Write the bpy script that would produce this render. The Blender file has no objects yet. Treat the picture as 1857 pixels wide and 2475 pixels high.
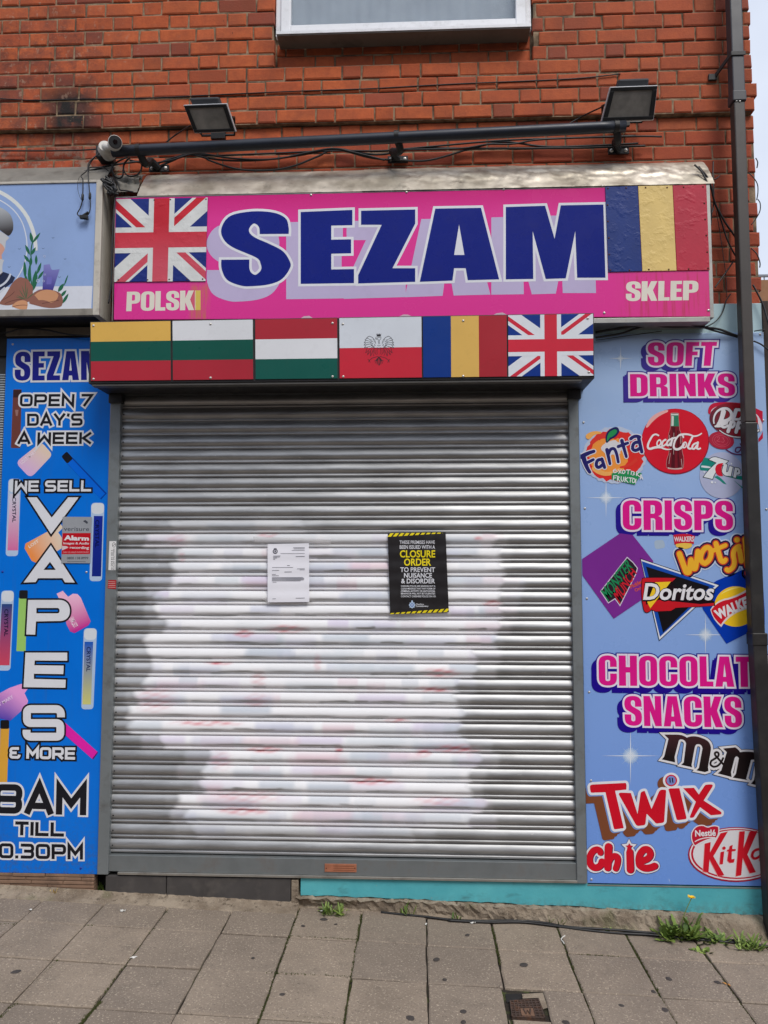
import bpy, math, random, re
import numpy as np
from mathutils import Vector, Matrix
from mathutils.geometry import delaunay_2d_cdt as cdt
R = math.radians
SC = bpy.context.scene
COL = SC.collection
random.seed(7)

# ------------------------------------------------------------------ camera
FPX, PW, PH = 1859.0, 1857.0, 2475.0            # focal length and photo size in photo pixels
CAM = np.array([0.0, -4.0, 1.65])
PITCH, YAW, ROLL = R(-4.34), R(2.566), R(0.042)
def cam_axes(p, y, r):
    cp, sp, cy, sy, cr, sr = math.cos(p), math.sin(p), math.cos(y), math.sin(y), math.cos(r), math.sin(r)
    B = np.array([[1, 0, 0], [0, 0, -1], [0, 1, 0]], float)
    Ry = np.array([[cy, 0, sy], [0, 1, 0], [-sy, 0, cy]])
    Rx = np.array([[1, 0, 0], [0, cp, -sp], [0, sp, cp]])
    Rz = np.array([[cr, -sr, 0], [sr, cr, 0], [0, 0, 1]])
    return Rz @ Rx @ Ry @ B
AX = cam_axes(PITCH, YAW, ROLL)
cd = bpy.data.cameras.new('camera')
cam = bpy.data.objects.new('camera', cd)
COL.objects.link(cam)
mw = Matrix.Identity(4)
for i in range(3):
    mw[i][0], mw[i][1], mw[i][2], mw[i][3] = AX[0][i], -AX[1][i], -AX[2][i], CAM[i]
cam.matrix_world = mw
cd.sensor_fit = 'HORIZONTAL'
cd.sensor_width = 36.0
cd.lens = 36.0 * FPX / PW
cd.clip_start, cd.clip_end = 0.05, 500
SC.camera = cam

# ------------------------------------------------------------------ light
SUN_EL, SUN_AZ = R(52), R(152)                  # azimuth clockwise from +y; the sun is high behind the camera, to its right
SC.world = bpy.data.worlds.new('World')
SC.world.use_nodes = True
wn, wl = SC.world.node_tree.nodes, SC.world.node_tree.links
wn.clear()
wo = wn.new('ShaderNodeOutputWorld'); bg = wn.new('ShaderNodeBackground')
sky = wn.new('ShaderNodeTexSky'); sky.sky_type = 'NISHITA'; sky.sun_disc = False
sky.sun_elevation, sky.sun_rotation = SUN_EL, SUN_AZ
sky.dust_density = 2.0
tc = wn.new('ShaderNodeTexCoord')
cn = wn.new('ShaderNodeTexNoise'); cn.inputs['Scale'].default_value = 2.2; cn.inputs['Detail'].default_value = 6
cr_ = wn.new('ShaderNodeMapRange'); cr_.inputs[1].default_value = .35; cr_.inputs[2].default_value = .65
cr_.inputs[3].default_value = .55; cr_.inputs[4].default_value = .9
mx = wn.new('ShaderNodeMix'); mx.data_type = 'RGBA'
mx.inputs['B'].default_value = (7.0, 7.5, 8.6, 1)
wl.new(tc.outputs['Generated'], cn.inputs['Vector']); wl.new(cn.outputs['Fac'], cr_.inputs[0])
wl.new(cr_.outputs[0], mx.inputs['Factor']); wl.new(sky.outputs[0], mx.inputs['A'])
wl.new(mx.outputs['Result'], bg.inputs['Color']); wl.new(bg.outputs[0], wo.inputs['Surface'])
bg.inputs['Strength'].default_value = 0.1
sd = bpy.data.lights.new('sun', 'SUN'); sd.energy = 1.7; sd.angle = R(24); sd.color = (1, .95, .88)
sun = bpy.data.objects.new('sun', sd); COL.objects.link(sun)
sdir = Vector((math.sin(SUN_AZ) * math.cos(SUN_EL), math.cos(SUN_AZ) * math.cos(SUN_EL), math.sin(SUN_EL)))
sun.rotation_euler = sdir.to_track_quat('Z', 'Y').to_euler()
sun.location = sdir * 20
SC.view_settings.view_transform = 'Standard'
SC.view_settings.look = 'None'
SC.view_settings.gamma = 1
SC.view_settings.exposure = 0.36

# ------------------------------------------------------------------ photo pixel -> point on a plane of the place
def ray(px, py):
    return AX.T @ np.array([(px - PW / 2) / FPX, (py - PH / 2) / FPX, 1.0])
def P(px, py, y=0.0):
    d = ray(px, py); t = (y - CAM[1]) / d[1]
    return Vector(CAM + d * t)
GC, GA = -0.068, -0.035                          # the pavement falls to the right
def gz(x, y=0): return GC + GA * x
def G(px, py, h=0.0):
    d = ray(px, py); t = (GC + h + GA * CAM[0] - CAM[2]) / (d[2] - GA * d[0])
    return Vector(CAM + d * t)

# ------------------------------------------------------------------ materials
def lin(c):
    return tuple((v / 255 / 12.92 if v / 255 <= .04045 else ((v / 255 + .055) / 1.055) ** 2.4) for v in c)
MATS = {}
class NT:
    def __init__(s, name):
        s.m = bpy.data.materials.new(name); s.m.use_nodes = True
        s.n, s.l = s.m.node_tree.nodes, s.m.node_tree.links
        s.b = s.n['Principled BSDF']; s.out = s.n['Material Output']
        s.geo = s.n.new('ShaderNodeNewGeometry')
    def noise(s, scale, detail=4, rough=.55, stretch=None, dist=0):
        t = s.n.new('ShaderNodeTexNoise')
        t.inputs['Scale'].default_value = scale; t.inputs['Detail'].default_value = detail
        t.inputs['Roughness'].default_value = rough; t.inputs['Distortion'].default_value = dist
        if stretch:
            mp = s.n.new('ShaderNodeMapping'); mp.inputs['Scale'].default_value = stretch
            s.l.new(s.geo.outputs['Position'], mp.inputs['Vector']); s.l.new(mp.outputs[0], t.inputs['Vector'])
        else: s.l.new(s.geo.outputs['Position'], t.inputs['Vector'])
        return t.outputs['Fac']
    def rng(s, v, a, b, c=0.0, d=1.0):
        t = s.n.new('ShaderNodeMapRange'); s.l.new(v, t.inputs[0])
        for i, x in enumerate((a, b, c, d)): t.inputs[i + 1].default_value = x
        return t.outputs[0]
    def math(s, op, a, b=None):
        t = s.n.new('ShaderNodeMath'); t.operation = op
        for i, x in enumerate((a, b)):
            if x is None: continue
            if isinstance(x, (int, float)): t.inputs[i].default_value = x
            else: s.l.new(x, t.inputs[i])
        return t.outputs[0]
    def mix(s, f, a, b, blend='MIX'):
        t = s.n.new('ShaderNodeMix'); t.data_type = 'RGBA'; t.blend_type = blend
        for k, x in (('Factor', f), ('A', a), ('B', b)):
            if isinstance(x, (int, float)): t.inputs[k].default_value = x
            elif isinstance(x, tuple): t.inputs[k].default_value = (*x[:3], 1)
            else: s.l.new(x, t.inputs[k])
        return t.outputs['Result']
    def attr(s, name, alpha=False):
        t = s.n.new('ShaderNodeAttribute'); t.attribute_name = name
        return (t.outputs['Color'], t.outputs['Alpha']) if alpha else t.outputs['Color']
    def sep(s):
        t = s.n.new('ShaderNodeSeparateXYZ'); s.l.new(s.geo.outputs['Position'], t.inputs[0]); return t.outputs
    def col(s, v):
        if isinstance(v, tuple): s.b.inputs['Base Color'].default_value = (*v[:3], 1)
        else: s.l.new(v, s.b.inputs['Base Color'])
    def set(s, k, v):
        if isinstance(v, (int, float)): s.b.inputs[k].default_value = v
        else: s.l.new(v, s.b.inputs[k])
    def bump(s, h, strength=.3, dist=.004):
        t = s.n.new('ShaderNodeBump'); t.inputs['Strength'].default_value = strength; t.inputs['Distance'].default_value = dist
        s.l.new(h, t.inputs['Height']); s.l.new(t.outputs[0], s.b.inputs['Normal'])
def mat(name, rgb=(128, 128, 128), rough=.5, metal=0, var=.12, scale=9, spec=.5, bump=0, bscale=60, dirt=None):
    if name in MATS: return MATS[name]
    t = NT(name); c = lin(rgb)
    f = t.rng(t.noise(scale, 5), .3, .7)
    v = t.mix(f, tuple(x * (1 - var) for x in c), tuple(min(1, x * (1 + var * .6)) for x in c))
    if dirt:
        v = t.mix(t.math('MULTIPLY', t.rng(t.noise(dirt[1], 6, .65), .52, .75), dirt[2]), v, lin(dirt[0]))
    t.col(v); t.set('Metallic', metal); t.set('Specular IOR Level', spec)
    t.set('Roughness', t.rng(t.noise(scale * 2.3, 4), .3, .7, max(.03, rough - .07), min(1, rough + .07)))
    if bump: t.bump(t.noise(bscale, 5), bump, .003)
    MATS[name] = t.m
    return t.m
def vmat(name='print_gradient', rough=.4):
    if name in MATS: return MATS[name]
    t = NT(name); t.col(t.attr('Col')); t.set('Roughness', rough); t.set('Specular IOR Level', .28); MATS[name] = t.m
    return t.m
def ink(rgb, rough=.33):                          # printed vinyl in one colour, slightly faded and grimy
    k = 'ink_%d_%d_%d_%d' % (*rgb, int(rough * 100))
    return mat(k, rgb, rough, 0, .07, 3.5, .2, dirt=((60, 55, 50), 14, .10))

# ------------------------------------------------------------------ objects
ORG = {}
def tag(o, label=None, cat=None, group=None, kind=None):
    for k, v in (('label', label), ('category', cat), ('group', group), ('kind', kind)):
        if v: o[k] = v
    return o
def thing(name, loc, label, cat, group=None):
    o = bpy.data.objects.new(name, None); COL.objects.link(o); o.location = loc; o.empty_display_size = .05
    ORG[o.name] = Vector(loc)
    return tag(o, label, cat, group)
def link(name, me, parent=None, m=None, origin=None):
    o = bpy.data.objects.new(name, me); COL.objects.link(o)
    if parent is not None:
        o.parent = parent; org = ORG[parent.name]
    else:
        org = Vector(origin) if origin is not None else Vector((0, 0, 0)); o.location = org
    ORG[o.name] = org
    me.transform(Matrix.Translation(-org))
    if m: me.materials.append(m)
    return o
class MB:
    def __init__(s): s.v, s.f, s.c = [], [], []
    def add(s, vs, fs):
        n = len(s.v); s.v += [tuple(v) for v in vs]; s.f += [tuple(i + n for i in f) for f in fs]
    def hexa(s, a, b):                            # two quads, a = front, b = back, same order
        s.add(list(a) + list(b), [(0, 1, 2, 3), (7, 6, 5, 4), (4, 5, 1, 0), (5, 6, 2, 1), (6, 7, 3, 2), (7, 4, 0, 3)])
    def box(s, x0, x1, y0, y1, z0, z1):
        s.hexa([(x0, y0, z0), (x1, y0, z0), (x1, y0, z1), (x0, y0, z1)], [(x0, y1, z0), (x1, y1, z0), (x1, y1, z1), (x0, y1, z1)])
    def tube(s, pts, r, n=8, cap=True):
        pts = [Vector(p) for p in pts]; rings = []
        up = None
        for i, p in enumerate(pts):
            t = (pts[min(i + 1, len(pts) - 1)] - pts[max(i - 1, 0)])
            t = t.normalized() if t.length > 1e-9 else Vector((0, 0, 1))
            if up is None: up = t.orthogonal().normalized()
            up = (up - t * up.dot(t)); up = up.normalized() if up.length > 1e-6 else t.orthogonal().normalized()
            w = t.cross(up); rr = r[i] if isinstance(r, (list, tuple)) else r
            rings.append([p + (up * math.cos(a) + w * math.sin(a)) * rr for a in [2 * math.pi * k / n for k in range(n)]])
        vs = [v for q in rings for v in q]; fs = []
        for i in range(len(pts) - 1):
            for k in range(n): fs.append((i * n + k, i * n + (k + 1) % n, (i + 1) * n + (k + 1) % n, (i + 1) * n + k))
        if cap: fs += [tuple(range(n))[::-1], tuple((len(pts) - 1) * n + k for k in range(n))]
        s.add(vs, fs)
    def cyl(s, a, b, r0, r1=None, n=24): s.tube([a, b], [r0, r0 if r1 is None else r1], n)
    def dome(s, c, nrm, r, h, n=14, m=5):          # flattened half ball
        nrm = Vector(nrm).normalized(); u = nrm.orthogonal().normalized(); w = nrm.cross(u); c = Vector(c)
        vs, fs = [], []
        for j in range(m):
            a = math.pi / 2 * j / m
            for k in range(n):
                q = 2 * math.pi * k / n
                vs.append(c + (u * math.cos(q) + w * math.sin(q)) * r * math.cos(a) + nrm * h * math.sin(a))
        vs.append(c + nrm * h)
        for j in range(m - 1):
            for k in range(n): fs.append((j * n + k, j * n + (k + 1) % n, (j + 1) * n + (k + 1) % n, (j + 1) * n + k))
        for k in range(n): fs.append(((m - 1) * n + k, (m - 1) * n + (k + 1) % n, m * n))
        s.add(vs, fs)
    def build(s, name, m=None, parent=None, smooth=False, bevel=0, origin=None, fixn=False):
        me = bpy.data.meshes.new(name); me.from_pydata(s.v, [], s.f); me.validate(); me.update()
        if fixn or bevel:
            import bmesh
            b = bmesh.new(); b.from_mesh(me); bmesh.ops.recalc_face_normals(b, faces=b.faces); b.to_mesh(me); b.free()
        if smooth: me.polygons.foreach_set('use_smooth', [True] * len(me.polygons))
        o = link(name, me, parent, m, origin)
        if bevel:
            q = o.modifiers.new('bevel', 'BEVEL'); q.width = bevel; q.segments = 2; q.limit_method = 'ANGLE'
        return o

# ------------------------------------------------------------------ flat art: shapes in the photo's pixels laid on a real panel
def area(p): return sum(p[i][0] * p[(i + 1) % len(p)][1] - p[(i + 1) % len(p)][0] * p[i][1] for i in range(len(p))) / 2
def path(s, T=None, n=7):
    """svg-like path (M L H V Q C Z, absolute) -> list of (points, closed)"""
    tk = re.findall(r'[A-Za-z]|-?\d*\.?\d+', s); i = 0; loops = []; cur = None; cmd = None
    def num():
        nonlocal i
        v = float(tk[i]); i += 1; return v
    while i < len(tk):
        if tk[i].isalpha(): cmd = tk[i]; i += 1
        if cmd == 'Z':
            loops[-1] = (loops[-1][0], True); cmd = None; continue
        if cmd == 'M':
            loops.append(([], False)); loops[-1][0].append((num(), num())); cmd = 'L'; continue
        q = loops[-1][0]; x0, y0 = q[-1]
        if cmd == 'L': q.append((num(), num()))
        elif cmd == 'H': q.append((num(), y0))
        elif cmd == 'V': q.append((x0, num()))
        elif cmd == 'Q':
            a, b, c, d = num(), num(), num(), num()
            for k in range(1, n + 1):
                t = k / n; q.append(((1 - t) ** 2 * x0 + 2 * t * (1 - t) * a + t * t * c, (1 - t) ** 2 * y0 + 2 * t * (1 - t) * b + t * t * d))
        elif cmd == 'C':
            a, b, c, d, e, f = [num() for _ in range(6)]
            for k in range(1, n + 3):
                t = k / (n + 2); u = 1 - t
                q.append((u ** 3 * x0 + 3 * u * u * t * a + 3 * u * t * t * c + t ** 3 * e, u ** 3 * y0 + 3 * u * u * t * b + 3 * u * t * t * d + t ** 3 * f))
    if T: loops = [([T(x, y) for x, y in q], c) for q, c in loops]
    return loops
def Zm(ox, oy, s): return lambda x, y: (ox + x / s, oy + y / s)
def clean(p, e=1e-3):
    q = []
    for v in p:
        if not q or abs(v[0] - q[-1][0]) + abs(v[1] - q[-1][1]) > e: q.append(v)
    while len(q) > 1 and abs(q[0][0] - q[-1][0]) + abs(q[0][1] - q[-1][1]) <= e: q.pop()
    return q
def shape(s, T=None, n=7):
    """closed loops; those inside the first are its holes"""
    l = [q for q, c in path(s, T, n)]
    return [(l[0], l[1:])]
def poly(*p): return [(list(p), [])]
def ell(cx, cy, rx, ry, rot=0, n=40, a0=0, a1=360):
    c, s = math.cos(R(rot)), math.sin(R(rot)); out = []
    m = n if a1 - a0 >= 360 else n + 1
    for k in range(m):
        a = R(a0 + (a1 - a0) * k / n); x, y = rx * math.cos(a), ry * math.sin(a)
        out.append((cx + x * c - y * s, cy + x * s + y * c))
    return out
GROW = [0.0]                                     # widens every brush stroke, for the edges round brushed lettering
def grow(fn, d):
    GROW[0] = 2 * d; r = fn(); GROW[0] = 0.0; return r
def disc(cx, cy, rx, ry, *a, **k): return [(ell(cx, cy, rx + GROW[0] / 2, ry + GROW[0] / 2, *a, **k), [])]
def seg_join(p, n1, n2, h, lim=3.5):
    out = []
    for sg in (1, -1):
        a = (p[0] + n1[0] * h * sg, p[1] + n1[1] * h * sg); b = (p[0] + n2[0] * h * sg, p[1] + n2[1] * h * sg)
        mx_, my_ = n1[0] + n2[0], n1[1] + n2[1]; L = math.hypot(mx_, my_)
        if L < 1e-6: continue
        k = 2 / (L * L)                            # miter tip = p + (n1+n2) * h * k
        if 1 / (L / 2) < lim: out.append([p, a, (p[0] + mx_ * h * k * sg, p[1] + my_ * h * k * sg), b])
        else: out.append([p, a, b])
    return out
def stroke(pts, w, closed=False, cap='butt', ext=0.0, join='miter'):
    pts = clean(pts); h = w / 2; n = len(pts); segs = []; out = []
    if n < 2: return []
    for i in range(n if closed else n - 1):
        a, b = pts[i], pts[(i + 1) % n]; L = math.hypot(b[0] - a[0], b[1] - a[1])
        segs.append((a, b, (-(b[1] - a[1]) / L, (b[0] - a[0]) / L), ((b[0] - a[0]) / L, (b[1] - a[1]) / L)))
    for i, (a, b, nn, d) in enumerate(segs):
        if not closed and ext:
            if i == 0: a = (a[0] - d[0] * ext, a[1] - d[1] * ext)
            if i == len(segs) - 1: b = (b[0] + d[0] * ext, b[1] + d[1] * ext)
        out.append([(a[0] + nn[0] * h, a[1] + nn[1] * h), (b[0] + nn[0] * h, b[1] + nn[1] * h), (b[0] - nn[0] * h, b[1] - nn[1] * h), (a[0] - nn[0] * h, a[1] - nn[1] * h)])
    for i in range(len(segs) if closed else len(segs) - 1):
        s1, s2 = segs[i], segs[(i + 1) % len(segs)]
        if join == 'round' : out.append(ell(s1[1][0], s1[1][1], h, h, n=14))
        elif s1[3][0] * s2[3][0] + s1[3][1] * s2[3][1] < .9999: out += seg_join(s1[1], s1[2], s2[2], h)
    if cap == 'round' and not closed:
        out += [ell(*pts[0], h, h, n=16), ell(*pts[-1], h, h, n=16)]
    return [(p, []) for p in out]
def outline(polys, d, join='miter'):
    out = list(polys)
    for o, hs in polys:
        for l in [o] + hs: out += stroke(l, 2 * d, True, join=join)
    return out
def shift(polys, dx, dy):
    f = lambda l: [(x + dx, y + dy) for x, y in l]
    return [(f(o), [f(h) for h in hs]) for o, hs in polys]
def pip(l, x, y):
    r = np.zeros(len(x), bool); n = len(l)
    for i in range(n):
        x0, y0 = l[i]; x1, y1 = l[(i + 1) % n]
        if y0 == y1: continue
        k = (y0 > y) != (y1 > y)
        r ^= k & (x < (x1 - x0) * (y - y0) / (y1 - y0) + x0)
    return r
def fill(polys, clip=None):
    """triangulate the union of the shapes (minus their holes), cut to clip"""
    vs, es, loops = [], [], []
    def put(l):
        l = clean(l)
        if len(l) < 3 or abs(area(l)) < 1e-3: return None
        n = len(vs); vs.extend(l); es.extend((n + i, n + (i + 1) % len(l)) for i in range(len(l))); return l
    for o, hs in polys:
        q = put(o)
        if q: loops.append((q, [h for h in (put(h) for h in hs) if h]))
    if clip: clip = put(clip)
    if not loops: return [], []
    r = cdt([Vector(v) for v in vs], es, [], 0, 1e-3)
    V = np.array([tuple(v) for v in r[0]]); F = np.array(r[2])
    C_ = V[F].mean(1); keep = np.zeros(len(F), bool)
    for o, hs in loops:
        oa = np.array(o); lo, hi = oa.min(0), oa.max(0)
        idx = np.nonzero((C_[:, 0] >= lo[0]) & (C_[:, 0] <= hi[0]) & (C_[:, 1] >= lo[1]) & (C_[:, 1] <= hi[1]) & ~keep)[0]
        if not len(idx): continue
        x, y = C_[idx, 0], C_[idx, 1]; m = pip(o, x, y)
        for h in hs: m &= ~pip(h, x, y)
        keep[idx[m]] = True
    if clip: keep &= pip(clip, C_[:, 0], C_[:, 1])
    return [tuple(v) for v in V.tolist()], [tuple(f) for f in F[keep].tolist()]
LAY = 0.00022
def art(name, polys, m, y, parent, clip=None, grad=None, warp=None, ground=False):
    """one printed layer: polys in photo pixels laid on the plane y"""
    v2, fs = fill(polys, clip)
    if not fs: return None
    used = sorted({i for f in fs for i in f}); mp = {i: k for k, i in enumerate(used)}
    vs = [P(v2[i][0], v2[i][1], y) for i in used]
    if warp: vs = [warp(v) for v in vs]
    me = bpy.data.meshes.new(name)
    me.from_pydata([tuple(v) for v in vs], [], [tuple(mp[i] for i in f) for f in fs])
    if len(me.polygons) and me.polygons[0].normal.y > 0: me.flip_normals()
    if grad:
        (ax, ay), ca, (bx, by), cb = grad; ca, cb = lin(ca), lin(cb); dx, dy = bx - ax, by - ay; L = dx * dx + dy * dy
        at = me.color_attributes.new('Col', 'FLOAT_COLOR', 'POINT')
        for k, i in enumerate(used):
            t = min(1, max(0, ((v2[i][0] - ax) * dx + (v2[i][1] - ay) * dy) / L))
            at.data[k].color = (*[ca[j] + (cb[j] - ca[j]) * t for j in range(3)], 1)
        m = vmat()
    return link(name, me, parent, m)
def quadmap(q):
    (x0, y0), (x1, y1), (x2, y2), (x3, y3) = q     # TL TR BR BL
    return lambda u, v: ((1 - v) * ((1 - u) * x0 + u * x1) + v * ((1 - u) * x3 + u * x2), (1 - v) * ((1 - u) * y0 + u * y1) + v * ((1 - u) * y3 + u * y2))
# heavy condensed capitals, 100 high
HEAVY = {
 'A': (56, "M14 0 H42 L56 100 H35 L33 84 H23 L21 100 H0 Z M28 24 L32 67 H24 Z"),
 'C': (54, "M54 38 V26 Q54 0 27 0 Q0 0 0 26 V74 Q0 100 27 100 Q54 100 54 74 V60 H34 V78 Q34 85 27 85 Q20 85 20 78 V22 Q20 15 27 15 Q34 15 34 22 V38 Z"),
 'D': (54, "M0 0 H28 Q54 0 54 26 V74 Q54 100 28 100 H0 Z M21 16 H26 Q33 16 33 23 V77 Q33 84 26 84 H21 Z"),
 'E': (41, "M0 0 H40 V17 H21 V40 H38 V56 H21 V83 H41 V100 H0 Z"), 'F': (40, "M0 0 H40 V17 H21 V40 H37 V56 H21 V100 H0 Z"),
 'H': (54, "M0 0 H21 V38 H33 V0 H54 V100 H33 V56 H21 V100 H0 Z"), 'I': (21, "M0 0 H21 V100 H0 Z"),
 'K': (56, "M0 0 H21 V38 L33 0 H55 L40 46 L56 100 H34 L21 60 V100 H0 Z"), 'L': (40, "M0 0 H21 V83 H40 V100 H0 Z"),
 'M': (70, "M0 0 H27 L35 50 L43 0 H70 V100 H51 V38 L41 100 H29 L19 38 V100 H0 Z"), 'N': (53, "M0 0 H19 L34 48 V0 H53 V100 H34 L19 50 V100 H0 Z"),
 'O': (54, "M0 26 Q0 0 27 0 Q54 0 54 26 V74 Q54 100 27 100 Q0 100 0 74 Z M20 22 V78 Q20 85 27 85 Q34 85 34 78 V22 Q34 15 27 15 Q20 15 20 22 Z"),
 'P': (54, "M0 0 H30 Q54 0 54 24 V38 Q54 62 30 62 H21 V100 H0 Z M21 16 H27 Q33 16 33 22 V40 Q33 46 27 46 H21 Z"),
 'R': (55, "M0 0 H30 Q54 0 54 24 V34 Q54 50 42 53 Q55 56 55 68 V100 H34 V68 Q34 60 27 60 H21 V100 H0 Z M21 16 H27 Q33 16 33 22 V38 Q33 45 27 45 H21 Z"),
 'S': (52, "M52 36 V26 Q52 0 26 0 Q0 0 0 26 Q0 42 8 48 L26 60 Q32 64 32 72 V78 Q32 85 26 85 Q20 85 20 78 V62 H0 V74 Q0 100 26 100 Q52 100 52 74 V68 Q52 52 42 46 L26 36 Q20 32 20 26 V22 Q20 15 26 15 Q32 15 32 22 V36 Z"),
 'T': (48, "M0 0 H48 V17 H35 V100 H13 V17 H0 Z"), 'U': (54, "M0 0 H20 V78 Q20 85 27 85 Q34 85 34 78 V0 H54 V74 Q54 100 27 100 Q0 100 0 74 Z"),
 'W': (78, "M0 0 H20 L26 60 L32 0 H46 L52 60 L58 0 H78 L64 100 H45 L39 50 L33 100 H14 Z"), 'Z': (44, "M1 0 H44 V18 L22 83 H44 V100 H0 V82 L22 17 H1 Z"),
}
def heavy(word, q, gap=5):
    f = quadmap(q); tot = sum(HEAVY[c][0] if c != ' ' else 20 for c in word) + gap * (len(word) - 1); x = 0; out = []
    for c in word:
        if c != ' ':
            w, s = HEAVY[c]
            out += shape(s, lambda a, b, x=x: f((a + x) / tot, b / 100)); x += w + gap
        else: x += 20 + gap
    return out
# wide techno capitals drawn as strokes, 100 high, stroke 20
WIDE = {
 'O': (110, ["M10 32 Q10 10 32 10 H78 Q100 10 100 32 V68 Q100 90 78 90 H32 Q10 90 10 68 Z"]), 'P': (110, ["M10 100 V10 H78 Q100 10 100 30 V38 Q100 58 78 58 H20"]),
 'E': (100, ["M100 10 H10 V90 H100", "M20 50 H94"]), 'N': (108, ["M10 100 V6 L98 94 V0"]), '7': (104, ["M0 10 H90 L26 100"]),
 'D': (108, ["M10 10 H70 Q98 10 98 36 V64 Q98 90 70 90 H10 Z"]), 'A': (112, ["M6 100 L56 2 L106 100", "M30 72 H82"]), 'Y': (110, ["M6 0 L55 56 L104 0", "M55 52 V100"]),
 "'": (24, ["M14 0 L8 26"]), 'S': (108, ["M100 10 H32 Q10 10 10 30 Q10 50 32 50 H76 Q98 50 98 70 Q98 90 76 90 H6"]),
 'W': (116, ["M10 0 V92 L58 34 L106 92 V0"]), 'K': (106, ["M10 0 V100", "M100 4 L34 50 L100 96"]), 'L': (98, ["M10 0 V90 H98"]), 'V': (116, ["M8 0 L58 92 L108 0"]),
 'M': (118, ["M10 100 V8 L59 62 L108 8 V100"]), 'T': (100, ["M0 10 H100", "M50 20 V100"]), 'I': (20, ["M10 0 V100"]),
 'R': (112, ["M10 100 V10 H78 Q100 10 100 30 V38 Q100 58 78 58 H20", "M60 62 L104 96"]),
 '8': (110, ["M10 32 Q10 10 32 10 H78 Q100 10 100 30 Q100 50 86 50 Q100 52 100 70 Q100 90 78 90 H32 Q10 90 10 70 Q10 52 24 50 Q10 50 10 32 Z", "M24 50 H86"]),
 '3': (108, ["M4 10 H76 Q98 10 98 30 Q98 50 76 50 H30", "M76 50 Q98 50 98 70 Q98 90 76 90 H4"]), '1': (50, ["M4 22 L36 8 V100"]), '.': (24, ["M12 80 V100"]),
 '&': (110, ["M92 10 H32 Q10 10 10 30 Q10 50 32 50 H70", "M32 50 Q10 50 10 70 Q10 90 32 90 H76 Q96 90 96 66"]),
}
WIDE['0'] = WIDE['O']
def wide(word, q, w, ext=0.0, gap=16):
    f = quadmap(q); tot = sum(WIDE[c][0] if c != ' ' else 30 for c in word) + gap * (len(word) - 1); x = 0; out = []
    for c in word:
        if c == ' ': x += 30 + gap; continue
        cw, ss = WIDE[c]
        for s in ss:
            for pts, cl in path(s, lambda a, b, x=x: f((a + x) / tot, b / 100)): out += stroke(pts, w, cl, ext=ext)
        x += cw + gap
    return out
def small(name, words, q, m, y, parent, bold=.02, warp=None, shear=0):
    """small writing with the built-in font, fitted into the quad q (TL TR BR BL)"""
    c = bpy.data.curves.new('writing', 'FONT'); c.body = words; c.offset = bold; c.resolution_u = 3; c.shear = shear
    c.space_word = .9
    o = bpy.data.objects.new('writing', c); me0 = o.to_mesh()
    vs = [v.co.copy() for v in me0.vertices]; fs = [tuple(p.vertices) for p in me0.polygons]
    o.to_mesh_clear(); bpy.data.objects.remove(o); bpy.data.curves.remove(c)
    x0, x1 = min(v.x for v in vs), max(v.x for v in vs); y0, y1 = min(v.y for v in vs), max(v.y for v in vs)
    f = quadmap(q); me = bpy.data.meshes.new(name)
    out = [P(*f((v.x - x0) / (x1 - x0), (y1 - v.y) / (y1 - y0)), y) for v in vs]
    if warp: out = [warp(v) for v in out]
    me.from_pydata([tuple(v) for v in out], [], fs)
    return link(name, me, parent, m)
def rot_quad(cx, cy, w, h, a):
    c, s = math.cos(R(a)), math.sin(R(a))
    return [(cx + x * c - y * s, cy + x * s + y * c) for x, y in ((-w / 2, -h / 2), (w / 2, -h / 2), (w / 2, h / 2), (-w / 2, h / 2))]
def rrect(q, r=.2, n=5):
    """rounded quad"""
    out = []
    for i in range(4):
        p, a, b = Vector(q[i]), Vector(q[i - 1]), Vector(q[(i + 1) % 4]); L = min((a - p).length, (b - p).length) * r
        s, e = p + (a - p).normalized() * L, p + (b - p).normalized() * L
        for k in range(n + 1):
            t = k / n; v = s * (1 - t) ** 2 + p * 2 * t * (1 - t) + e * t * t; out.append((v.x, v.y))
    return [(out, [])]
def smooth_pts(pts, n=6):
    pts = [Vector(p) for p in pts]; out = []
    for i in range(len(pts) - 1):
        a, b, c, d = pts[max(i - 1, 0)], pts[i], pts[i + 1], pts[min(i + 2, len(pts) - 1)]
        for k in range(n):
            t = k / n
            out.append(.5 * ((2 * b) + (c - a) * t + (2 * a - 5 * b + 4 * c - d) * t * t + (3 * b - a - 3 * c + d) * t ** 3))
    out.append(pts[-1])
    return out
def slab(name, q, y0, y1, m, parent=None, bevel=.0015, origin=None):
    """board whose front is the photo quad q (TL TR BR BL) on plane y0 and whose back is at y1"""
    b = MB(); f = [P(*p, y0) for p in q]; b.hexa([f[3], f[2], f[1], f[0]], [Vector((v.x, y1, v.z)) for v in (f[3], f[2], f[1], f[0])])
    return b.build(name, m, parent, bevel=bevel, origin=origin)
def screws(parent, pts, y, m, r=.0065, name='screw'):
    for px, py in pts:
        b = MB(); c = P(px, py, y); b.dome(c, (0, -1, 0), r, r * .6); b.build(name, m, parent, smooth=True)

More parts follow.
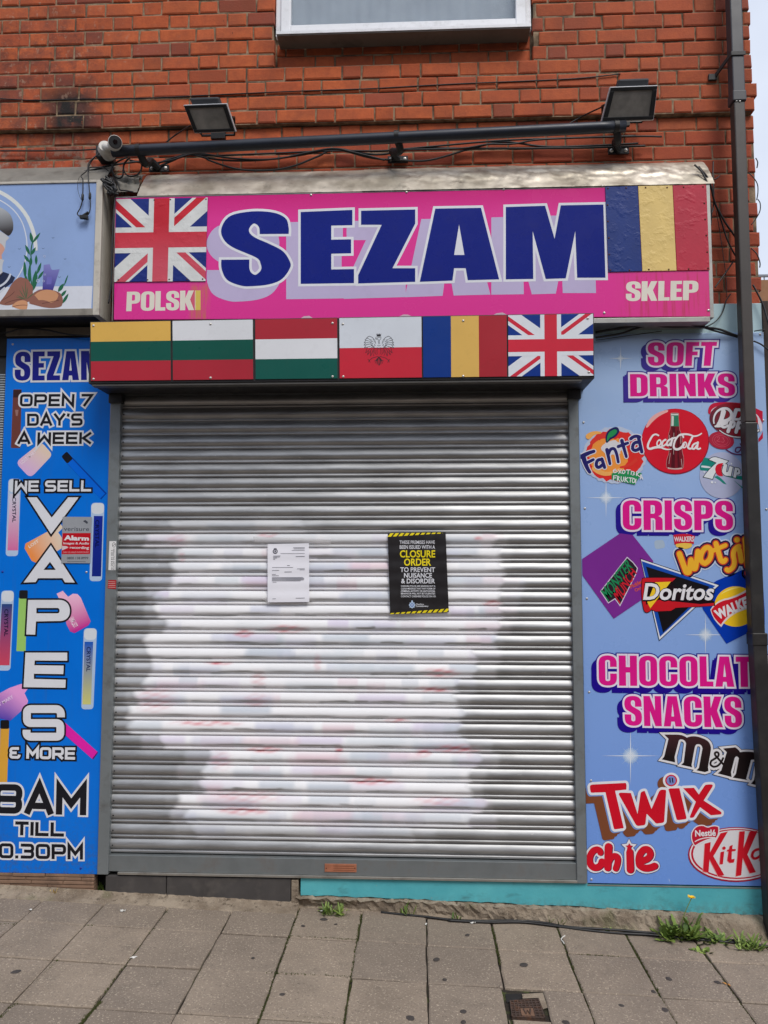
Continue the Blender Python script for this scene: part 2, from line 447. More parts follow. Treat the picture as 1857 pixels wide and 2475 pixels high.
# ================================================================== the setting: ground
WALLY = 0.02                                     # face of the upper brickwork; the shopfront boards have their face at y = 0
t = NT('paving')
xyz = t.sep()
isl = t.geo.outputs['Random Per Island']
v = t.mix(t.rng(t.noise(3.0, 5), .3, .7), lin((124, 111, 97)), lin((152, 137, 120)))
v = t.mix(t.rng(isl, 0, 1, 0, .55), v, lin((108, 98, 89)))
v = t.mix(t.rng(t.noise(11, 6, .7), .60, .72, 0, .4), v, lin((84, 76, 68)))
v = t.mix(t.rng(t.noise(120, 3, .7), .57, .68, 0, .8), v, lin((192, 178, 158)))
v = t.mix(t.rng(t.noise(95, 3, .7), .58, .70, 0, .75), v, lin((80, 72, 66)))
v = t.mix(t.rng(t.noise(1.4, 6, .7), .5, .75, 0, .5), v, lin((92, 84, 76)))
t.col(v); t.set('Roughness', .9); t.bump(t.noise(170, 3), .5, .003)
PAVING = t.m
t = NT('joint_bed')
v = t.mix(t.rng(t.noise(14, 4), .48, .6), lin((46, 38, 30)), lin((74, 84, 34)))
t.col(t.mix(t.rng(t.noise(160, 3), .35, .65), v, lin((40, 34, 28)))); t.set('Roughness', 1); t.bump(t.noise(220, 3), .8, .006)
BED = t.m
t = NT('asphalt'); t.col(t.mix(t.noise(120, 3), lin((50, 50, 52)), lin((84, 83, 82)))); t.set('Roughness', .95); ASPH = t.m

# unseen terrace added across the street, behind the camera, to close off the low sky
OPP = thing('added_terrace', (0, -17, -.4), 'unseen brown brick terrace across the street, added to close off the low sky', 'building')
b = MB(); b.box(-30, 30, -24, -17, -.5, 6.6); b.build('wall', mat('terrace_brick', (122, 84, 66), .9, 0, .25, 2), OPP)
b = MB(); b.add([(-30, -16.7, 6.6), (30, -16.7, 6.6), (30, -20.5, 9.2), (-30, -20.5, 9.2), (30, -24.3, 6.6), (-30, -24.3, 6.6)], [(0, 1, 2, 3), (3, 2, 4, 5)]); b.build('roof', mat('roof_slate', (70, 72, 78), .7, 0, .2, 3), OPP)
for k in range(14):
    for z in (.9, 4.0):
        x = -28 + k * 4.1
        b = MB(); b.box(x, x + 1.4, -17.02, -16.96, z, z + 1.6); w_ = b.build('window', mat('terrace_frame', (210, 210, 206), .5), OPP)
        b = MB(); b.box(x + .1, x + 1.3, -16.96, -16.94, z + .1, z + 1.5); b.build('pane', mat('terrace_pane', (60, 68, 76), .1), w_)
b = MB(); b.add([(-120, -120, -.6), (120, -120, -.6), (120, 120, -.6), (-120, 120, -.6)], [(0, 1, 2, 3)])
tag(b.build('ground', ASPH), kind='structure')
b = MB(); b.add([(-9, -6.2, gz(-9) - .012), (9, -6.2, gz(9) - .012), (9, .3, gz(9) - .012), (-9, .3, gz(-9) - .012)], [(0, 1, 2, 3)])
tag(b.build('pavement_bed', BED), kind='structure')
SX, SY, X0, Y0 = .3206, .326, -1.570, -.316
gap = .0035
b = MB(); rs = random.Random(3)
DRAIN = [(1232.5, 2418.7), (1302.4, 2413.9), (1318.7, 2462), (1237.3, 2458.4)]
dg = [G(*p) for p in DRAIN]
DX0, DX1 = min(p.x for p in dg) - .012, max(p.x for p in dg) + .02
DY0, DY1 = min(p.y for p in dg) - .012, max(p.y for p in dg) + .035
def put_slab(x0, x1, y0, y1, lift, ty, tx):
    q = [(x0, y0), (x1, y0), (x1, y1), (x0, y1)]
    q = [(x + rs.uniform(-.003, .003), y + rs.uniform(-.003, .003)) for x, y in q]
    cx, cy = (x0 + x1) / 2, (y0 + y1) / 2
    zf = lambda x, y: gz(x) + lift + tx * (x - cx) + ty * (y - cy)
    e = .006                                       # worn arris
    ring = []
    for k in range(4):
        p, n_ = q[k], q[(k + 1) % 4]
        for s in range(5):
            u = s / 5; j = rs.uniform(-.0022, .0022) if s else 0
            dx, dy = n_[0] - p[0], n_[1] - p[1]; L = math.hypot(dx, dy) or 1
            ring.append((p[0] + dx * u - dy / L * j, p[1] + dy * u + dx / L * j))
    n = len(ring); vs = []
    for x, y in ring:
        ix = min(max(x, x0 + e), x1 - e); iy = min(max(y, y0 + e), y1 - e); vs.append((ix, iy, zf(ix, iy)))
    for x, y in ring: vs.append((x, y, zf(x, y) - .004))
    for x, y in ring: vs.append((x, y, zf(x, y) - .04))
    fs = [tuple(range(n))]
    for r_ in (0, 1):
        for k in range(n): fs.append((r_ * n + k, (r_ + 1) * n + k, (r_ + 1) * n + (k + 1) % n, r_ * n + (k + 1) % n))
    b.add(vs, fs)
for i in range(-7, 14):
    for j in range(-1, 12):
        xa, xb = X0 + (i - 1) * SX + gap, X0 + i * SX - gap
        ya, yb = Y0 - (j + 1) * SY + gap, Y0 - j * SY - gap
        lift, ty, tx = rs.uniform(-.002, .003), rs.uniform(-.006, .006), rs.uniform(-.006, .006)
        if xa < DX1 and xb > DX0 and ya < DY1 and yb > DY0:
            if xa < DX0 - .03: put_slab(xa, DX0 - 2 * gap, ya, yb, lift, 0, 0)
            if xb > DX1 + .03: put_slab(DX1 + gap, xb, ya, yb, lift, 0, 0)
            u0, u1 = max(xa, DX0), min(xb, DX1)
            if yb > DY1 + .03: put_slab(u0, u1, DY1 + gap, yb, lift, 0, 0)
            if ya < DY0 - .02: put_slab(u0, u1, ya, DY0 - gap, lift, 0, 0)
            continue
        put_slab(xa, xb, ya, yb, lift, ty, tx)
tag(b.build('pavement', PAVING, fixn=True), kind='structure')

# ================================================================== the brick building
BLD = thing('brick_building', (0, 0, 0), 'orange brick building above the shopfront, with a white window at the top', 'building')
t = NT('brick')
isl = t.geo.outputs['Random Per Island']; xyz = t.sep()
rmp = t.n.new('ShaderNodeValToRGB'); t.l.new(isl, rmp.inputs[0]); el = rmp.color_ramp.elements
el[0].position, el[0].color = 0, (*lin((148, 70, 40)), 1); el[1].position, el[1].color = 1, (*lin((206, 112, 60)), 1)
for p_, c_ in ((.10, (184, 88, 46)), (.5, (194, 98, 50)), (.84, (192, 92, 48)), (.90, (150, 74, 54)), (.96, (128, 66, 50))):
    e = el.new(p_); e.color = (*lin(c_), 1)
v = t.mix(t.rng(t.noise(34, 6, .65), .3, .7, 0, .55), rmp.outputs[0], lin((150, 64, 36)))
v = t.mix(t.rng(t.noise(5.5, 6, .65), .42, .7, 0, .7), v, lin((132, 66, 42)))
v = t.mix(t.rng(xyz['X'], -.2, 1.7, 0, .42), v, lin((146, 72, 52)))                 # the right of the wall is a duller red brick
lowf = t.math('MULTIPLY', t.rng(xyz['Z'], 4.02, 3.98, 0, .5), t.rng(t.noise(9, 3), .3, .6, .5, 1))
v = t.mix(lowf, v, lin((158, 64, 44)))                                            # redder courses under the oversail
v = t.mix(t.rng(t.noise(55, 3, .6, (1, 1, .45)), .70, .78, 0, .9), v, lin((48, 32, 26)))  # burnt specks
def boxmask(t, x0, x1, z0, z1, soft, xyz):
    m_ = None
    for ax, a, s in (('X', x0, 1), ('X', x1, -1), ('Z', z0, 1), ('Z', z1, -1)):
        r_ = t.rng(xyz[ax], a - soft * s, a + soft * s); m_ = r_ if m_ is None else t.math('MULTIPLY', m_, r_)
    return m_
p0, p1 = P(120, 320, WALLY), P(215, 222, WALLY)
s1 = t.math('MULTIPLY', boxmask(t, p0.x - .02, p1.x + .03, p0.z - .03, p1.z + .03, .07, xyz), t.rng(t.noise(8, 5, .6), .33, .44))
v = t.mix(s1, v, lin((26, 22, 21)))                                               # soot left of the spotlight
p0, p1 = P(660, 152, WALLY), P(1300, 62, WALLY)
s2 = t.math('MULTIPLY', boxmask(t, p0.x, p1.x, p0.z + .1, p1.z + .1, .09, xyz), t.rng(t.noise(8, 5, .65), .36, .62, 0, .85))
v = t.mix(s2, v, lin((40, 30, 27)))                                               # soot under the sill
p0, p1 = P(-60, 470, WALLY), P(255, 20, WALLY)
s3 = t.math('MULTIPLY', boxmask(t, p0.x, p1.x, p0.z, p1.z, .12, xyz), t.rng(t.noise(13, 6, .7), .44, .62, 0, .7))
v = t.mix(s3, v, lin((98, 54, 44)))
v = t.mix(t.math('MULTIPLY', t.rng(xyz['X'], -1.2, -2.1), t.rng(t.noise(30, 5, .7), .58, .68, 0, .6)), v, lin((168, 140, 118)))
s4 = t.math('MULTIPLY', boxmask(t, -2.6, -1.55, 3.55, 3.98, .08, xyz), t.rng(t.noise(12, 6, .7), .52, .60, 0, .85))
v = t.mix(s4, v, lin((150, 138, 122)))                                            # smeared mortar at the lower left
t.col(v); t.set('Roughness', .88); t.bump(t.noise(95, 6, .65), .55, .004)
BRICK = t.m
t = NT('mortar'); v = t.mix(t.rng(t.noise(22, 5), .35, .65), lin((104, 86, 66)), lin((156, 134, 108)))
v = t.mix(t.rng(t.noise(6, 4), .54, .68, 0, .8), v, lin((76, 64, 54)))
t.col(v); t.set('Roughness', .95); t.bump(t.noise(160, 4), .7, .004); MORTAR = t.m

ZREF = P(336, 306, WALLY).z                      # the oversailing course: above it the wall stands 18 mm further out
PIT, ST, HD, JT = .0812, .203, .098, .0095
CORN = P(1829, 400, WALLY + .03).x; CORNU = P(1815, 100, WALLY).x; ZSTEP = P(1820, 200, WALLY).z                     # right corner of the building
WX0, WX1 = P(664, 40, WALLY).x, P(1287, 30, WALLY).x
WZ = P(960, 88, WALLY).z                         # underside of the window sill
ZL, ZT = 2.92, 5.45
rb = random.Random(11)
def brick(b, x0, x1, z0, z1, yf, depth=.07, skew=0):
    j = lambda a=.0016: rb.uniform(-a, a)
    e = .005 + rb.uniform(0, .003)
    y = yf + rb.uniform(-.003, .003); tl = rb.uniform(-.0025, .0025)
    o = [(x0 + j(), z0 + j()), (x1 + j(), z0 + j() + skew), (x1 + j(), z1 + j() + skew), (x0 + j(), z1 + j())]
    ins = [(o[0][0] + e, o[0][1] + e), (o[1][0] - e, o[1][1] + e), (o[2][0] - e, o[2][1] - e), (o[3][0] + e, o[3][1] - e)]
    tt = [-tl, -tl, tl, tl]
    vs = [(ins[k][0], y + tt[k], ins[k][1]) for k in range(4)] + [(o[k][0], y + .0035 + tt[k], o[k][1]) for k in range(4)] + [(o[k][0], yf + depth, o[k][1]) for k in range(4)]
    fs = [(0, 1, 2, 3)]
    for r_ in (0, 4):
        for k in range(4): fs.append((r_ + k, r_ + 4 + k, r_ + 4 + (k + 1) % 4, r_ + (k + 1) % 4))
    b.add(vs, fs)
b = MB()
c0 = int((ZL - ZREF) / PIT) - 1; c1 = int((ZT - ZREF) / PIT)
PXS = P(388, 60, WALLY).x                         # a straight joint near here sets the bond
for c in range(c0, c1):
    z0, z1 = ZREF + c * PIT + JT / 2, ZREF + (c + 1) * PIT - JT / 2
    yf = WALLY if c >= 0 else WALLY + .030
    x = PXS - 9 * (ST + HD + 2 * JT) - (ST + HD + 2 * JT) / 2 * (c % 2) + rb.uniform(-.012, .012); st = True
    row = []; ZAPR = ZREF + PIT * math.ceil((WZ - ZREF) / PIT - 2.1 - 1e-6)
    cx_ = CORNU if z0 > ZSTEP else CORN
    while x < cx_:
        w = (ST if st else HD) + rb.uniform(-.006, .006)
        row.append((x, x + w)); x += w + JT; st = not st
    for xa, xb in row:
        if xb < -2.75: continue
        xb = min(xb, cx_ + rb.uniform(-.008, .006))
        if xb - xa < .03: continue
        inwin = z0 > WZ
        spans = [(xa, xb, yf)]
        if inwin:
            spans = []
            if xa < WX0: spans.append((xa, min(xb, WX0), yf))
            if xb > WX1: spans.append((max(xa, WX1), xb, yf))
        elif z0 > ZAPR - .005 and xb > WX0 and xa < WX1 + .04:          # the two sunk courses of the apron under the window
            spans = []
            if xa < WX0 - .04: spans.append((xa, WX0, yf))
            spans.append((max(xa, WX0 + JT), min(xb, WX1 - JT), yf + .035))
            if xb > WX1: spans.append((max(xa, WX1), xb, yf))
        for u0, u1, y in spans:
            if u1 - u0 > .025: brick(b, u0, u1, z0, z1, y, .10 if y == yf else .05)
WALL = b.build('brick_wall', BRICK, BLD)
b = MB()
MY = .0065
b.box(-2.9, WX0 - .006, WALLY + MY, WALLY + .25, ZREF, ZT); b.box(WX1 + .006, CORNU - .008, WALLY + MY, WALLY + .25, ZREF, ZT)
ZAP = ZREF + PIT * (math.ceil((WZ - ZREF) / PIT - 2.1 - 1e-6))
b.box(WX0 - .006, WX1 + .006, WALLY + .035 + MY, WALLY + .25, ZAP + .001, WZ + .05); b.box(WX0 - .006, WX1 + .006, WALLY + MY, WALLY + .25, ZREF, ZAP)
b.box(-2.9, CORN - .008, WALLY + .030 + MY, WALLY + .25, 2.6, ZREF - .001)
b.build('mortar_joints', MORTAR, BLD)
# return wall round the right corner
b = MB()
for c in range(int(-.3 / PIT), 0):
    pass
rc = MB()
for c in range(int((-.1 - ZREF) / PIT), c1):
    z0, z1 = ZREF + c * PIT + JT / 2, ZREF + (c + 1) * PIT - JT / 2
    y = WALLY + (.104 if c % 2 else .21) + (.018 if c < 0 else 0)
    st = c % 2
    k0 = len(rc.v)
    while y < 3.2:
        w = ST if st else HD
        q0, q1 = y, y + w
        xs = (CORNU if z0 > ZSTEP else CORN) - .004 + rb.uniform(-.003, .003)
        rc.add([(xs, q0, z0), (xs, q1, z0), (xs, q1, z1), (xs, q0, z1), (xs - .06, q0, z0), (xs - .06, q1, z0), (xs - .06, q1, z1), (xs - .06, q0, z1)],
               [(0, 1, 2, 3), (0, 4, 5, 1), (2, 6, 7, 3), (0, 3, 7, 4), (1, 5, 6, 2)])
        y += w + JT; st = not st
rc.build('return_wall', BRICK, BLD)
b = MB(); b.box(CORN - .25, CORNU - .011, WALLY + .26, 3.2, -.25, ZT); b.build('return_mortar', MORTAR, BLD)
# dark shell behind the shopfront so that nothing shows through
SHELL = mat('dark_shell', (36, 35, 34), .9)
b = MB(); b.box(-2.9, CORN - .03, .09, .26, -.3, 2.95); b.build('shopfront_backing', SHELL, BLD)

# window
UPVC = mat('white_upvc', (232, 233, 236), .3, 0, .05, 4, dirt=((120, 115, 108), 12, .35))
FX0, FX1 = P(664, 40, WALLY).x + .004, P(1287, 30, WALLY).x - .004
GX0, GX1 = P(703, 40, .03).x, P(1247, 30, .03).x
GZ = P(960, 54, .03).z
wf = MB()
yv = WALLY + .004
wf.box(FX0, FX0 + .030, yv + .012, yv + .06, WZ + .03, ZT); wf.box(FX1 - .030, FX1, yv + .012, yv + .06, WZ + .03, ZT)
wf.box(FX0 + .030, GX0, yv, yv + .06, WZ + .03, ZT); wf.box(GX1, FX1 - .030, yv, yv + .06, WZ + .03, ZT)
wf.box(GX0, GX1, yv, yv + .06, WZ + .03, GZ)
WINF = wf.build('window', UPVC, BLD, bevel=.004)
t = NT('window_glass'); t.col(lin((120, 136, 150))); t.set('Roughness', .03); t.set('Specular IOR Level', 1.0); t.set('Coat Weight', 1.0); t.set('Coat Roughness', .02); t.set('Coat IOR', 2.0); t.set('Alpha', .3); GLASS = t.m
b = MB(); b.box(GX0, GX1, yv + .03, yv + .034, GZ, ZT); b.build('pane', GLASS, WINF)
b = MB(); n = 140; vs = []
for k in range(n + 1):
    u = k / n; x = GX0 - .05 + (GX1 - GX0 + .1) * u
    y = yv + .075 + .007 * math.sin(u * 60 + 3 * math.sin(u * 17)) * (.4 + .6 * math.sin(u * 9) ** 2) + .002 * math.sin(u * 150)
    vs += [(x, y, WZ), (x, y, ZT)]
b.add(vs, [(2 * k, 2 * k + 2, 2 * k + 3, 2 * k + 1) for k in range(n)])
b.build('curtain', mat('net_curtain', (206, 216, 224), .9), WINF, smooth=True)
b = MB(); b.box(GX0 - .1, GX1 + .1, .24, .27, WZ - .1, ZT); b.build('room_dark', SHELL, WINF)
sx0, sx1 = P(668, 80, -.06).x, P(1284, 62, -.06).x
sz = P(975, 72, -.06).z
b = MB(); b.box(sx0, sx1, -.066, -.062, sz - .006, sz + .012)
b.box(sx0, sx1, -.062, WALLY + .03, sz + .002, sz + .010)
b.build('sill', UPVC, WINF, bevel=.001)
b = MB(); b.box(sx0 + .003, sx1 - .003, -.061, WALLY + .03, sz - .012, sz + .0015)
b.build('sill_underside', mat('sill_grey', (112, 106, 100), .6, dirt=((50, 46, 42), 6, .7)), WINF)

# boards, plinth and footing under the shopfront
t = NT('teal_paint'); z_ = t.sep()
v = t.mix(t.rng(t.noise(5, 5), .3, .7), lin((72, 164, 176)), lin((92, 182, 190)))
v = t.mix(t.rng(t.noise(7, 6, .7, (1, 1, 2.5)), .56, .72, 0, .55), v, lin((60, 104, 108)))
v = t.mix(t.math('MULTIPLY', t.rng(z_['Z'], .03, -.06), t.rng(t.noise(38, 5, .7), .42, .6, 0, .7)), v, lin((88, 92, 84)))
v = t.mix(t.rng(t.noise(26, 5, .65), .70, .73), v, lin((150, 150, 138)))
v = t.mix(t.rng(t.noise(60, 4, .7), .70, .76, 0, .8), v, lin((36, 44, 46)))
t.col(v); t.set('Roughness', .5); t.bump(t.noise(40, 5), .25, .004); TEAL = t.m
b = MB()
ZTL = P(1100, 2126, .012).z
xs = [P(727, 2150, 0).x + (CORN - .06 - P(727, 2150, 0).x) * k / 60 for k in range(61)]
lowz = [P(730, 2163, 0).z, P(1850, 2214, 0).z]
vs = []
for k, x in enumerate(xs):
    u = k / 60; zl = lowz[0] + (lowz[1] - lowz[0]) * (u ** 1.15) + rb.uniform(-.004, .004)
    vs += [(x, .0, ZTL), (x, .0, zl), (x, .05, ZTL), (x, .05, zl)]
fs = []
for k in range(60):
    a, c = 4 * k, 4 * k + 4
    fs += [(a, a + 1, c + 1, c), (a + 1, a + 3, c + 3, c + 1), (a, c, c + 2, a + 2)]
fs += [(0, 2, 3, 1), (240, 241, 243, 242)]
b.add(vs, fs); b.build('teal_plinth', TEAL, BLD, fixn=True)
t = NT('old_concrete'); v = t.mix(t.rng(t.noise(9, 6), .35, .65), lin((120, 106, 90)), lin((158, 144, 126)))
v = t.mix(t.rng(t.noise(30, 5, .7), .56, .70), v, lin((72, 60, 48))); v = t.mix(t.rng(t.noise(6, 3), .6, .72, 0, .5), v, lin((84, 88, 52)))
v = t.mix(t.rng(t.noise(190, 2), .62, .75, 0, .8), v, lin((190, 178, 160)))
t.col(v); t.set('Roughness', .95); t.bump(t.noise(46, 7, .7), .9, .012); CONC = t.m
def footing(name, x0, x1, prof, n, seed, parent, amp=.006):
    """rough strip; prof(u) gives the section as (y, z) points from the wall outwards"""
    r_ = random.Random(seed); vs = []; m = None
    for k in range(n + 1):
        u = k / n; x = x0 + (x1 - x0) * u; s = prof(u, x); m = len(s)
        for i, (y, z) in enumerate(s):
            a = amp if 0 < i < m - 1 else amp * .4
            vs.append((x + r_.uniform(-.003, .003), y + r_.uniform(-a, a), z + r_.uniform(-a, a)))
    fs = [(k * m + i, k * m + i + 1, (k + 1) * m + i + 1, (k + 1) * m + i) for k in range(n) for i in range(m - 1)]
    b = MB(); b.add(vs, fs); return b.build(name, CONC, parent, fixn=True)
FRONT = [G(*q_) for q_ in ((735, 2192), (1030, 2212), (1300, 2232), (1500, 2246), (1650, 2258), (1850, 2276))]
def pf(u, x):
    g = gz(x); top = lowz[0] + (lowz[1] - lowz[0]) * (u ** 1.15)
    d = -.02 - float(np.interp(x, [q_.x for q_ in FRONT], [q_.y for q_ in FRONT]))
    return [(.03, top + .004), (.004, top - .004), (-.02, top - .010), (-.02 - d * .45, top - .02 - .012 * math.sin(u * 23)), (-.02 - d * .8, g + .028), (-.02 - d, g + .006), (-.05 - d, g - .02)]
footing('concrete_footing', xs[0] - .02, CORN + .06, pf, 130, 5, BLD)
x1_ = P(724, 2170, 0).x
footing('mortar_fillet', -2.8, x1_, lambda u, x: [(-.004, gz(x) + .03), (-.012, gz(x) + .018), (-.05, gz(x) + .010 + .004 * math.sin(x * 9)), (-.085, gz(x) + .003), (-.10, gz(x) - .01)], 120, 8, BLD, .0025)
SLATE = mat('slate', (70, 67, 66), .6, 0, .3, 5, dirt=((104, 98, 92), 9, .5), bump=.35, bscale=18)
za = P(450, 2119, 0).z
for (ax, bx) in ((P(256, 2140, 0).x, P(403, 2150, 0).x - .003), (P(403, 2150, 0).x + .001, P(703, 2165, 0).x)):
    b = MB(); b.box(ax, bx, -.006, .05, gz(ax) - .02, za); b.build('slate_upstand', SLATE, BLD, bevel=.003)
b = MB(); b.box(P(705, 2150, 0).x, P(722, 2150, 0).x, -.01, .05, gz(-.8) - .02, za - .004)
b.build('mortar_end', CONC, BLD, bevel=.004)
TILE = mat('brown_tile', (136, 108, 88), .8, 0, .25, 8, dirt=((70, 56, 46), 12, .8), bump=.4, bscale=50)
b = MB(); zt = P(120, 2112, 0).z; xb_ = P(229, 2120, 0).x; k = 0; z = zt
while z > gz(-2.3) - .02:
    x = -2.8
    while x < xb_:
        w = rb.uniform(.16, .3); b.box(x, min(x + w, xb_) - .003, rb.uniform(-.004, .002), .05, z - .0145, z); x += w
    z -= .018
b.build('tile_base', TILE, BLD, bevel=.002)
b = MB(); b.box(-2.8, xb_ - .004, .006, .05, gz(-2.8) - .4, zt - .001); b.build('tile_bedding', MORTAR, BLD)
# painted fascia boards behind the signs
PALE = mat('pale_paint', (176, 204, 212), .5, 0, .08, 3, dirt=((110, 130, 130), 5, .4))
q = [(1432, 725), (1852, 733), (1857, 800), (1434, 812)]
pz0, pz1 = P(1600, 806, .006).z, P(1790, 733, .006).z
b = MB(); b.box(P(1434, 790, .006).x - .1, CORN - .02, .006, .06, pz0 - .06, pz1); b.build('painted_fascia', PALE, BLD, bevel=.002)
b = MB(); b.box(CORN - .02, CORN + .012, .0, .12, gz(1.8) - .05, pz1 + .01); b.build('corner_board', mat('dark_board', (52, 42, 36), .8), BLD, bevel=.002)
BATT = mat('weathered_batten', (120, 112, 100), .7, 0, .2, 6, dirt=((62, 56, 50), 8, .7))
b = MB(); b.box(P(14, 812, 0).x, P(222, 812, 0).x, -.002, .05, P(100, 811, 0).z, P(100, 792, 0).z); b.build('batten', BATT, BLD, bevel=.002)
b = MB(); b.box(-2.8, -1.6, .012, .06, P(100, 813, 0).z - .1, 3.0); b.build('dark_fascia', SHELL, BLD)

# flashings over the signs
t = NT('flashing'); v = t.mix(t.rng(t.noise(6, 5), .35, .65), lin((176, 168, 152)), lin((216, 208, 194)))
v = t.mix(t.rng(t.noise(14, 6, .7), .56, .72, 0, .6), v, lin((110, 102, 90)))
t.col(v); t.set('Metallic', .75); t.set('Roughness', t.rng(t.noise(12, 4), .3, .7, .36, .52)); FLASH = t.m
def flashing(name, x0, x1, ztop, zbot, y1, y0, crumple, seed, parent, m, nx=220, nz=14):
    from mathutils import noise
    vs = []
    for i in range(nx + 1):
        for j in range(nz + 1):
            u = j / nz; x = x0 + (x1 - x0) * i / nx
            z = ztop + (zbot - ztop) * u; y = y1 + (y0 - y1) * (u ** .75)
            k = crumple(x) * math.sin(math.pi * min(1, u * 1.15)) if u < .87 else crumple(x) * .25
            y -= k * (noise.noise((x * 17, z * 34, seed)) * .8 + noise.noise((x * 60, z * 90, seed + 3)) * .22 + abs(noise.noise((x * 14 + z * 30, z * 22, seed + 7))) * .7)
            if u < .01: z += .006 * noise.noise((x * 9, seed, 0))
            vs.append((x, y, z))
    fs = [(i * (nz + 1) + j, i * (nz + 1) + j + 1, (i + 1) * (nz + 1) + j + 1, (i + 1) * (nz + 1) + j) for i in range(nx) for j in range(nz)]
    b = MB(); b.add(vs, fs); return b.build(name, m, parent, smooth=True, fixn=True)
fz1 = P(900, 410, WALLY + .018).z; fz0 = P(900, 462, -.125).z
fx0, fx1, fxm = P(345, 440, -.05).x, P(1728, 440, -.13).x, P(880, 430, -.05).x
flashing('flashing', fx0, fxm, fz1, fz0, WALLY + .02, -.128, lambda x: .003, 1.0, BLD, FLASH)
flashing('flashing', fxm - .004, fx1, fz1 + .003, fz0, WALLY + .018, -.131, lambda x: .0025 + .007 * min(1, max(0, (x - fxm) / .5)), 5.0, BLD, FLASH, 300, 20)
LEAD = mat('lead_flashing', (126, 122, 114), .65, .2, .25, 7, dirt=((80, 74, 66), 9, .7), bump=.3, bscale=20)
lz1, lz0 = P(120, 405, WALLY + .018).z, P(120, 446, -.125).z
flashing('lead_flashing', -2.8, P(270, 430, -.05).x, lz1, lz0, WALLY + .02, -.150, lambda x: .008, 9.0, BLD, LEAD, 120, 14)
flashing('mastic_lump', P(268, 430, -.05).x, P(342, 430, -.05).x, P(300, 412, -.02).z, P(300, 466, -.1).z, WALLY + .01, -.11, lambda x: .05, 13.0, BLD, LEAD, 40, 16)

# far right: neighbouring yard seen past the corner
NB = thing('yard_building', (3.9, 6, 0), 'small brown flat roofed building with a roof railing beyond the right corner', 'building')
g1 = P(1852, 690, 6)
b = MB(); b.box(2.9, 6.5, 6, 9, -.4, g1.z - .5); b.build('wall', mat('dark_brown_wall', (58, 46, 40), .9), NB)
b = MB(); b.box(2.85, 6.6, 5.9, 9.1, g1.z - .499, P(1852, 683, 6).z); b.build('fascia', mat('timber_fascia', (150, 108, 76), .8), NB)
b = MB(); zr0, zr1 = P(1852, 683, 6).z + .001, P(1852, 655, 6).z
for k in range(40): b.box(2.9 + k * .09, 2.912 + k * .09, 6.2, 6.212, zr0, zr1)
b.box(2.9, 6.5, 6.19, 6.22, zr1, zr1 + .03); b.build('roof_railing', mat('steel_rail', (120, 126, 134), .5, .6), NB)

# ================================================================== the long pink shop sign
NAVY, WHITE, PINK, LILAC = (4, 26, 126), (226, 228, 234), (220, 22, 132), (192, 180, 214)
ALU = mat('aluminium', (168, 166, 160), .42, .7, .15, 8, dirt=((96, 88, 78), 12, .5))
SCREW = mat('screw_metal', (196, 192, 186), .35, .6, .1, 20)
RUSTY = mat('rusty_screw', (92, 50, 34), .8, .2, .3, 30)
SGY = -.125
sq = [(279, 479), (1707, 447), (1722.5, 764.5), (275, 772.5)]
b0 = P(279, 772, SGY)
SIGN = thing('shop_sign', (0, SGY, P(900, 768, SGY).z), 'long pink fascia sign with big navy letters above the row of flag boards', 'shop sign')
t = NT('pink_print')
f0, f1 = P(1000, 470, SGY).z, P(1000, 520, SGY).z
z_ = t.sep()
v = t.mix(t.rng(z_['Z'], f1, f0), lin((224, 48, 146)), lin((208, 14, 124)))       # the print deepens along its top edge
pr = P(1640, 600, SGY).x
v = t.mix(t.math('MULTIPLY', t.rng(z_['X'], pr - .35, pr + .2), t.rng(t.noise(5, 3), .3, .7, .35, .75)), v, lin((214, 70, 116)))
st = t.math('MULTIPLY', boxmask(t, P(1500, 660, SGY).x, P(1705, 660, SGY).x, P(1600, 770, SGY).z, P(1600, 656, SGY).z, .03, z_), t.rng(t.noise(7, 5, .6, (9, 1, .55)), .52, .68, 0, .6))
v = t.mix(st, v, lin((176, 58, 46)))
s2 = t.math('MULTIPLY', boxmask(t, P(462, 700, SGY).x, P(505, 700, SGY).x, P(480, 772, SGY).z, P(480, 688, SGY).z, .015, z_), t.rng(t.noise(7, 5, .6, (7, 1, .6)), .35, .6, 0, .75))
v = t.mix(s2, v, lin((190, 120, 40)))
t.col(v); t.set('Roughness', t.rng(t.noise(9, 4), .3, .7, .2, .3)); t.set('Specular IOR Level', .35); PINKM = t.m
slab('panel', sq, SGY, SGY + .012, PINKM, SIGN)
fr = MB(); A_, B_, C_, D_ = [P(*p, SGY + .002) for p in sq]; e = .007
fr.box(D_.x - e, A_.x, SGY - .001, -.0, D_.z - e, A_.z + e); fr.box(B_.x - .001, C_.x + e, SGY - .001, -.0, C_.z - e, B_.z + e)
fr.box(A_.x + .001, B_.x - .002, SGY + .0, -.0, A_.z + .001, A_.z + e); fr.box(D_.x + .001, C_.x - .012, SGY + .0, .0, C_.z - e - .02, C_.z - .002)
fr.build('frame', ALU, SIGN, bevel=.002)
b = MB(); b.box(D_.x, C_.x, SGY + .02, .0, C_.z - .003, A_.z); b.build('box_body', mat('sign_body', (70, 66, 62), .7), SIGN)
T3, T4, T5 = Zm(0, 420, 2.371), Zm(600, 420, 2.371), Zm(1250, 380, 2.735)
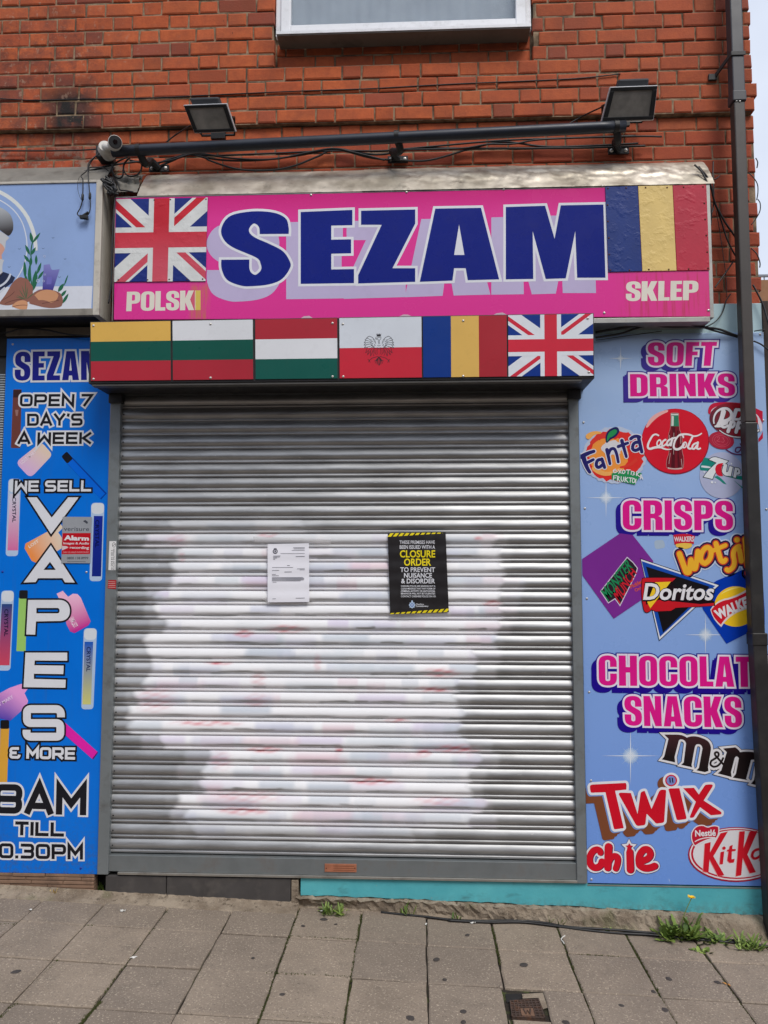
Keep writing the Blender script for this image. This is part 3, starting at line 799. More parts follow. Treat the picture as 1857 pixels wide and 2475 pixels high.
S_ = [(smooth_pts([(698, 565, 0), (698, 550, 0), (691, 528, 0), (663, 514, 0), (612, 510.5, 0), (558, 521, 0), (536, 549, 0), (539, 575, 0), (562, 597, 0), (619, 622, 0), (630, 637, 0), (631, 652, 0), (617, 664, 0), (604, 653, 0), (603, 627, 0)], 5)),
      (smooth_pts([(535, 627.5, 0), (536, 650, 0), (549, 676, 0), (582, 690, 0), (610, 691.5, 0), (651, 687, 0), (682, 674, 0), (701, 648, 0), (701, 632, 0), (684, 607, 0), (651, 589, 0), (619, 575, 0), (604, 563, 0), (603, 551, 0), (614, 540, 0), (626, 548, 0), (628, 565.5, 0)], 5))]
S_ = [([(v.x, v.y) for s in S_ for v in s], [])]
big = S_ + poly((727, 512), (852, 507), (852, 544), (801, 545), (801, 579), (849, 578), (849, 612), (801, 613), (801, 651), (856, 650), (856, 684), (727, 686)) \
    + poly((873, 509), (1004, 506), (1004, 540), (949, 648), (1004, 648), (1004, 681), (866, 685), (866, 665), (923, 543), (873, 543)) \
    + [([(1052.5, 504), (1163, 502), (1207, 675), (1131, 677), (1126, 648), (1098, 648), (1094, 678), (1015, 681)], [[(1110, 542), (1123, 616), (1098, 616)]])] \
    + poly((1223, 500), (1318, 497), (1341, 577), (1356, 496), (1459, 494), (1464, 671), (1395.5, 671), (1391, 558), (1368, 672.5), (1319.5, 674), (1288, 558), (1289.5, 674), (1223, 675))
bigo = outline(big, 6) + poly((1106, 535), (1127, 620), (1094, 620))
art('letter_shadow', shift(bigo, -29, 31), ink(LILAC), SGY - LAY, SIGN, clip=sq)
LO = art('letter_outline', bigo, ink(WHITE), SGY - 2 * LAY, SIGN)
art('lettering', big, ink(NAVY, .28), SGY - 3 * LAY, SIGN)
CREAM = ink((226, 220, 206))
art('small_lettering', heavy('POLSKI', [(307, 705), (484, 701.5), (484, 749), (305, 752)], 3), CREAM, SGY - LAY, SIGN)
art('stained_letter', heavy('I', [(472.5, 701.7), (485, 701.5), (485, 749), (472.5, 749.4)], 0), ink((216, 190, 92)), SGY - 2 * LAY, SIGN)
art('small_lettering', heavy('SKLEP', [(1514, 680), (1689, 678), (1688, 725), (1513, 728)], 3), CREAM, SGY - LAY, SIGN)
art('peeled_vinyl', poly((726, 770), (735, 764), (748, 763), (757, 769)) + poly((958, 768), (975, 760), (986, 760), (1002, 767)) + poly((1188, 764), (1200, 757), (1215, 755), (1225, 760)), ink((206, 178, 190)), SGY - LAY, SIGN)

# screwed metal flag plates on the sign
def rough_plate(name, rgb):
    t = NT(name); c = lin(rgb); hsh = t.noise(20, 4, .6)
    v = t.mix(t.rng(t.noise(7, 5), .3, .7), tuple(x * .86 for x in c), tuple(min(1, x * 1.06) for x in c))
    v = t.mix(t.rng(t.noise(42, 5, .7), .68, .74, 0, .5), v, lin((92, 62, 44)))
    t.col(v); t.set('Roughness', .42); t.set('Specular IOR Level', .3); t.bump(t.math('ADD', t.rng(hsh, .5, .75), t.math('MULTIPLY', t.noise(70, 3), .3)), .32, .005); return t.m
PY = SGY - .005
def plate(name, q, m, parent): return slab(name, q, PY, SGY - .0005, m, parent, bevel=.001)
pb = rough_plate('plate_blue', (16, 48, 120)); py_ = rough_plate('plate_yellow', (226, 196, 122)); pr_ = rough_plate('plate_red', (186, 44, 66))
prw = rough_plate('plate_white', (218, 220, 218)); prb = rough_plate('plate_navy', (16, 40, 122)); prr = rough_plate('plate_scarlet', (200, 30, 48))
_b = prr.node_tree; _p = _b.nodes['Principled BSDF']; _o = _p.inputs['Base Color'].links[0].from_socket
_g = _b.nodes.new('ShaderNodeNewGeometry'); _s = _b.nodes.new('ShaderNodeSeparateXYZ'); _r = _b.nodes.new('ShaderNodeMapRange'); _m = _b.nodes.new('ShaderNodeMix'); _m.data_type = 'RGBA'
_b.links.new(_g.outputs['Position'], _s.inputs[0]); _b.links.new(_s.outputs['Z'], _r.inputs[0]); _r.inputs[1].default_value = P(390, 540, SGY).z; _r.inputs[2].default_value = P(390, 640, SGY).z; _r.inputs[4].default_value = .8
_b.links.new(_r.outputs[0], _m.inputs['Factor']); _b.links.new(_o, _m.inputs['A']); _m.inputs['B'].default_value = (*lin((206, 84, 102)), 1); _b.links.new(_m.outputs['Result'], _p.inputs['Base Color'])   # sun-bleached lower half
plate('flag_plate', [(1463.5, 451), (1542, 449), (1552.5, 655), (1471, 657)], pb, SIGN)
plate('flag_plate', [(1543, 449), (1626, 447.5), (1636, 653.5), (1553.5, 655)], py_, SIGN)
plate('flag_plate', [(1627, 447.5), (1708, 446), (1716, 652), (1637, 653.5)], pr_, SIGN)
UJQ = [(281, 481), (502, 477), (497, 679), (276, 681)]
def union_jack(parent, q, y, mats, k=(.10, .035, .06, .32), flip=False):
    """layers of the crosses clipped to the plate; mats = white, red"""
    f = quadmap(q); clip = [f(0, 0), f(1, 0), f(1, 1), f(0, 1)]
    asp = math.hypot(q[1][0] - q[0][0], q[1][1] - q[0][1]) / math.hypot(q[3][0] - q[0][0], q[3][1] - q[0][1])
    H = math.hypot(q[3][0] - q[0][0], q[3][1] - q[0][1])
    dg_ = [[f(-.2, -.2), f(1.2, 1.2)], [f(1.2, -.2), f(-.2, 1.2)]]
    cw, rw = H * k[3], H * k[3] * .6
    w = stroke(dg_[0], H * k[0] * 2) + stroke(dg_[1], H * k[0] * 2) + stroke([f(.5, -.1), f(.5, 1.1)], cw) + stroke([f(-.1, .5), f(1.1, .5)], cw)
    art('white_crosses', w, mats[0], y - LAY, parent, clip=clip)
    r_ = []
    for (u0, v0) in ((0, 0), (1, 0), (1, 1), (0, 1)):
        a, c = Vector(f(u0, v0)), Vector(f(.5, .5)); d = (c - a).normalized(); nn = Vector((d.y, -d.x)); o = H * k[1]
        p0, p1 = a - d * 30 + nn * -o, a + (c - a) * .72 + nn * -o
        r_.append(((p0, p1)))
    for a, c in r_: art('red_diagonal', stroke([(a.x, a.y), (c.x, c.y)], H * k[2]), mats[1], y - 2 * LAY, parent, clip=clip)
    art('white_cross', stroke([f(.5, -.1), f(.5, 1.1)], cw) + stroke([f(-.1, .5), f(1.1, .5)], cw), mats[0], y - 3 * LAY, parent, clip=clip)
    art('red_cross', stroke([f(.5, -.1), f(.5, 1.1)], rw) + stroke([f(-.1, .5), f(1.1, .5)], rw), mats[1], y - 4 * LAY, parent, clip=clip)
UJP = plate('flag_plate', UJQ, prb, SIGN)
union_jack(UJP, UJQ, PY, (prw, prr), (.12, .052, .075, .31))
screws(SIGN, [(286, 676), (357, 676), (409, 675), (452, 675), (490, 674), (498, 481), (373, 483), (412, 482)], PY - 4 * LAY, RUSTY, .004)
screws(SIGN, [(1470, 455), (1514, 454), (1561, 453), (1613, 453), (1653, 452), (1700, 451), (1703, 491), (1705, 530), (1708, 569), (1710, 609), (1712, 648), (1665, 650), (1617, 651), (1569, 651), (1522, 653), (1476, 653), (1473, 615), (1472, 575), (1470, 535), (1469, 495)], PY, RUSTY, .0045)
screws(SIGN, [(1457, 449), (1461, 756), (1713, 750), (752, 471), (983, 464), (1218, 457)], SGY, SCREW, .007)

# ================================================================== shutter housing and its six flag boards
HY = -.25
HZ0, HZ1 = P(800, 921, HY).z, P(800, 772, HY).z
HX0, HX1 = P(216, 850, HY).x, P(1436, 835, HY).x
BLACK = mat('black_metal', (30, 30, 32), .55, 0, .15, 8, dirt=((84, 80, 74), 9, .35))
HOOD = thing('shutter_housing', (0, HY, HZ0), 'long black shutter box carrying the six small flags over the closed shutter', 'shutter box')
b = MB(); b.box(HX0, HX1, HY, -.0, HZ0, HZ1); b.build('box', BLACK, HOOD, bevel=.003)
b = MB(); b.box(HX0 + .015, HX1 - .06, HY + .006, HY + .05, HZ0 - .012, HZ0 - .0005); b.build('bottom_lip', mat('grey_lip', (92, 90, 86), .5, .3), HOOD, bevel=.002)
FB = [((219, 412), 'yellow green and red striped flag board at the left end of the shutter box', [(222, 178, 88), (18, 84, 72), (176, 44, 58)], 'h', ((226, 787), (226, 916))),
      ((417, 611), 'white green and red striped flag board, second in the row', [(220, 222, 226), (18, 84, 72), (172, 44, 58)], 'h', ((509, 783), (509, 913))),
      ((617, 815), 'red white and green striped flag board, third in the row', [(172, 46, 58), (222, 224, 228), (22, 88, 78)], 'h', ((804, 781), (804, 910))),
      ((820.5, 1019), 'white over red flag board with a small black eagle', [(212, 218, 226), (200, 44, 62)], 'h', ((829, 783), (830, 910))),
      ((1022.5, 1225), 'blue yellow and red upright striped flag board on the shutter box', [(16, 56, 134), (222, 180, 96), (168, 44, 54)], 'v', ((1120, 775), (1120, 909))),
      ((1228.5, 1434), 'crossed red white and blue flag board at the right end of the shutter box', [(16, 52, 134)], 'u', ((1421, 769), (1424, 899)))]
FY = HY - .006
for (xa, xb), lab, cols, kind, sc in FB:
    yt, yb = 777 - (xa - 219) * .0172, 923.5 - (xa - 219) * .0105
    yt2, yb2 = 777 - (xb - 219) * .0172, 923.5 - (xb - 219) * .0105
    q = [(xa, yt + 2), (xb, yt2 + 2), (xb + 1.0, yb2 - 3), (xa + 1.0, yb - 3)]
    f = quadmap(q); c = P(*f(.5, 1), HY)
    o = thing('flag_board', c, lab, 'flag board', 'flag boards on the shutter box')
    fr_ = [(-.008, -.012), (1.008, -.012), (1.008, 1.012), (-.008, 1.012)]
    slab('backing', [f(*p) for p in fr_], HY - .0035, HY - .0004, BLACK, o)
    if kind == 'u':
        p_ = slab('panel', q, FY, HY - .0036, ink(cols[0]), o)
        union_jack(o, q, FY, (ink((222, 226, 232)), ink((206, 46, 66))), (.13, .045, .062, .34))
    elif kind == 'h':
        n = len(cols)
        for k, cc in enumerate(cols):
            slab('stripe', [f(0, k / n), f(1, k / n), f(1, (k + 1) / n), f(0, (k + 1) / n)], FY, HY - .0036, ink(cc), o, bevel=.0004)
    else:
        for k, cc in enumerate(cols):
            slab('stripe', [f(k / 3, 0), f((k + 1) / 3, 0), f((k + 1) / 3, 1), f(k / 3, 1)], FY, HY - .0036, ink(cc), o, bevel=.0004)
    screws(o, sc, FY - (4 * LAY if kind == 'u' else 0), SCREW, .0065)
    if len(cols) == 2:                             # the eagle, drawn in thin black lines
        TE = Zm(870, 780, 10.375); L = []; W_ = 1.0
        def ln(s, w=W_):
            for pts, cl in path(s, TE): L.extend(stroke(pts, w, cl))
        L += shape("M410 265 L435 300 L455 262 L475 300 L500 262 L515 300 L540 265 L522 345 H430 Z", TE)
        ln("M420 350 Q390 370 400 410 L440 412 Q470 400 465 470 L480 540"); ln("M530 350 Q540 400 500 430 Q480 460 500 530"); ln("M440 370 H520"); ln("M410 395 L450 385")
        for s in (1, -1):
            X = lambda x, s=s: 480 + s * (x - 480)
            def lm(pts, w=W_): L.extend(stroke([TE(X(x), y) for x, y in pts], w))
            lm([(560, 520), (585, 440), (640, 370), (720, 335), (745, 345)], 1.2)
            for (x0, y0, x1, y1, x2, y2) in ((745, 345, 790, 380, 740, 400), (775, 380, 830, 430, 750, 450), (800, 430, 850, 500, 740, 500), (810, 500, 855, 560, 730, 540), (800, 560, 850, 630, 700, 590), (770, 610, 815, 760, 690, 640), (740, 700, 770, 810, 660, 660), (690, 720, 690, 840, 620, 670)):
                lm([(x0, y0), (x1, y1), (x2, y2)], 1.1); lm([(x2, y2), ((x2 + 560) / 2, (y2 + 560) / 2 - 15)], .8)
            for (x, y) in ((620, 430), (650, 470), (600, 480), (640, 520), (680, 430), (690, 500), (590, 540), (660, 560)): lm([(x - 14, y - 12), (x, y + 8), (x + 14, y - 10)], .8)
            lm([(560, 560), (620, 590), (680, 560)], .9); lm([(480, 660), (560, 640), (640, 610)], .9)
            for (x, y) in ((520, 700), (555, 720), (590, 690), (620, 740)): lm([(x, y - 50), (x + 8, y + 40), (x - 14, y + 90)], .9)
            lm([(500, 840), (560, 860), (640, 880), (720, 940), (760, 920)], 1.2); lm([(720, 940), (740, 990)], 1.2); lm([(720, 940), (700, 1000)], 1)
            for (x1, y1) in ((500, 1060), (530, 1040), (570, 1020), (600, 960)): lm([(490, 860), ((490 + x1) / 2 + 18, 950), (x1, y1)], 1.2)
        ln("M480 840 L484 1075", 1.4); ln("M440 560 Q480 600 520 560"); ln("M430 620 Q480 650 530 620")
        art('eagle_emblem', L, ink((46, 44, 50)), FY - LAY, o)

# ================================================================== the roller shutter
SHT = thing('roller_shutter', (-.4, 0, P(800, 2120, 0).z), 'closed galvanised roller shutter blotched with white overspray and red residue', 'roller shutter')
zg0, zg1 = P(800, 983, .0).z, P(800, 2074.5, .0).z
PITCHZ = (zg0 - zg1) / 31
cx0, cx1 = P(262, 1800, .012).x - .03, P(1390, 1800, .012).x + .03
PROF = [(0, 0.0085), (0.012, 0.0051), (0.03, 0.00042), (0.07, -0.00172), (0.15, -0.00515), (0.25, -0.00842), (0.35, -0.01061), (0.44, -0.01154), (0.52, -0.01076), (0.59, -0.00811), (0.65, -0.00406), (0.69, 0.00034), (0.72, 0.00255), (0.745, 0.00238), (0.77, 0.00034), (0.8, -0.00109), (0.85, -0.00156), (0.905, -0.00125), (0.93, 0.00034), (0.945, 0.0051), (0.955, 0.0085), (0.985, 0.00893)]
CY0 = .016
ROWS = {1270: (415, 735, .35), 1305: (352, 1195, .75), 1340: (430, 1212, .95), 1375: (420, 1215, 1), 1408: (412, 1213, 1), 1442: (378, 1212, 1), 1476: (378, 1212, 1), 1510: (400, 1205, 1), 1545: (354, 1198, 1),
        1580: (360, 1150, 1), 1615: (364, 1148, 1), 1650: (350, 1108, 1), 1685: (330, 1102, 1), 1718: (310, 1118, 1), 1752: (316, 1112, 1), 1788: (392, 1135, 1), 1824: (505, 1160, 1), 1860: (494, 1138, 1), 1895: (489, 1137, 1),
        1930: (430, 1170, 1), 1966: (450, 1140, .9), 2000: (470, 1000, .4)}
rp = random.Random(21)
nxs = 460
vs, fs, cols = [], [], []
top_n = 5
xsn = [cx0 + (cx1 - cx0) * i / nxs for i in range(nxs + 1)]
pxs = [928.5 + (x / (4.0)) * FPX for x in xsn]       # only used to read the spray extents off the photograph
def pixx(x, z):
    c = AX @ (np.array([x, CY0, z]) - CAM); return PW / 2 + FPX * c[0] / c[2], PH / 2 + FPX * c[1] / c[2]
rows = []
for s in range(-top_n, 31): rows.append(zg0 - s * PITCHZ)
def sm(a, b_, x):
    t_ = min(1, max(0, (x - a) / (b_ - a))); return t_ * t_ * (3 - 2 * t_)
patches, scr, reds = [], [], []
for k in range(340):
    patches.append((rp.uniform(.0, 1), rp.randrange(8, 32), rp.uniform(.02, .075), rp.choice(((.48, .53, .60), (.48, .53, .60), (.55, .57, .68), (.62, .56, .70), (.70, .50, .56), (.62, .66, .70))), rp.uniform(.3, .85), rp.uniform(.15, .6)))
for k in range(34): reds.append((rp.uniform(.12, .80), rp.randrange(9, 31), rp.uniform(.012, .05), rp.uniform(.25, .75), rp.uniform(.55, .95)))
for k in range(120): scr.append((rp.uniform(.08, .95), rp.randrange(6, 31), rp.uniform(.015, .07), rp.uniform(.5, .72), rp.uniform(.35, .95)))
rowinfo = {}
for s in range(0, 31):
    zc = zg0 - (s + .45) * PITCHZ; pyc = pixx(-.4, zc)[1]
    key = min(ROWS, key=lambda k: abs(k - pyc)); rowinfo[s] = ROWS[key] if abs(key - pyc) < 22 else None
REDPX = [(430, 1305, 40, 26), (440, 1345, 14, 26), (648, 1293, 34, 12), (1157, 1303, 16, 14), (1190, 1455, 34, 14), (590, 1530, 34, 16), (695, 1518, 70, 18), (530, 1602, 46, 7), (625, 1640, 26, 40), (768, 1600, 14, 40), (375, 1690, 70, 60), (500, 1746, 120, 10),
         (620, 1690, 40, 30), (640, 1808, 60, 14), (1025, 1810, 26, 18), (820, 1805, 14, 20), (535, 1835, 40, 40), (600, 1920, 120, 30), (590, 1955, 90, 16), (1060, 1925, 90, 22), (1065, 1620, 60, 20), (960, 1735, 40, 9), (1050, 1660, 60, 14), (900, 1880, 90, 16), (1110, 1800, 90, 20)]
for si, zt in enumerate(rows):
    s = si - top_n; info = rowinfo.get(s)
    for j, (tt, yy) in enumerate(PROF):
        z = zt - tt * PITCHZ
        for i, x in enumerate(xsn):
            wob = .0006 * math.sin(x * 5 + s * 1.7) + .0005 * math.sin(x * 17 + s * 3.1 + tt * 3)
            vs.append((x, CY0 + yy + wob, z))
    # paint per slat
    pat_s = [p_ for p_ in patches if p_[1] == s]; scr_s = [p_ for p_ in scr if p_[1] == s]
    px_, py_c = zip(*[pixx(x, zt - .45 * PITCHZ) for x in xsn])
    for j, (tt, yy) in enumerate(PROF):
        pyj = py_c[0] + (tt - .45) * 34.5
        red_s = [r_ for r_ in REDPX if abs(pyj - r_[1]) < r_[3] * .8]
        for i, x in enumerate(xsn):
            u = (x - cx0) / (cx1 - cx0); px = px_[i]
            c = [.80, .80, .82]; a = 0.0
            if info:
                l, r_, op = info
                jit = 6 * math.sin(tt * 5 + s * 2.1)
                a = op * sm(l - 14 + jit, l + 12 + jit, px) * (1 - sm(r_ - 12 + jit, r_ + 14 + jit, px))
                h1, h2 = (s * 7919 % 13) / 13, (s * 104729 % 11) / 11
                a = max(a, op * (.12 + .25 * h2) * sm(l - 30 - 50 * h1, l - 14 - 50 * h1, px) * (1 - sm(r_ + 6 + 50 * h2, r_ + 24 + 50 * h2, px)))
            und = sm(.40, .56, tt) * (1 - sm(.68, .72, tt))
            a *= 1 - und * max(0, .20 + .34 * math.sin(u * 23 + s * 4.1) + .22 * math.sin(u * 61 + s * 2.3))
            for pu, ps, pw, pc, pa, pt in pat_s:
                if abs(u - pu) < pw:
                    e = (1 - sm(pw * .72, pw, abs(u - pu))) * pa * (1 - .8 * sm(.0, .45, abs(tt - pt)))
                    c = [c[q] + (pc[q] - c[q]) * e for q in range(3)]
            for pu, ps, pw, pt, pa in scr_s:
                if abs(u - pu) < pw:
                    e = pa * sm(0, .25, 1 - abs(u - pu) / pw) * (1 - sm(.01 + .05 * abs(math.sin(u * 37 + ps)), .10, abs(tt - pt - .03 * math.sin(u * 60))))
                    a *= 1 - e
            for rx, ry, rw, rh in red_s:
                if abs(px - rx) < rw:
                    e = (1 - sm(.2, 1, math.hypot((px - rx) / rw, (pyj - ry) / (rh * .8)))) * (.55 + .45 * math.sin(px * .13 + ry) * math.sin(pyj * .45 + px * .06))
                    e = max(0, e) * (.85 if rh < 22 else .42)
                    c = [c[0] + (.60 - c[0]) * e, c[1] + (.10 - c[1]) * e, c[2] + (.13 - c[2]) * e]; a = max(a, e * .9)
            cols.append((*c, a))
m_ = len(PROF) * len(rows); w_ = nxs + 1
for j in range(m_ - 1):
    for i in range(nxs): fs.append((j * w_ + i, (j + 1) * w_ + i, (j + 1) * w_ + i + 1, j * w_ + i + 1))
me = bpy.data.meshes.new('curtain'); me.from_pydata(vs, [], fs)
at = me.color_attributes.new('Spray', 'FLOAT_COLOR', 'POINT'); at.data.foreach_set('color', np.array(cols, dtype=np.float32).ravel())
me.polygons.foreach_set('use_smooth', [True] * len(me.polygons))
if me.polygons[0].normal.y > 0: me.flip_normals()
t = NT('galvanised_sprayed')
c_, a_ = t.attr('Spray', True)
steel = t.mix(t.rng(t.noise(7, 6, .6, (.5, 1, 2.2)), .3, .7), lin((146, 147, 148)), lin((180, 181, 182)))
steel = t.mix(t.rng(t.noise(30, 5, .7, (.12, 1, 3.5)), .56, .72, 0, .5), steel, lin((104, 103, 101)))
steel = t.mix(t.rng(t.noise(60, 3, .7, (.3, 1, 1)), .68, .76, 0, .6), steel, lin((216, 216, 214)))
zz = t.sep()
a2 = t.math('MULTIPLY', a_, t.rng(t.noise(90, 3, .6, (.2, 1, 2)), .2, .4, .8, 1))
t.col(t.mix(a2, steel, c_)); t.set('Metallic', t.rng(a2, 0, .8, .82, 0)); t.set('Roughness', t.rng(a2, 0, 1, .46, .5))
t.bump(t.noise(22, 4, .5, (.35, 1, 1.5)), .05, .004)
cur = link('curtain', me, SHT, t.m)
STEEL = mat('grey_channel', (124, 130, 132), .5, .3, .12, 6, dirt=((80, 76, 70), 12, .6), bump=.05, bscale=30)
zb0, zb1 = P(800, 2121, -.006).z, P(800, 2076.5, -.006).z
gxl0, gxl1 = P(252, 1500, -.012).x, P(278, 1500, -.012).x
gxr0, gxr1 = P(1384, 1500, -.012).x, P(1408, 1500, -.012).x
for (ga, gb) in ((gxl0, gxl1), (gxr0, gxr1)):
    b = MB(); b.box(ga, gb, -.014, .07, P(250, 2112, 0).z, HZ0 - .03); b.build('guide_rail', STEEL, SHT, bevel=.003)
    b = MB(); b.box(ga - .004, gb + .012, -.03, .02, HZ0 - .05, HZ0 - .001); b.build('guide_bracket', BLACK, SHT, bevel=.003)
b = MB(); b.box(gxl1 - .004, gxr0 + .004, -.006, .03, zb0 + .010, zb1); b.build('bottom_rail', mat('bottom_rail_steel', (126, 132, 134), .45, .45, .15, 7, dirt=((112, 96, 86), 7, .6), bump=.08, bscale=24), SHT, bevel=.002)
b = MB(); b.box(gxl1 + .05, gxr0 + .002, -.016, .03, zb0 - .003, zb0 + .0095); b.build('bottom_angle', ALU, SHT, bevel=.0015)
cop = mat('copper_plate', (184, 120, 92), .45, .4, .2, 25)
pl = slab('maker_plate', [(785, 2088), (862, 2089), (862, 2109), (785, 2108)], -.010, -.0065, cop, SHT)
ik = ink((120, 72, 52))
for k in range(3): art('plate_lines', poly((806, 2093 + k * 5), (856, 2094 + k * 5), (856, 2095.2 + k * 5), (806, 2094.2 + k * 5)), ik, -.010 - LAY, pl)
screws(SHT, [(789, 2099), (858, 2099)], -.010, RUSTY, .003)
RIV = mat('dark_rivet', (40, 40, 42), .6)
for s in range(0, 31):
    z = zg0 - (s + .42) * PITCHZ; b = MB(); b.cyl((gxl1 + .012, CY0 - .0095, z), (gxl1 + .012, CY0 - .0128, z), .004, n=8); b.build('rivet', RIV, SHT)
# stickers on the left guide
o = slab('guide_sticker', [(264.5, 1308), (281, 1308), (279, 1378), (262, 1378)], -.0152, -.0143, ink((226, 226, 226)), None, bevel=0, origin=P(271, 1378, -.0145)); tag(o, 'narrow white sticker on the left guide rail of the shutter', 'sticker')
ikd = ink((60, 60, 66))
small('print', '01204 811011', [(268.5, 1377), (268.5, 1330), (272.5, 1330), (272.5, 1377)], ikd, -.0152 - LAY, o, .01)
small('print', 'ROLLER SHUTTERS', [(273.5, 1377), (273.5, 1326), (277, 1326), (277, 1377)], ikd, -.0152 - LAY, o, .01)
art('print', [(ell(275.5, 1317, 4.2, 6), [ell(275.5, 1317, 3.3, 5)])] + stroke([(272, 1320), (279, 1314)], 1), ikd, -.0152 - LAY, o)
o = slab('guide_sticker', [(262, 1402), (281, 1402), (280, 1424), (260, 1422)], -.0152, -.0143, ink((176, 40, 44)), None, bevel=0, origin=P(271, 1424, -.0145)); tag(o, 'small worn red sticker on the left guide rail', 'sticker')
art('print', [p for k in range(4) for p in stroke([(262, 1406 + k * 4.4), (279, 1406.5 + k * 4.4)], 1.2)], ink((206, 170, 166)), -.0152 - LAY, o)

# ------------------------------------------------------------------ papers taped to the shutter
def ripple(a, ph):
    def f(v): return Vector((v.x, v.y + a * math.sin((v.z - zg0) / PITCHZ * 2 * math.pi + ph) + a * 1.4 * math.sin(v.x * 21 + v.z * 9), v.z))
    return f
def sheet(name, q, y, m, warp, nx=24, nz=40, parent=None, origin=None):
    f = quadmap(q); vs = [warp(P(*f(i / nx, j / nz), y)) for j in range(nz + 1) for i in range(nx + 1)]
    k = len(vs); vs += [v + Vector((0, .0006, 0)) for v in vs]
    fs = [(j * (nx + 1) + i, (j + 1) * (nx + 1) + i, (j + 1) * (nx + 1) + i + 1, j * (nx + 1) + i + 1) for j in range(nz) for i in range(nx)]
    fs += [tuple(i_ + k for i_ in f_[::-1]) for f_ in fs]
    b = MB(); b.add(vs, fs); return b.build(name, m, parent, smooth=True, origin=origin)
PYY = -.0045
PQ = [(937.5, 1288.5), (1077.5, 1286.5), (1085.3, 1479.6), (943.5, 1485)]
o = thing('closure_poster', P(1014, 1485, PYY), 'black poster with yellow and white capitals and hazard striped ends taped to the shutter', 'poster')
rw = ripple(.0009, .4)
sheet('sheet', PQ, PYY, mat('poster_black', (34, 32, 34), .38, 0, .1, 8), rw, parent=o)
fq = quadmap(PQ); TP = Zm(920, 1270, 9.222)
YEL = ink((240, 220, 40)); WHT = ink((222, 224, 230))
def pq(x0, x1, y0, y1, dx=0): return [TP(x0, y0), TP(x1, y0), TP(x1 + dx, y1), TP(x0 + dx, y1)]
for w_, q_, m_c, bo in (('THESE PREMISES HAVE', pq(425, 1212, 335, 412), WHT, .015), ('BEEN ISSUED WITH A', pq(428, 1216, 440, 522), WHT, .015), ('CLOSURE', pq(432, 1220, 552, 716), YEL, .022), ('ORDER', pq(525, 1128, 736, 900), YEL, .022),
                   ('TO PREVENT', pq(440, 1218, 932, 1040), WHT, .02), ('NUISANCE', pq(525, 1148, 1058, 1168), WHT, .02), ('& DISORDER', pq(462, 1216, 1184, 1294), WHT, .02),
                   ('CHESHIRE POLICE ARE SENDING OUT A', pq(455, 1222, 1334, 1372), WHT, .02), ('CLEAR MESSAGE THAT ANY FORM OF', pq(455, 1222, 1390, 1428), WHT, .02), ('CRIMINAL ACTIVITY OR ANTI-SOCIAL', pq(455, 1222, 1445, 1483), WHT, .02), ('BEHAVIOUR WILL NOT BE TOLERATED.', pq(457, 1224, 1500, 1538), WHT, .02),
                   ('CONTACT CHESHIRE POLICE ON 101', pq(457, 1230, 1560, 1602), WHT, .015), ('Cheshire', pq(785, 965, 1738, 1775), WHT, .01), ('Constabulary', pq(785, 1068, 1782, 1825), WHT, .015)):
    small('print', w_, q_, m_c, PYY - .0010, o, bo, rw)
def hazard(v0, v1, n, rise):
    f = fq; out = []
    for k in range(n):
        u = k / n; out += poly(f(u + .05, v0), f(u + .11, v0), f(u + .05, v1), f(u - .01, v1))
    return out
art('hazard_stripes', hazard(-.001, .048, 11, 0), YEL, PYY - .0010, o, clip=[fq(0, .002), fq(.95, .002), fq(.95, .014), fq(0, .046)], warp=rw)
art('hazard_stripes', hazard(.955, 1.002, 11, 0), YEL, PYY - .0010, o, clip=[fq(.0, .985), fq(1, .955), fq(1, .998), fq(0, .998)], warp=rw)
ST = []
cxp, cyp = TP(705, 1775)
for k in range(16):
    r_ = 8.2 if k % 2 == 0 else 6.2
    ST.append((cxp + r_ * math.cos(R(k * 22.5 - 90)), cyp + r_ * 1.05 * math.sin(R(k * 22.5 - 90))))
art('crest', [(ST, [])] + poly((cxp - 2.4, cyp - 7), (cxp - 1.6, cyp - 11), (cxp + 1.6, cyp - 11), (cxp + 2.4, cyp - 7)), ink((178, 200, 226)), PYY - .0010, o, warp=rw)
art('crest', disc(cxp, cyp, 4.4, 4.4), ink((70, 104, 170)), PYY - .0013, o, warp=rw)
art('crest', [(ell(cxp, cyp, 2.9, 2.9), [ell(cxp, cyp, 1.6, 1.6)])], ink((200, 214, 232)), PYY - .0016, o, warp=rw)
NQ = [(647, 1315), (747, 1313), (748, 1455), (647, 1456)]
o = thing('court_notice', P(697, 1456, PYY), 'white printed letter in a plastic sleeve taped to the middle of the shutter', 'paper notice')
rw2 = ripple(.0007, 1.2)
sheet('sheet', NQ, PYY, mat('paper', (240, 240, 248), .5, 0, .03, 8), rw2, parent=o)
gi = ink((92, 92, 104)); TN = Zm(600, 1260, 3.132); L = []
for (x0, x1, y, w) in ((340, 428, 200, 1), (345, 428, 209, 1), (330, 428, 221, .8), (245, 428, 244, .7), (190, 245, 263, 1), (190, 240, 271, 1), (190, 220, 279, 1), (190, 205, 288, 1), (360, 428, 267, 1.1), (295, 315, 335, 1.2), (182, 340, 350, .8), (370, 428, 360, .9), (180, 235, 373, .9), (390, 428, 368, .9), (275, 330, 384, 1.1),
                     (180, 210, 403, .9), (180, 232, 413, 1), (180, 415, 425, .7), (180, 423, 431, 1), (180, 425, 438, 1), (180, 420, 445, 1), (180, 397, 452, 1), (185, 215, 463, .7), (185, 210, 587, .9), (360, 428, 582, 1)):
    L += stroke([TN(x0, y), TN(x1, y - 1)], w)
art('print', L, gi, PYY - .0010, o, warp=rw2)
cx_, cy_ = TN(205, 226)
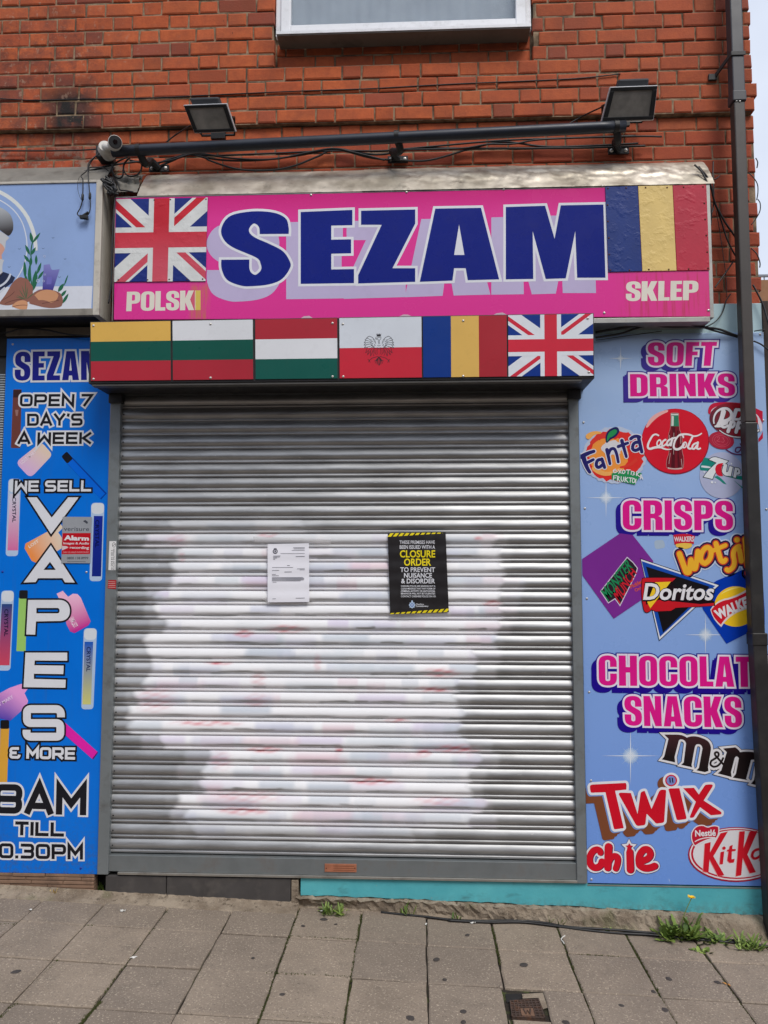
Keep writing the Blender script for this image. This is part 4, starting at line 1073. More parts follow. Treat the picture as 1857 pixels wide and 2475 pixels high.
art('crest', [(ell(cx_, cy_ + .5, 6, 6), [ell(cx_, cy_ + .5, 3.6, 3.6)])] + poly((cx_ - 3, cy_ - 4), (cx_ - 3.4, cy_ - 7), (cx_ + 3.4, cy_ - 7), (cx_ + 3, cy_ - 4)) + disc(cx_, cy_ + .5, 2, 2.6), gi, PYY - .0010, o, warp=rw2)
TAPE = mat('clear_tape', (206, 204, 206), .2, 0, .1, 20)
TAPE.node_tree.nodes['Principled BSDF'].inputs['Alpha'].default_value = .4
art('tape', poly((612, 1297), (690, 1299), (800, 1304), (800, 1314), (690, 1312), (614, 1310)) + poly((636, 1447), (640, 1445), (652, 1459), (650, 1462)), TAPE, PYY - .0006, o, warp=rw2)

# ================================================================== left blue panel
BLUE = (0, 104, 206); DARK = (26, 27, 34)
xl_, xr_ = P(17, 818, 0).x, P(254.5, 1500, 0).x
zt_, zb_ = P(60, 818, 0).z, P(100, 2111, 0).z
LP = thing('sign_board', ((xl_ + xr_) / 2, 0, zb_), 'tall bright blue board with white stacked capitals and opening hours beside the shutter', 'sign board')
t = NT('blue_print'); v = t.mix(t.rng(t.noise(3, 4), .3, .7), lin((0, 108, 212)), lin((2, 116, 222)))
v = t.mix(t.rng(t.noise(120, 3, .6), .70, .76, 0, .35), v, lin((40, 70, 120)))
v = t.mix(t.rng(t.noise(26, 5, .65, (1, 1, .06)), .55, .75, 0, .16), v, lin((70, 84, 100)))
z_ = t.sep(); v = t.mix(t.math('MULTIPLY', t.rng(z_['Z'], zb_ + .35, zb_), t.rng(t.noise(45, 5, .7), .45, .65, 0, .5)), v, lin((72, 84, 96)))
t.col(v); t.set('Roughness', .3); t.set('Specular IOR Level', .25); BLUEM = t.m
b = MB(); b.box(xl_, xr_, 0, .0058, zb_, zt_); b.build('panel', BLUEM, LP, bevel=.001)
b = MB(); b.box(xl_ + .004, xr_ - .004, .006, .03, zb_ + .004, zt_ - .004); b.build('backing', SHELL, LP)
L6, L7, L8 = Zm(0, 780, 4.706), Zm(0, 1230, 4.706), Zm(0, 1680, 4.424)
def vape(name, layers):
    """a printed picture: first layer is the part, the others its sub-parts"""
    top = None
    for k, (nm, polys, c) in enumerate(layers):
        g = c if isinstance(c[0], tuple) and len(c) == 4 else None
        o = art(nm if top else name, polys, None if g else ink(c), -LAY * (1 + k * .5), top or LP, grad=g)
        top = top or o
def tp(T, *p): return [T(*q) for q in p]
def crystal(cap, body, case, g, wr, rot_):
    vape('printed_bottle', [('case', rrect(case, .3), (176, 198, 226)), ('cap', rrect(cap, .42), (214, 220, 228)), ('body', poly(*body), g)])
    small('print', 'CRYSTAL', wr, ink(rot_), -LAY * 3, LP, .02)
vape('printed_stick', [('body', rrect(tp(L6, (150, 757), (246, 757), (232, 1425), (124, 1425)), .12), (110, 62, 56)), ('tip', poly(*tp(L6, (150, 765), (246, 765), (240, 850), (148, 850))), (58, 36, 34)), ('mark', poly(*tp(L6, (172, 990), (212, 990), (200, 1060), (180, 1060))), (150, 112, 108))])
vape('printed_card', [('body', rrect(tp(L6, (470, 1355), (600, 1500), (345, 1770), (175, 1590)), .28), (tp(L6, (480, 1420))[0], (228, 206, 184), tp(L6, (270, 1680))[0], (214, 176, 222)))])
small('print', 'LOST MARY', tp(L6, (222, 1585), (395, 1440), (420, 1475), (250, 1615)), ink((236, 220, 232)), -LAY * 3, LP, .02)
vape('printed_stick', [('edge', poly(*tp(L6, (825, 1532), (1215, 1940), (1150, 2012), (765, 1605))), (0, 60, 160)), ('body', poly(*tp(L6, (815, 1540), (1195, 1945), (1140, 2000), (765, 1600))), (0, 104, 222)), ('tip', rrect(tp(L6, (760, 1462), (832, 1545), (765, 1605), (697, 1522)), .25), (24, 26, 34))])
crystal(tp(L6, (102, 1775), (235, 1775), (232, 1920), (98, 1930)), tp(L6, (108, 1945), (220, 1945), (205, 2590), (85, 2590)), tp(L6, (96, 1775), (240, 1775), (205, 2655), (64, 2655)), (L6(150, 2200), (206, 206, 222), L6(140, 2600), (214, 104, 160)), tp(L6, (182, 1985), (182, 2270), (140, 2270), (140, 1985)), (38, 44, 70))
crystal(tp(L6, (1042, 2052), (1185, 2052), (1182, 2175), (1040, 2175)), tp(L7, (1068, 80), (1170, 80), (1150, 768), (1045, 768)), tp(L6, (1038, 2048), (1188, 2048), (1160, 2940), (1018, 2940)), (L7(1100, 80), (16, 40, 150), L7(1100, 780), (8, 36, 130)), tp(L7, (1130, 125), (1128, 440), (1082, 440), (1084, 125)), (6, 18, 70))
crystal(tp(L7, (20, 932), (158, 932), (156, 1058), (18, 1058)), tp(L7, (20, 1082), (140, 1082), (108, 1780), (-18, 1780)), tp(L7, (16, 930), (160, 930), (118, 1840), (-30, 1840)), (L7(80, 1250), (30, 70, 130), L7(60, 1640), (206, 70, 96)), tp(L7, (96, 1140), (92, 1450), (46, 1450), (50, 1140)), (14, 18, 50))
vape('printed_stick', [('body', rrect(tp(L7, (214, 1010), (306, 1010), (292, 1622), (186, 1618)), .06), (156, 204, 108)), ('tip', rrect(tp(L7, (220, 925), (318, 925), (314, 1022), (216, 1022)), .2), (30, 32, 36))])
vape('printed_card', [('body', [(tp(L7, (290, 395), (640, 205), (690, 170), (718, 215), (662, 268), (700, 320), (728, 395), (700, 450), (420, 618), (360, 590), (280, 450)), [])], (L7(340, 480), (238, 146, 78), L7(640, 300), (226, 208, 186)))])
small('print', 'LOST', tp(L7, (318, 420), (430, 345), (445, 375), (335, 450)), ink((240, 222, 206)), -LAY * 3, LP, .03)
vape('printed_card', [('body', [(tp(L7, (645, 965), (715, 932), (775, 1000), (830, 965), (880, 968), (920, 1010), (1032, 1280), (1005, 1325), (850, 1412), (800, 1395), (760, 1320), (690, 1060)), [])], (L7(760, 1050), (240, 186, 214), L7(890, 1390), (196, 16, 142)))])
small('print', 'LOST MARY', tp(L7, (838, 1355), (775, 1245), (830, 1215), (890, 1325)), ink((240, 214, 230)), -LAY * 3, LP, .03)
crystal(tp(L7, (960, 1360), (1102, 1360), (1098, 1490), (955, 1490)), tp(L7, (962, 1512), (1060, 1512), (1035, 2225), (938, 2225)), tp(L7, (954, 1358), (1104, 1358), (1062, 2280), (925, 2280)), (L7(1000, 1720), (0, 84, 186), L7(1000, 2060), (206, 204, 122)), tp(L7, (1032, 1570), (1028, 1850), (982, 1850), (986, 1570)), (8, 30, 80))
vape('printed_card', [('body', [(tp(L8, (-60, 10), (100, -75), (230, -120), (300, -70), (262, -20), (300, 60), (285, 120), (110, 275), (-60, 240)), [])], (L8(200, 20), (234, 160, 220), L8(60, 250), (84, 66, 176)))])
small('print', 'LOST MARY', tp(L8, (-95, 135), (130, -5), (148, 30), (-80, 165)), ink((232, 206, 236)), -LAY * 3, LP, .02)
vape('printed_stick', [('edge', poly(*tp(L8, (690, 300), (1050, 615), (998, 690), (690, 425))), (90, 20, 110)), ('body', poly(*tp(L8, (690, 290), (1042, 608), (985, 682), (690, 420))), (226, 36, 170))])
vape('printed_stick', [('body', rrect(tp(L8, (5, 355), (98, 355), (76, 942), (-14, 940)), .08), (222, 166, 62)), ('tip', rrect(tp(L8, (5, 268), (98, 268), (98, 362), (4, 362)), .2), (26, 24, 26))])
HI = -LAY * 5
def lettering(parent, layers, y, n0='lettering', names=('lettering_edge', 'lettering')):
    for k, (polys, m) in enumerate(layers): art(names[min(k, len(names) - 1)], polys, m, y - LAY * k * 1.2, parent)
mwht, mdrk, mnavy = ink((220, 222, 228)), ink(DARK), ink((24, 28, 134))
q = [(37, 850), (246, 847.5), (247, 918), (35, 920)]
hz = heavy('SEZAM', q, 7)
lettering(LP, [(outline(hz, 4.6), mwht), (hz, mnavy)], HI)
for w_, q_, sw in (('OPEN 7', [(49, 953), (226, 952), (224, 981.5), (48, 982)], 6.2), ("DAY'S", [(66, 1000), (200, 999), (199, 1028.5), (66, 1029)], 6.2), ('A WEEK', [(43, 1045), (222, 1044.5), (221, 1073), (42, 1073)], 6.2),
                   ('8AM', [(-12, 1896), (208, 1899), (206.5, 1971), (-14, 1965)], 15.5), ('TILL', [(37, 1986), (155, 1988.5), (154.5, 2022), (36, 2019)], 8), ('10.30PM', [(-22, 2038), (200, 2042), (200, 2078), (-22, 2074)], 7.6)):
    ex = sw * .52
    lettering(LP, [(wide(w_, q_, sw + 2 * (4.2 if sw < 10 else 5), 4.2), mwht), (wide(w_, q_, sw), mdrk)], HI)
for w_, q_, sw in (('WE SELL', [(37, 1162), (221, 1161), (220, 1187.5), (36, 1188)], 5.8), ('& MORE', [(24, 1806.5), (182, 1807), (181.5, 1836), (23, 1833)], 6.6)):
    lettering(LP, [(wide(w_, q_, sw + 8.5, 4.2), mdrk), (wide(w_, q_, sw), mwht)], HI)
VP = poly(*tp(L6, (312, 1985), (415, 1985), (582, 2250), (742, 1985), (895, 1985))[:0]) if 0 else poly((66, 1202), (89, 1202), (125, 1251), (165, 1202), (190, 1202), (123.5, 1291))
VP += [([(123, 1318), (181, 1408), (157, 1407.5), (151, 1397.5), (92, 1397.5), (86, 1407), (57, 1408)], [[(121, 1358), (135, 1377.5), (105, 1377.5)]])]
VP += [([q_ for q_, in zip(path("M68 1450 H144 C160 1450 169 1462 169 1476 C169 1492 160 1500 146 1501 L87 1502 L85 1534 L63.5 1533.5 Z")[0][0])], [path("M88 1469.5 L139 1469.5 Q144 1470 144 1476 Q144 1482 139 1482.5 L88 1482.5 Z")[0][0]])]
VP += poly((61.6, 1577.5), (162.5, 1577.5), (162.5, 1597), (84, 1596.5), (83, 1608), (154, 1609), (153, 1629.5), (82, 1628.5), (82, 1641), (159, 1643), (158, 1662.5), (57, 1661))
sS = []
for pts, cl in path("M 652 238 L 652 205 Q 645 150 595 150 H 335 Q 288 150 288 195 V 255 Q 288 300 335 300 H 598 Q 645 300 645 345 V 400 Q 645 446 600 446 H 335 Q 284 446 284 400 V 372", L8): sS += stroke(pts, 19)
lettering(LP, [(outline(VP, 4.2) + [p for pts, cl in path("M 652 238 L 652 205 Q 645 150 595 150 H 335 Q 288 150 288 195 V 255 Q 288 300 335 300 H 598 Q 645 300 645 345 V 400 Q 645 446 600 446 H 335 Q 284 446 284 400 V 372", L8) for p in stroke(pts, 27.5, ext=4)], mdrk), (VP + sS, mwht)], HI)
screws(LP, [(6, 1382), (195, 2099)], -LAY, mat('blue_cap', (10, 40, 150), .4), .006)
screws(LP, [(209, 1383), (31, 832)], -LAY, SCREW, .006)
AQ = [(151.5, 1249), (222, 1249.5), (218, 1361.5), (148, 1361)]
o = slab('alarm_sticker', AQ, HI - .003, HI - .0022, mat('silver_sticker', (162, 166, 172), .4, .2, .05, 10), None, bevel=0, origin=P(185, 1361, HI)); tag(o, 'silver and red alarm sticker on the blue board beside the tall white letters', 'sticker')
ay = HI - .003
art('red_band', poly(*tp(L7, (713, 276), (1032, 274), (1024, 514), (702, 516))), ink((190, 20, 36)), ay - LAY, o)
for w_, q_, c_, bo in (('verisure', tp(L7, (728, 205), (1015, 208), (1012, 252), (726, 250)), (70, 74, 84), .0), ('Alarm', tp(L7, (728, 298), (1015, 312), (1012, 362), (726, 358)), (226, 222, 226), .05), ('Images & Audio', tp(L7, (722, 378), (1014, 378), (1012, 414), (720, 410)), (222, 206, 210), .03),
                       ('recording', tp(L7, (795, 424), (1014, 426), (1010, 468), (793, 460)), (222, 206, 210), .03), ('24H GUARD RESPONSE', tp(L7, (720, 484), (1010, 484), (1008, 502), (718, 504)), (216, 150, 156), .01), ('0800 138 8999', tp(L7, (762, 545), (1005, 546), (1003, 572), (760, 574)), (70, 74, 84), .01)):
    small('print', w_, q_, ink(c_), ay - LAY * 2, o, bo)
art('print', poly(*tp(L7, (945, 140), (970, 125), (1002, 150), (992, 172), (972, 158))), ink((70, 74, 84)), ay - LAY, o)
art('print', shape("M706 420 L760 425 L780 440 L706 472 Z", L7), ink((214, 196, 200)), ay - LAY * 2, o)
art('print', [p for p in stroke(tp(L7, (765, 598), (975, 600)), 1.6)], ink((110, 112, 120)), ay - LAY, o)

# ================================================================== right pale blue panel
rx0, rx1 = P(1408.5, 1500, 0).x, P(1853, 2140, 0).x
rx1 = CORN - .018
rz0, rz1 = P(1600, 2141, 0).z, P(1600, 806, 0).z
RP = thing('sign_board', ((rx0 + rx1) / 2, 0, rz0), 'tall pale blue board with pink headings and snack and drink emblems behind the drainpipe', 'sign board')
t = NT('pale_print'); z_ = t.sep(); v = t.mix(t.rng(z_['Z'], rz0, rz1), lin((102, 146, 224)), lin((170, 196, 230)))  # paler towards the top: light reflected off the board, painted into its colour
v = t.mix(t.rng(t.noise(2.6, 4), .3, .7, 0, .25), v, lin((116, 158, 220)))
lo = t.math('MULTIPLY', t.rng(z_['Z'], rz0 + 1.3, rz0 + .2), t.rng(t.noise(90, 3, .65), .66, .74, 0, .5)); v = t.mix(lo, v, lin((52, 66, 104)))
sc_ = t.math('MULTIPLY', t.rng(z_['Z'], rz0 + .9, rz0), t.rng(t.noise(30, 4, .6, (1, 1, .25), 1.5), .69, .72, 0, .6)); v = t.mix(sc_, v, lin((190, 206, 232)))
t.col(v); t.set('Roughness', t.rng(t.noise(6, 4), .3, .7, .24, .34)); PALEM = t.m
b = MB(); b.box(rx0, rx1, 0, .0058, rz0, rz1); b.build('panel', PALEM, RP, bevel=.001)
b = MB(); b.box(rx0, rx1, -.002, .03, rz0 - .006, rz0 - .0002); b.build('drip_edge', ALU, RP)
A1, A2, A3, A4 = Zm(1370, 780, 3.4086), Zm(1370, 1180, 3.4086), Zm(1370, 1560, 3.4086), Zm(1370, 1850, 3.4086)
A8, AD = Zm(1380, 960, 3.48), Zm(1620, 960, 7.004)
RH = -LAY * 7
RCLIP = [(1399, 795), (1842, 795), (1856, 2150), (1420, 2145)]
def heading(w_, q_, sh, navy):
    l = heavy(w_, q_, 6); o1 = outline(l, 4.6); o2 = outline(l, 7.2); sh_ = []
    for k in range(1, 4): sh_ += shift(o1, sh[0] * k / 3, sh[1] * k / 3)
    h = art('heading', sh_ + o2, ink(navy), RH, RP)
    art('heading_edge', o1, ink((230, 222, 236)), RH - LAY * 1.2, h)
    art('heading_face', l, ink((222, 26, 138)), RH - LAY * 2.4, h)
heading('SOFT', [(1566, 827), (1734, 826), (1728, 884), (1567, 884)], (-12, 8), (62, 48, 146))
heading('DRINKS', [(1523, 904), (1776, 902), (1778, 957.5), (1524, 958)], (-12, 10), (60, 44, 146))
heading('CRISPS', [(1505, 1209), (1772, 1210), (1773, 1282), (1506, 1281)], (-12, 9), (36, 20, 140))
heading('CHOCOLATE', [(1447, 1584), (1856, 1588), (1858, 1661), (1448, 1657)], (-13, 13), (32, 10, 138))
heading('SNACKS', [(1509, 1682), (1792, 1684), (1795, 1759), (1511, 1754)], (-13, 12), (32, 10, 138))
def sparkle(cx, cy, r, l, dr=0):
    s = None
    for k, (rr, c) in enumerate(((r * 1.25, (150, 180, 222)), (r, (172, 196, 228)), (r * .72, (200, 214, 232)), (r * .45, (228, 232, 234)))):
        o = art('sparkle' if s is None else 'glow', disc(cx, cy, rr, rr, n=24), ink(c), -LAY * (1 + .5 * k), s or RP); s = s or o
    ra = []
    for a, q in ((0, l), (90, l), (180, l), (270, l)): c_, s_ = math.cos(R(a)), math.sin(R(a)); ra += poly((cx - s_ * 1.5, cy + c_ * 1.5), (cx + c_ * q, cy + s_ * q), (cx + s_ * 1.5, cy - c_ * 1.5))
    art('rays', ra, ink((220, 228, 238)), -LAY * 3.2, s)
    rb_ = []
    for a in range(15, 360, 30): c_, s_ = math.cos(R(a)), math.sin(R(a)); q = l * .42; rb_ += poly((cx - s_ * .9, cy + c_ * .9), (cx + c_ * q, cy + s_ * q), (cx + s_ * .9, cy - c_ * .9))
    art('rays', rb_, ink((190, 208, 230)), -LAY * 2.9, s)
for p_, r_, l_ in ((A1(445, 293), 7, 30), (A2(325, 78), 13, 50), (A2(1145, 1208), 13, 52), (A3(527, 910), 15, 72)): sparkle(*p_, r_, l_)
art('glue_mark', rrect(tp(A2, (720, 430), (800, 425), (815, 490), (730, 505)), .35), ink((168, 186, 206)), -LAY, RP)
def logo(name, layers, base=None):
    top = None
    for k, (nm, polys, c) in enumerate(layers):
        g = c if isinstance(c[0], tuple) and len(c) == 4 else None
        o = art(nm if top else name, polys, None if g else ink(c), RH - LAY * (1 + k * .8), top or RP, grad=g, clip=RCLIP); top = top or o
    return top
def strk(T, s, w, cap='round', join='round'):
    out = []
    for pts, cl in path(s, T): out += stroke(pts, w, cl, cap=cap, join=join)
    return out
def brush(T, s, w0, w1, n=7):
    """tapering brush stroke"""
    out = []; w0 += GROW[0]; w1 += GROW[0]
    for pts, cl in path(s, T, n):
        m = len(pts)
        for i in range(m - 1):
            a, b_ = Vector(pts[i]), Vector(pts[i + 1]); wa, wb = w0 + (w1 - w0) * i / (m - 1), w0 + (w1 - w0) * (i + 1) / (m - 1)
            d = b_ - a
            if d.length < 1e-6: continue
            d.normalize(); nn = Vector((-d.y, d.x))
            out.append(([tuple(a + nn * wa / 2), tuple(b_ + nn * wb / 2), tuple(b_ - nn * wb / 2), tuple(a - nn * wa / 2)], []))
            out.append((ell(b_.x, b_.y, wb / 2, wb / 2, n=12), []))
        out.append((ell(*pts[0], w0 / 2, w0 / 2, n=12), []))
    return out
# orange soda splash
def jag(cx, cy, rx, ry, n, a, seed):
    r_ = random.Random(seed); return [([(cx + (rx + r_.uniform(-a, a)) * math.cos(2 * math.pi * k / n), cy + (ry + r_.uniform(-a, a)) * math.sin(2 * math.pi * k / n)) for k in range(n)], [])]
fx, fy = A8(370, 490)
FL = lambda: brush(A8, "M105 500 Q130 590 160 630", 12, 8) + brush(A8, "M90 500 Q140 470 195 455", 11, 8) + brush(A8, "M130 555 L190 525", 8, 7) \
    + brush(A8, "M255 525 Q215 520 215 570 Q225 610 265 570", 8, 8) + brush(A8, "M262 520 L285 590", 8, 8) + brush(A8, "M305 442 L330 560", 9, 7) + brush(A8, "M316 480 Q330 425 362 432 Q384 440 400 545", 8, 7) \
    + brush(A8, "M430 365 L468 500", 9, 7) + brush(A8, "M400 415 L480 385", 8, 7) + brush(A8, "M575 380 Q520 370 520 430 Q535 465 580 430", 8, 8) + brush(A8, "M570 335 L598 460", 9, 8) + brush(A8, "M505 350 Q540 315 580 335", 8, 8)
logo('orange_soda_emblem', [('halo', jag(fx, fy, 77, 69, 60, 3, 1), (186, 198, 220)), ('splash', jag(fx, fy, 69, 62, 54, 4, 2), (222, 48, 44)), ('juice', jag(fx - 14, fy + 2, 47, 46, 40, 4, 3), (240, 152, 66)),
    ('streak', brush(A8, "M150 330 Q190 290 250 300", 14, 5) + brush(A8, "M200 600 Q300 690 420 600", 13, 6), (242, 176, 96)), ('swirl', brush(A8, "M180 380 Q260 300 330 330", 10, 16) + brush(A8, "M420 590 Q500 580 545 530", 5, 9), (220, 60, 50)), ('pulp', jag(fx - 6, fy - 18, 25, 18, 24, 3, 4), (216, 214, 218)),
    ('lettering_edge', grow(FL, 2.2), (220, 220, 230)), ('lettering', FL(), (38, 36, 104)), ('leaf_edge', outline(shape("M305 375 Q290 300 345 270 Q400 240 400 290 Q380 330 335 345 Z", A8), 2.5, 'round'), (30, 34, 90)), ('leaf', shape("M305 375 Q300 300 350 278 Q390 258 390 292 Q370 325 330 340 Z", A8), (38, 146, 84)),
    ('green_patch', shape("M345 640 L470 612 L600 640 L560 700 L540 735 L400 705 L345 690 Z", A8), (36, 142, 84))])
so = RH - LAY * 11
EXO = RP
art('soda_words', strk(A8, "M378 605 Q350 610 362 632 Q372 640 392 625 M362 620 L385 615 M400 612 L425 640 M425 610 L402 642 M445 612 Q425 625 440 642 Q462 640 455 618 Z M468 612 L500 612 M484 612 L482 645 M512 622 L508 650 M520 625 Q545 630 528 642 Q545 650 522 655 M555 625 L552 660 M575 632 L555 648 L580 668 M590 650 L585 690 M592 652 L606 690 M585 676 L602 678 M362 660 L358 700 M362 662 L388 660 M360 680 L380 678 M395 665 L392 705 M396 665 Q418 672 396 685 L415 710 M425 668 Q420 705 435 708 Q446 705 446 672 M460 672 L455 712 M480 675 L460 692 L482 716 M490 678 L520 680 M505 680 L500 715 M530 682 Q510 700 522 718 Q545 718 540 690 Z M550 690 L545 722", 2.1), ink((226, 226, 230)), so, RP)
# red cola disc with bottle
cx_, cy_ = A8(880, 372)
bot = shape("M842 140 Q842 132 875 132 Q908 132 908 140 L906 175 Q910 210 912 245 L915 275 Q940 320 938 400 Q930 450 948 500 Q952 560 945 592 Q930 608 880 608 Q825 606 808 590 Q800 540 822 490 Q838 440 822 395 Q815 320 838 270 L840 245 Q842 200 845 175 Z", A8)
co = brush(A8, "M738 322 Q700 295 675 345 Q650 385 648 415 Q652 445 690 428 Q720 418 760 420", 4, 6) + brush(A8, "M760 420 Q800 448 848 436", 5, 2)
for c_ in ((742, 385, 15, 27), (958, 402, 15, 25)): p_ = A8(c_[0], c_[1]); co += [(ell(*p_, c_[2] / 2.5, c_[3] / 2.9, 18, n=20), [ell(*p_, c_[2] / 5.4, c_[3] / 5, 18, n=16)])]
co += brush(A8, "M798 358 Q768 365 768 405 Q780 418 800 395", 4.6, 4) + brush(A8, "M845 352 Q810 360 808 400 Q822 415 842 385", 4.6, 4.6) + brush(A8, "M855 345 L842 405", 5, 5) + brush(A8, "M862 345 L880 340", 4, 4)
co += brush(A8, "M948 338 Q940 300 915 318 Q868 355 866 420 Q880 450 918 432 Q945 415 950 395", 3.5, 6.5) + brush(A8, "M918 318 Q980 300 1030 328 Q1070 330 1100 305", 5, 3) + brush(A8, "M1022 338 Q995 390 985 420 Q995 440 1015 430", 5, 4.5)
co += brush(A8, "M1060 385 Q1020 395 1022 430 Q1040 445 1058 410", 4.6, 4.6) + brush(A8, "M1070 380 L1062 430 Q1075 440 1090 430", 5, 4)
logo('cola_disc', [('rim', disc(cx_, cy_, 82, 79.5), (150, 24, 50)), ('face', disc(cx_ - .6, cy_ - 1, 80.5, 78), (214, 26, 48)), ('shine', shape("M632 250 Q660 140 800 108 Q830 104 815 125 Q720 160 660 240 Q640 265 632 250 Z", A8), (236, 176, 172)),
    ('bottle_edge', outline(bot, .8), (190, 150, 150)), ('bottle', bot, (122, 26, 40)), ('glass_shade', shape("M850 250 L858 300 Q850 350 855 400 Q850 500 845 590 L875 595 L880 250 Z", A8) + shape("M905 280 L915 400 L908 480 L925 590 L900 595 L895 280 Z", A8), (84, 18, 30)), ('glass_light', strk(A8, "M832 320 L830 395 M838 470 L826 560 M868 300 L866 480 M930 520 L938 585 M926 320 L926 390", 1.1) + shape("M815 588 Q870 606 940 590 L936 604 Q870 612 818 602 Z", A8), (206, 178, 174)),
    ('neck', shape("M845 150 L908 150 L910 244 L842 244 Z", A8), (52, 128, 98)), ('neck_label', shape("M848 155 L868 160 L866 240 L846 242 Z M878 180 L890 182 L888 240 L876 240 Z", A8) + shape("M844 138 H906 V152 H844 Z", A8), (208, 214, 206)), ('lettering', co, (236, 230, 232))])
# maroon soda
cx_, cy_ = AD(1080, 380)
PP = lambda: brush(AD, "M745 440 Q720 330 800 240 Q880 170 970 195 Q1060 240 1040 330 Q1000 400 900 410", 3.4, 9.5) + brush(AD, "M905 245 Q880 380 810 480", 12, 9) + brush(AD, "M770 492 L850 492", 5, 5) \
   + brush(AD, "M880 470 L960 440 Q985 390 930 395 Q860 430 885 495 Q910 530 980 480", 6, 6) + brush(AD, "M1040 420 L985 580", 8.5, 8.5) + brush(AD, "M1030 430 Q1110 390 1090 470 Q1060 530 1020 500", 6, 6) + brush(AD, "M1160 430 L1120 590", 8.5, 8.5) + brush(AD, "M1150 440 Q1230 400 1215 480 Q1190 540 1150 520", 6, 6) \
   + brush(AD, "M1120 215 L1070 370", 9, 9) + brush(AD, "M1085 375 L1170 375 Q1250 330 1230 240 Q1200 200 1110 215", 6, 7) + brush(AD, "M1300 430 L1260 590", 8, 8) + brush(AD, "M840 560 Q980 680 1200 680 Q1400 660 1500 560", 2, 4.5)
logo('maroon_soda_emblem', [('swash', shape("M645 260 Q640 100 800 90 Q1000 70 1290 110 L1700 300 Q1750 560 1500 760 L1500 700 Q1620 560 1560 420 Q1480 250 1300 180 Q900 90 700 220 Q680 300 665 290 Z", AD), (196, 30, 62)), ('white_band', shape("M690 240 Q740 130 1000 125 Q1300 140 1480 300 Q1580 420 1560 560 L1530 600 Q1500 400 1400 260 Q1100 120 720 250 Z", AD), (222, 210, 222)),
    ('disc', [(ell(cx_, cy_, 59, 40, 8), [])], (AD(680, 400), (96, 34, 52), AD(1250, 180), (170, 20, 34))), ('tail', strk(AD, "M950 880 Q1060 980 1190 970 L1260 990 M1190 790 Q1250 850 1160 930 Q1080 940 1120 860 Q1180 820 1260 900", 3), (104, 42, 96)), ('date_disc', [(ell(*AD(870, 730), 31, 21, 10), [])], (176, 40, 66)), ('date_rings', [(ell(*AD(870, 730), 22, 16, 10), [ell(*AD(870, 730), 21, 15, 10)])] + [(ell(*AD(870, 730), 17, 12, 10), [ell(*AD(870, 730), 16, 11, 10)])] + strk(AD, "M800 690 Q830 650 840 690 Q830 720 790 740 L850 755 M880 690 Q930 680 900 710 Q940 730 900 765 L870 755", 1.3), (206, 84, 104)), ('lettering_edge', grow(PP, 1.2), (44, 22, 34)), ('lettering', PP(), (222, 220, 224))])
# lemon soda
cx_, cy_ = AD(880, 1230)
sv = shape("M665 1060 Q700 1010 780 1015 L985 1080 Q960 1110 930 1130 L890 1150 Q760 1250 720 1385 L570 1350 Q640 1240 790 1110 L700 1070 Z", AD)
up = shape("M920 1125 L970 1140 Q960 1200 950 1260 Q965 1280 985 1255 L1010 1165 L1065 1180 L1030 1340 L990 1330 Q900 1340 880 1250 Q890 1190 920 1125 Z", AD) + shape("M1100 1190 L1160 1200 Q1205 1240 1190 1290 Q1165 1320 1130 1310 L1115 1365 L1070 1355 Z M1140 1230 L1130 1275 Q1155 1270 1155 1245 Z", AD)
logo('lemon_soda_emblem', [('glow', disc(*AD(880, 1320), 54, 56), (178, 184, 214)), ('green', shape("M580 1020 L800 1060 L830 1130 Q760 1200 690 1250 L520 1240 Q490 1170 540 1110 Z", AD) + shape("M800 1330 Q880 1370 960 1480 L900 1460 Q840 1400 740 1350 Z", AD) + shape("M940 1340 L1280 1330 L1300 1420 Q1100 1380 1020 1360 Z", AD) + shape("M1060 1390 L1290 1570 L1220 1540 Z", AD), (24, 134, 122)), ('white_streak', shape("M530 1160 Q580 1150 690 1180 L680 1200 Q600 1200 530 1185 Z", AD), (220, 226, 232)), ('seven_edge', outline(sv + up, 1.6), (40, 52, 58)), ('seven', sv, (224, 228, 232)), ('red_dot', shape("M905 1115 Q770 1110 765 1220 Q775 1350 900 1335 Q840 1230 905 1115 Z", AD), (212, 26, 52)), ('lettering', up, (224, 228, 232)), ('bubbles', disc(*AD(712, 1440), 3, 3) + disc(*AD(580, 1265), 2, 2) + disc(*AD(1040, 1125), 2, 2) + disc(*AD(765, 1442), 1.8, 1.8), (228, 232, 238))])
# crisps
mon = [('square', poly(*tp(A2, (118, 590), (440, 372), (545, 385), (715, 600), (640, 905), (388, 1076), (118, 700))), (124, 46, 146))]
top = logo('purple_square', mon)
MQ = tp(A2, (290, 850), (515, 560), (560, 640), (340, 945))
ml = small('crisp_words', 'MONSTER', [A2(280, 845), A2(500, 570), A2(545, 655), A2(345, 935)], ink((30, 138, 86)), RH - LAY * 3.2, top, .02)
small('crisp_words', 'MUNCH', [A2(375, 855), A2(530, 650), A2(580, 700), A2(440, 955)], ink((206, 30, 48)), RH - LAY * 3.2, top, .02)
art('words_edge', outline(poly(*tp(A2, (285, 850), (500, 575), (545, 615), (580, 660), (570, 700), (440, 960), (400, 905), (345, 940))), 2.2), ink((214, 204, 220)), RH - LAY * 1.8, top)
art('words_ground', poly(*tp(A2, (285, 850), (500, 575), (545, 615), (580, 660), (570, 700), (440, 960), (400, 905), (345, 940))), ink((44, 34, 44)), RH - LAY * 2.4, top)
small('crisp_words', 'Pickled', tp(A2, (520, 800), (620, 745), (630, 780), (530, 830)), ink((214, 86, 40)), RH - LAY * 2, top, .03)
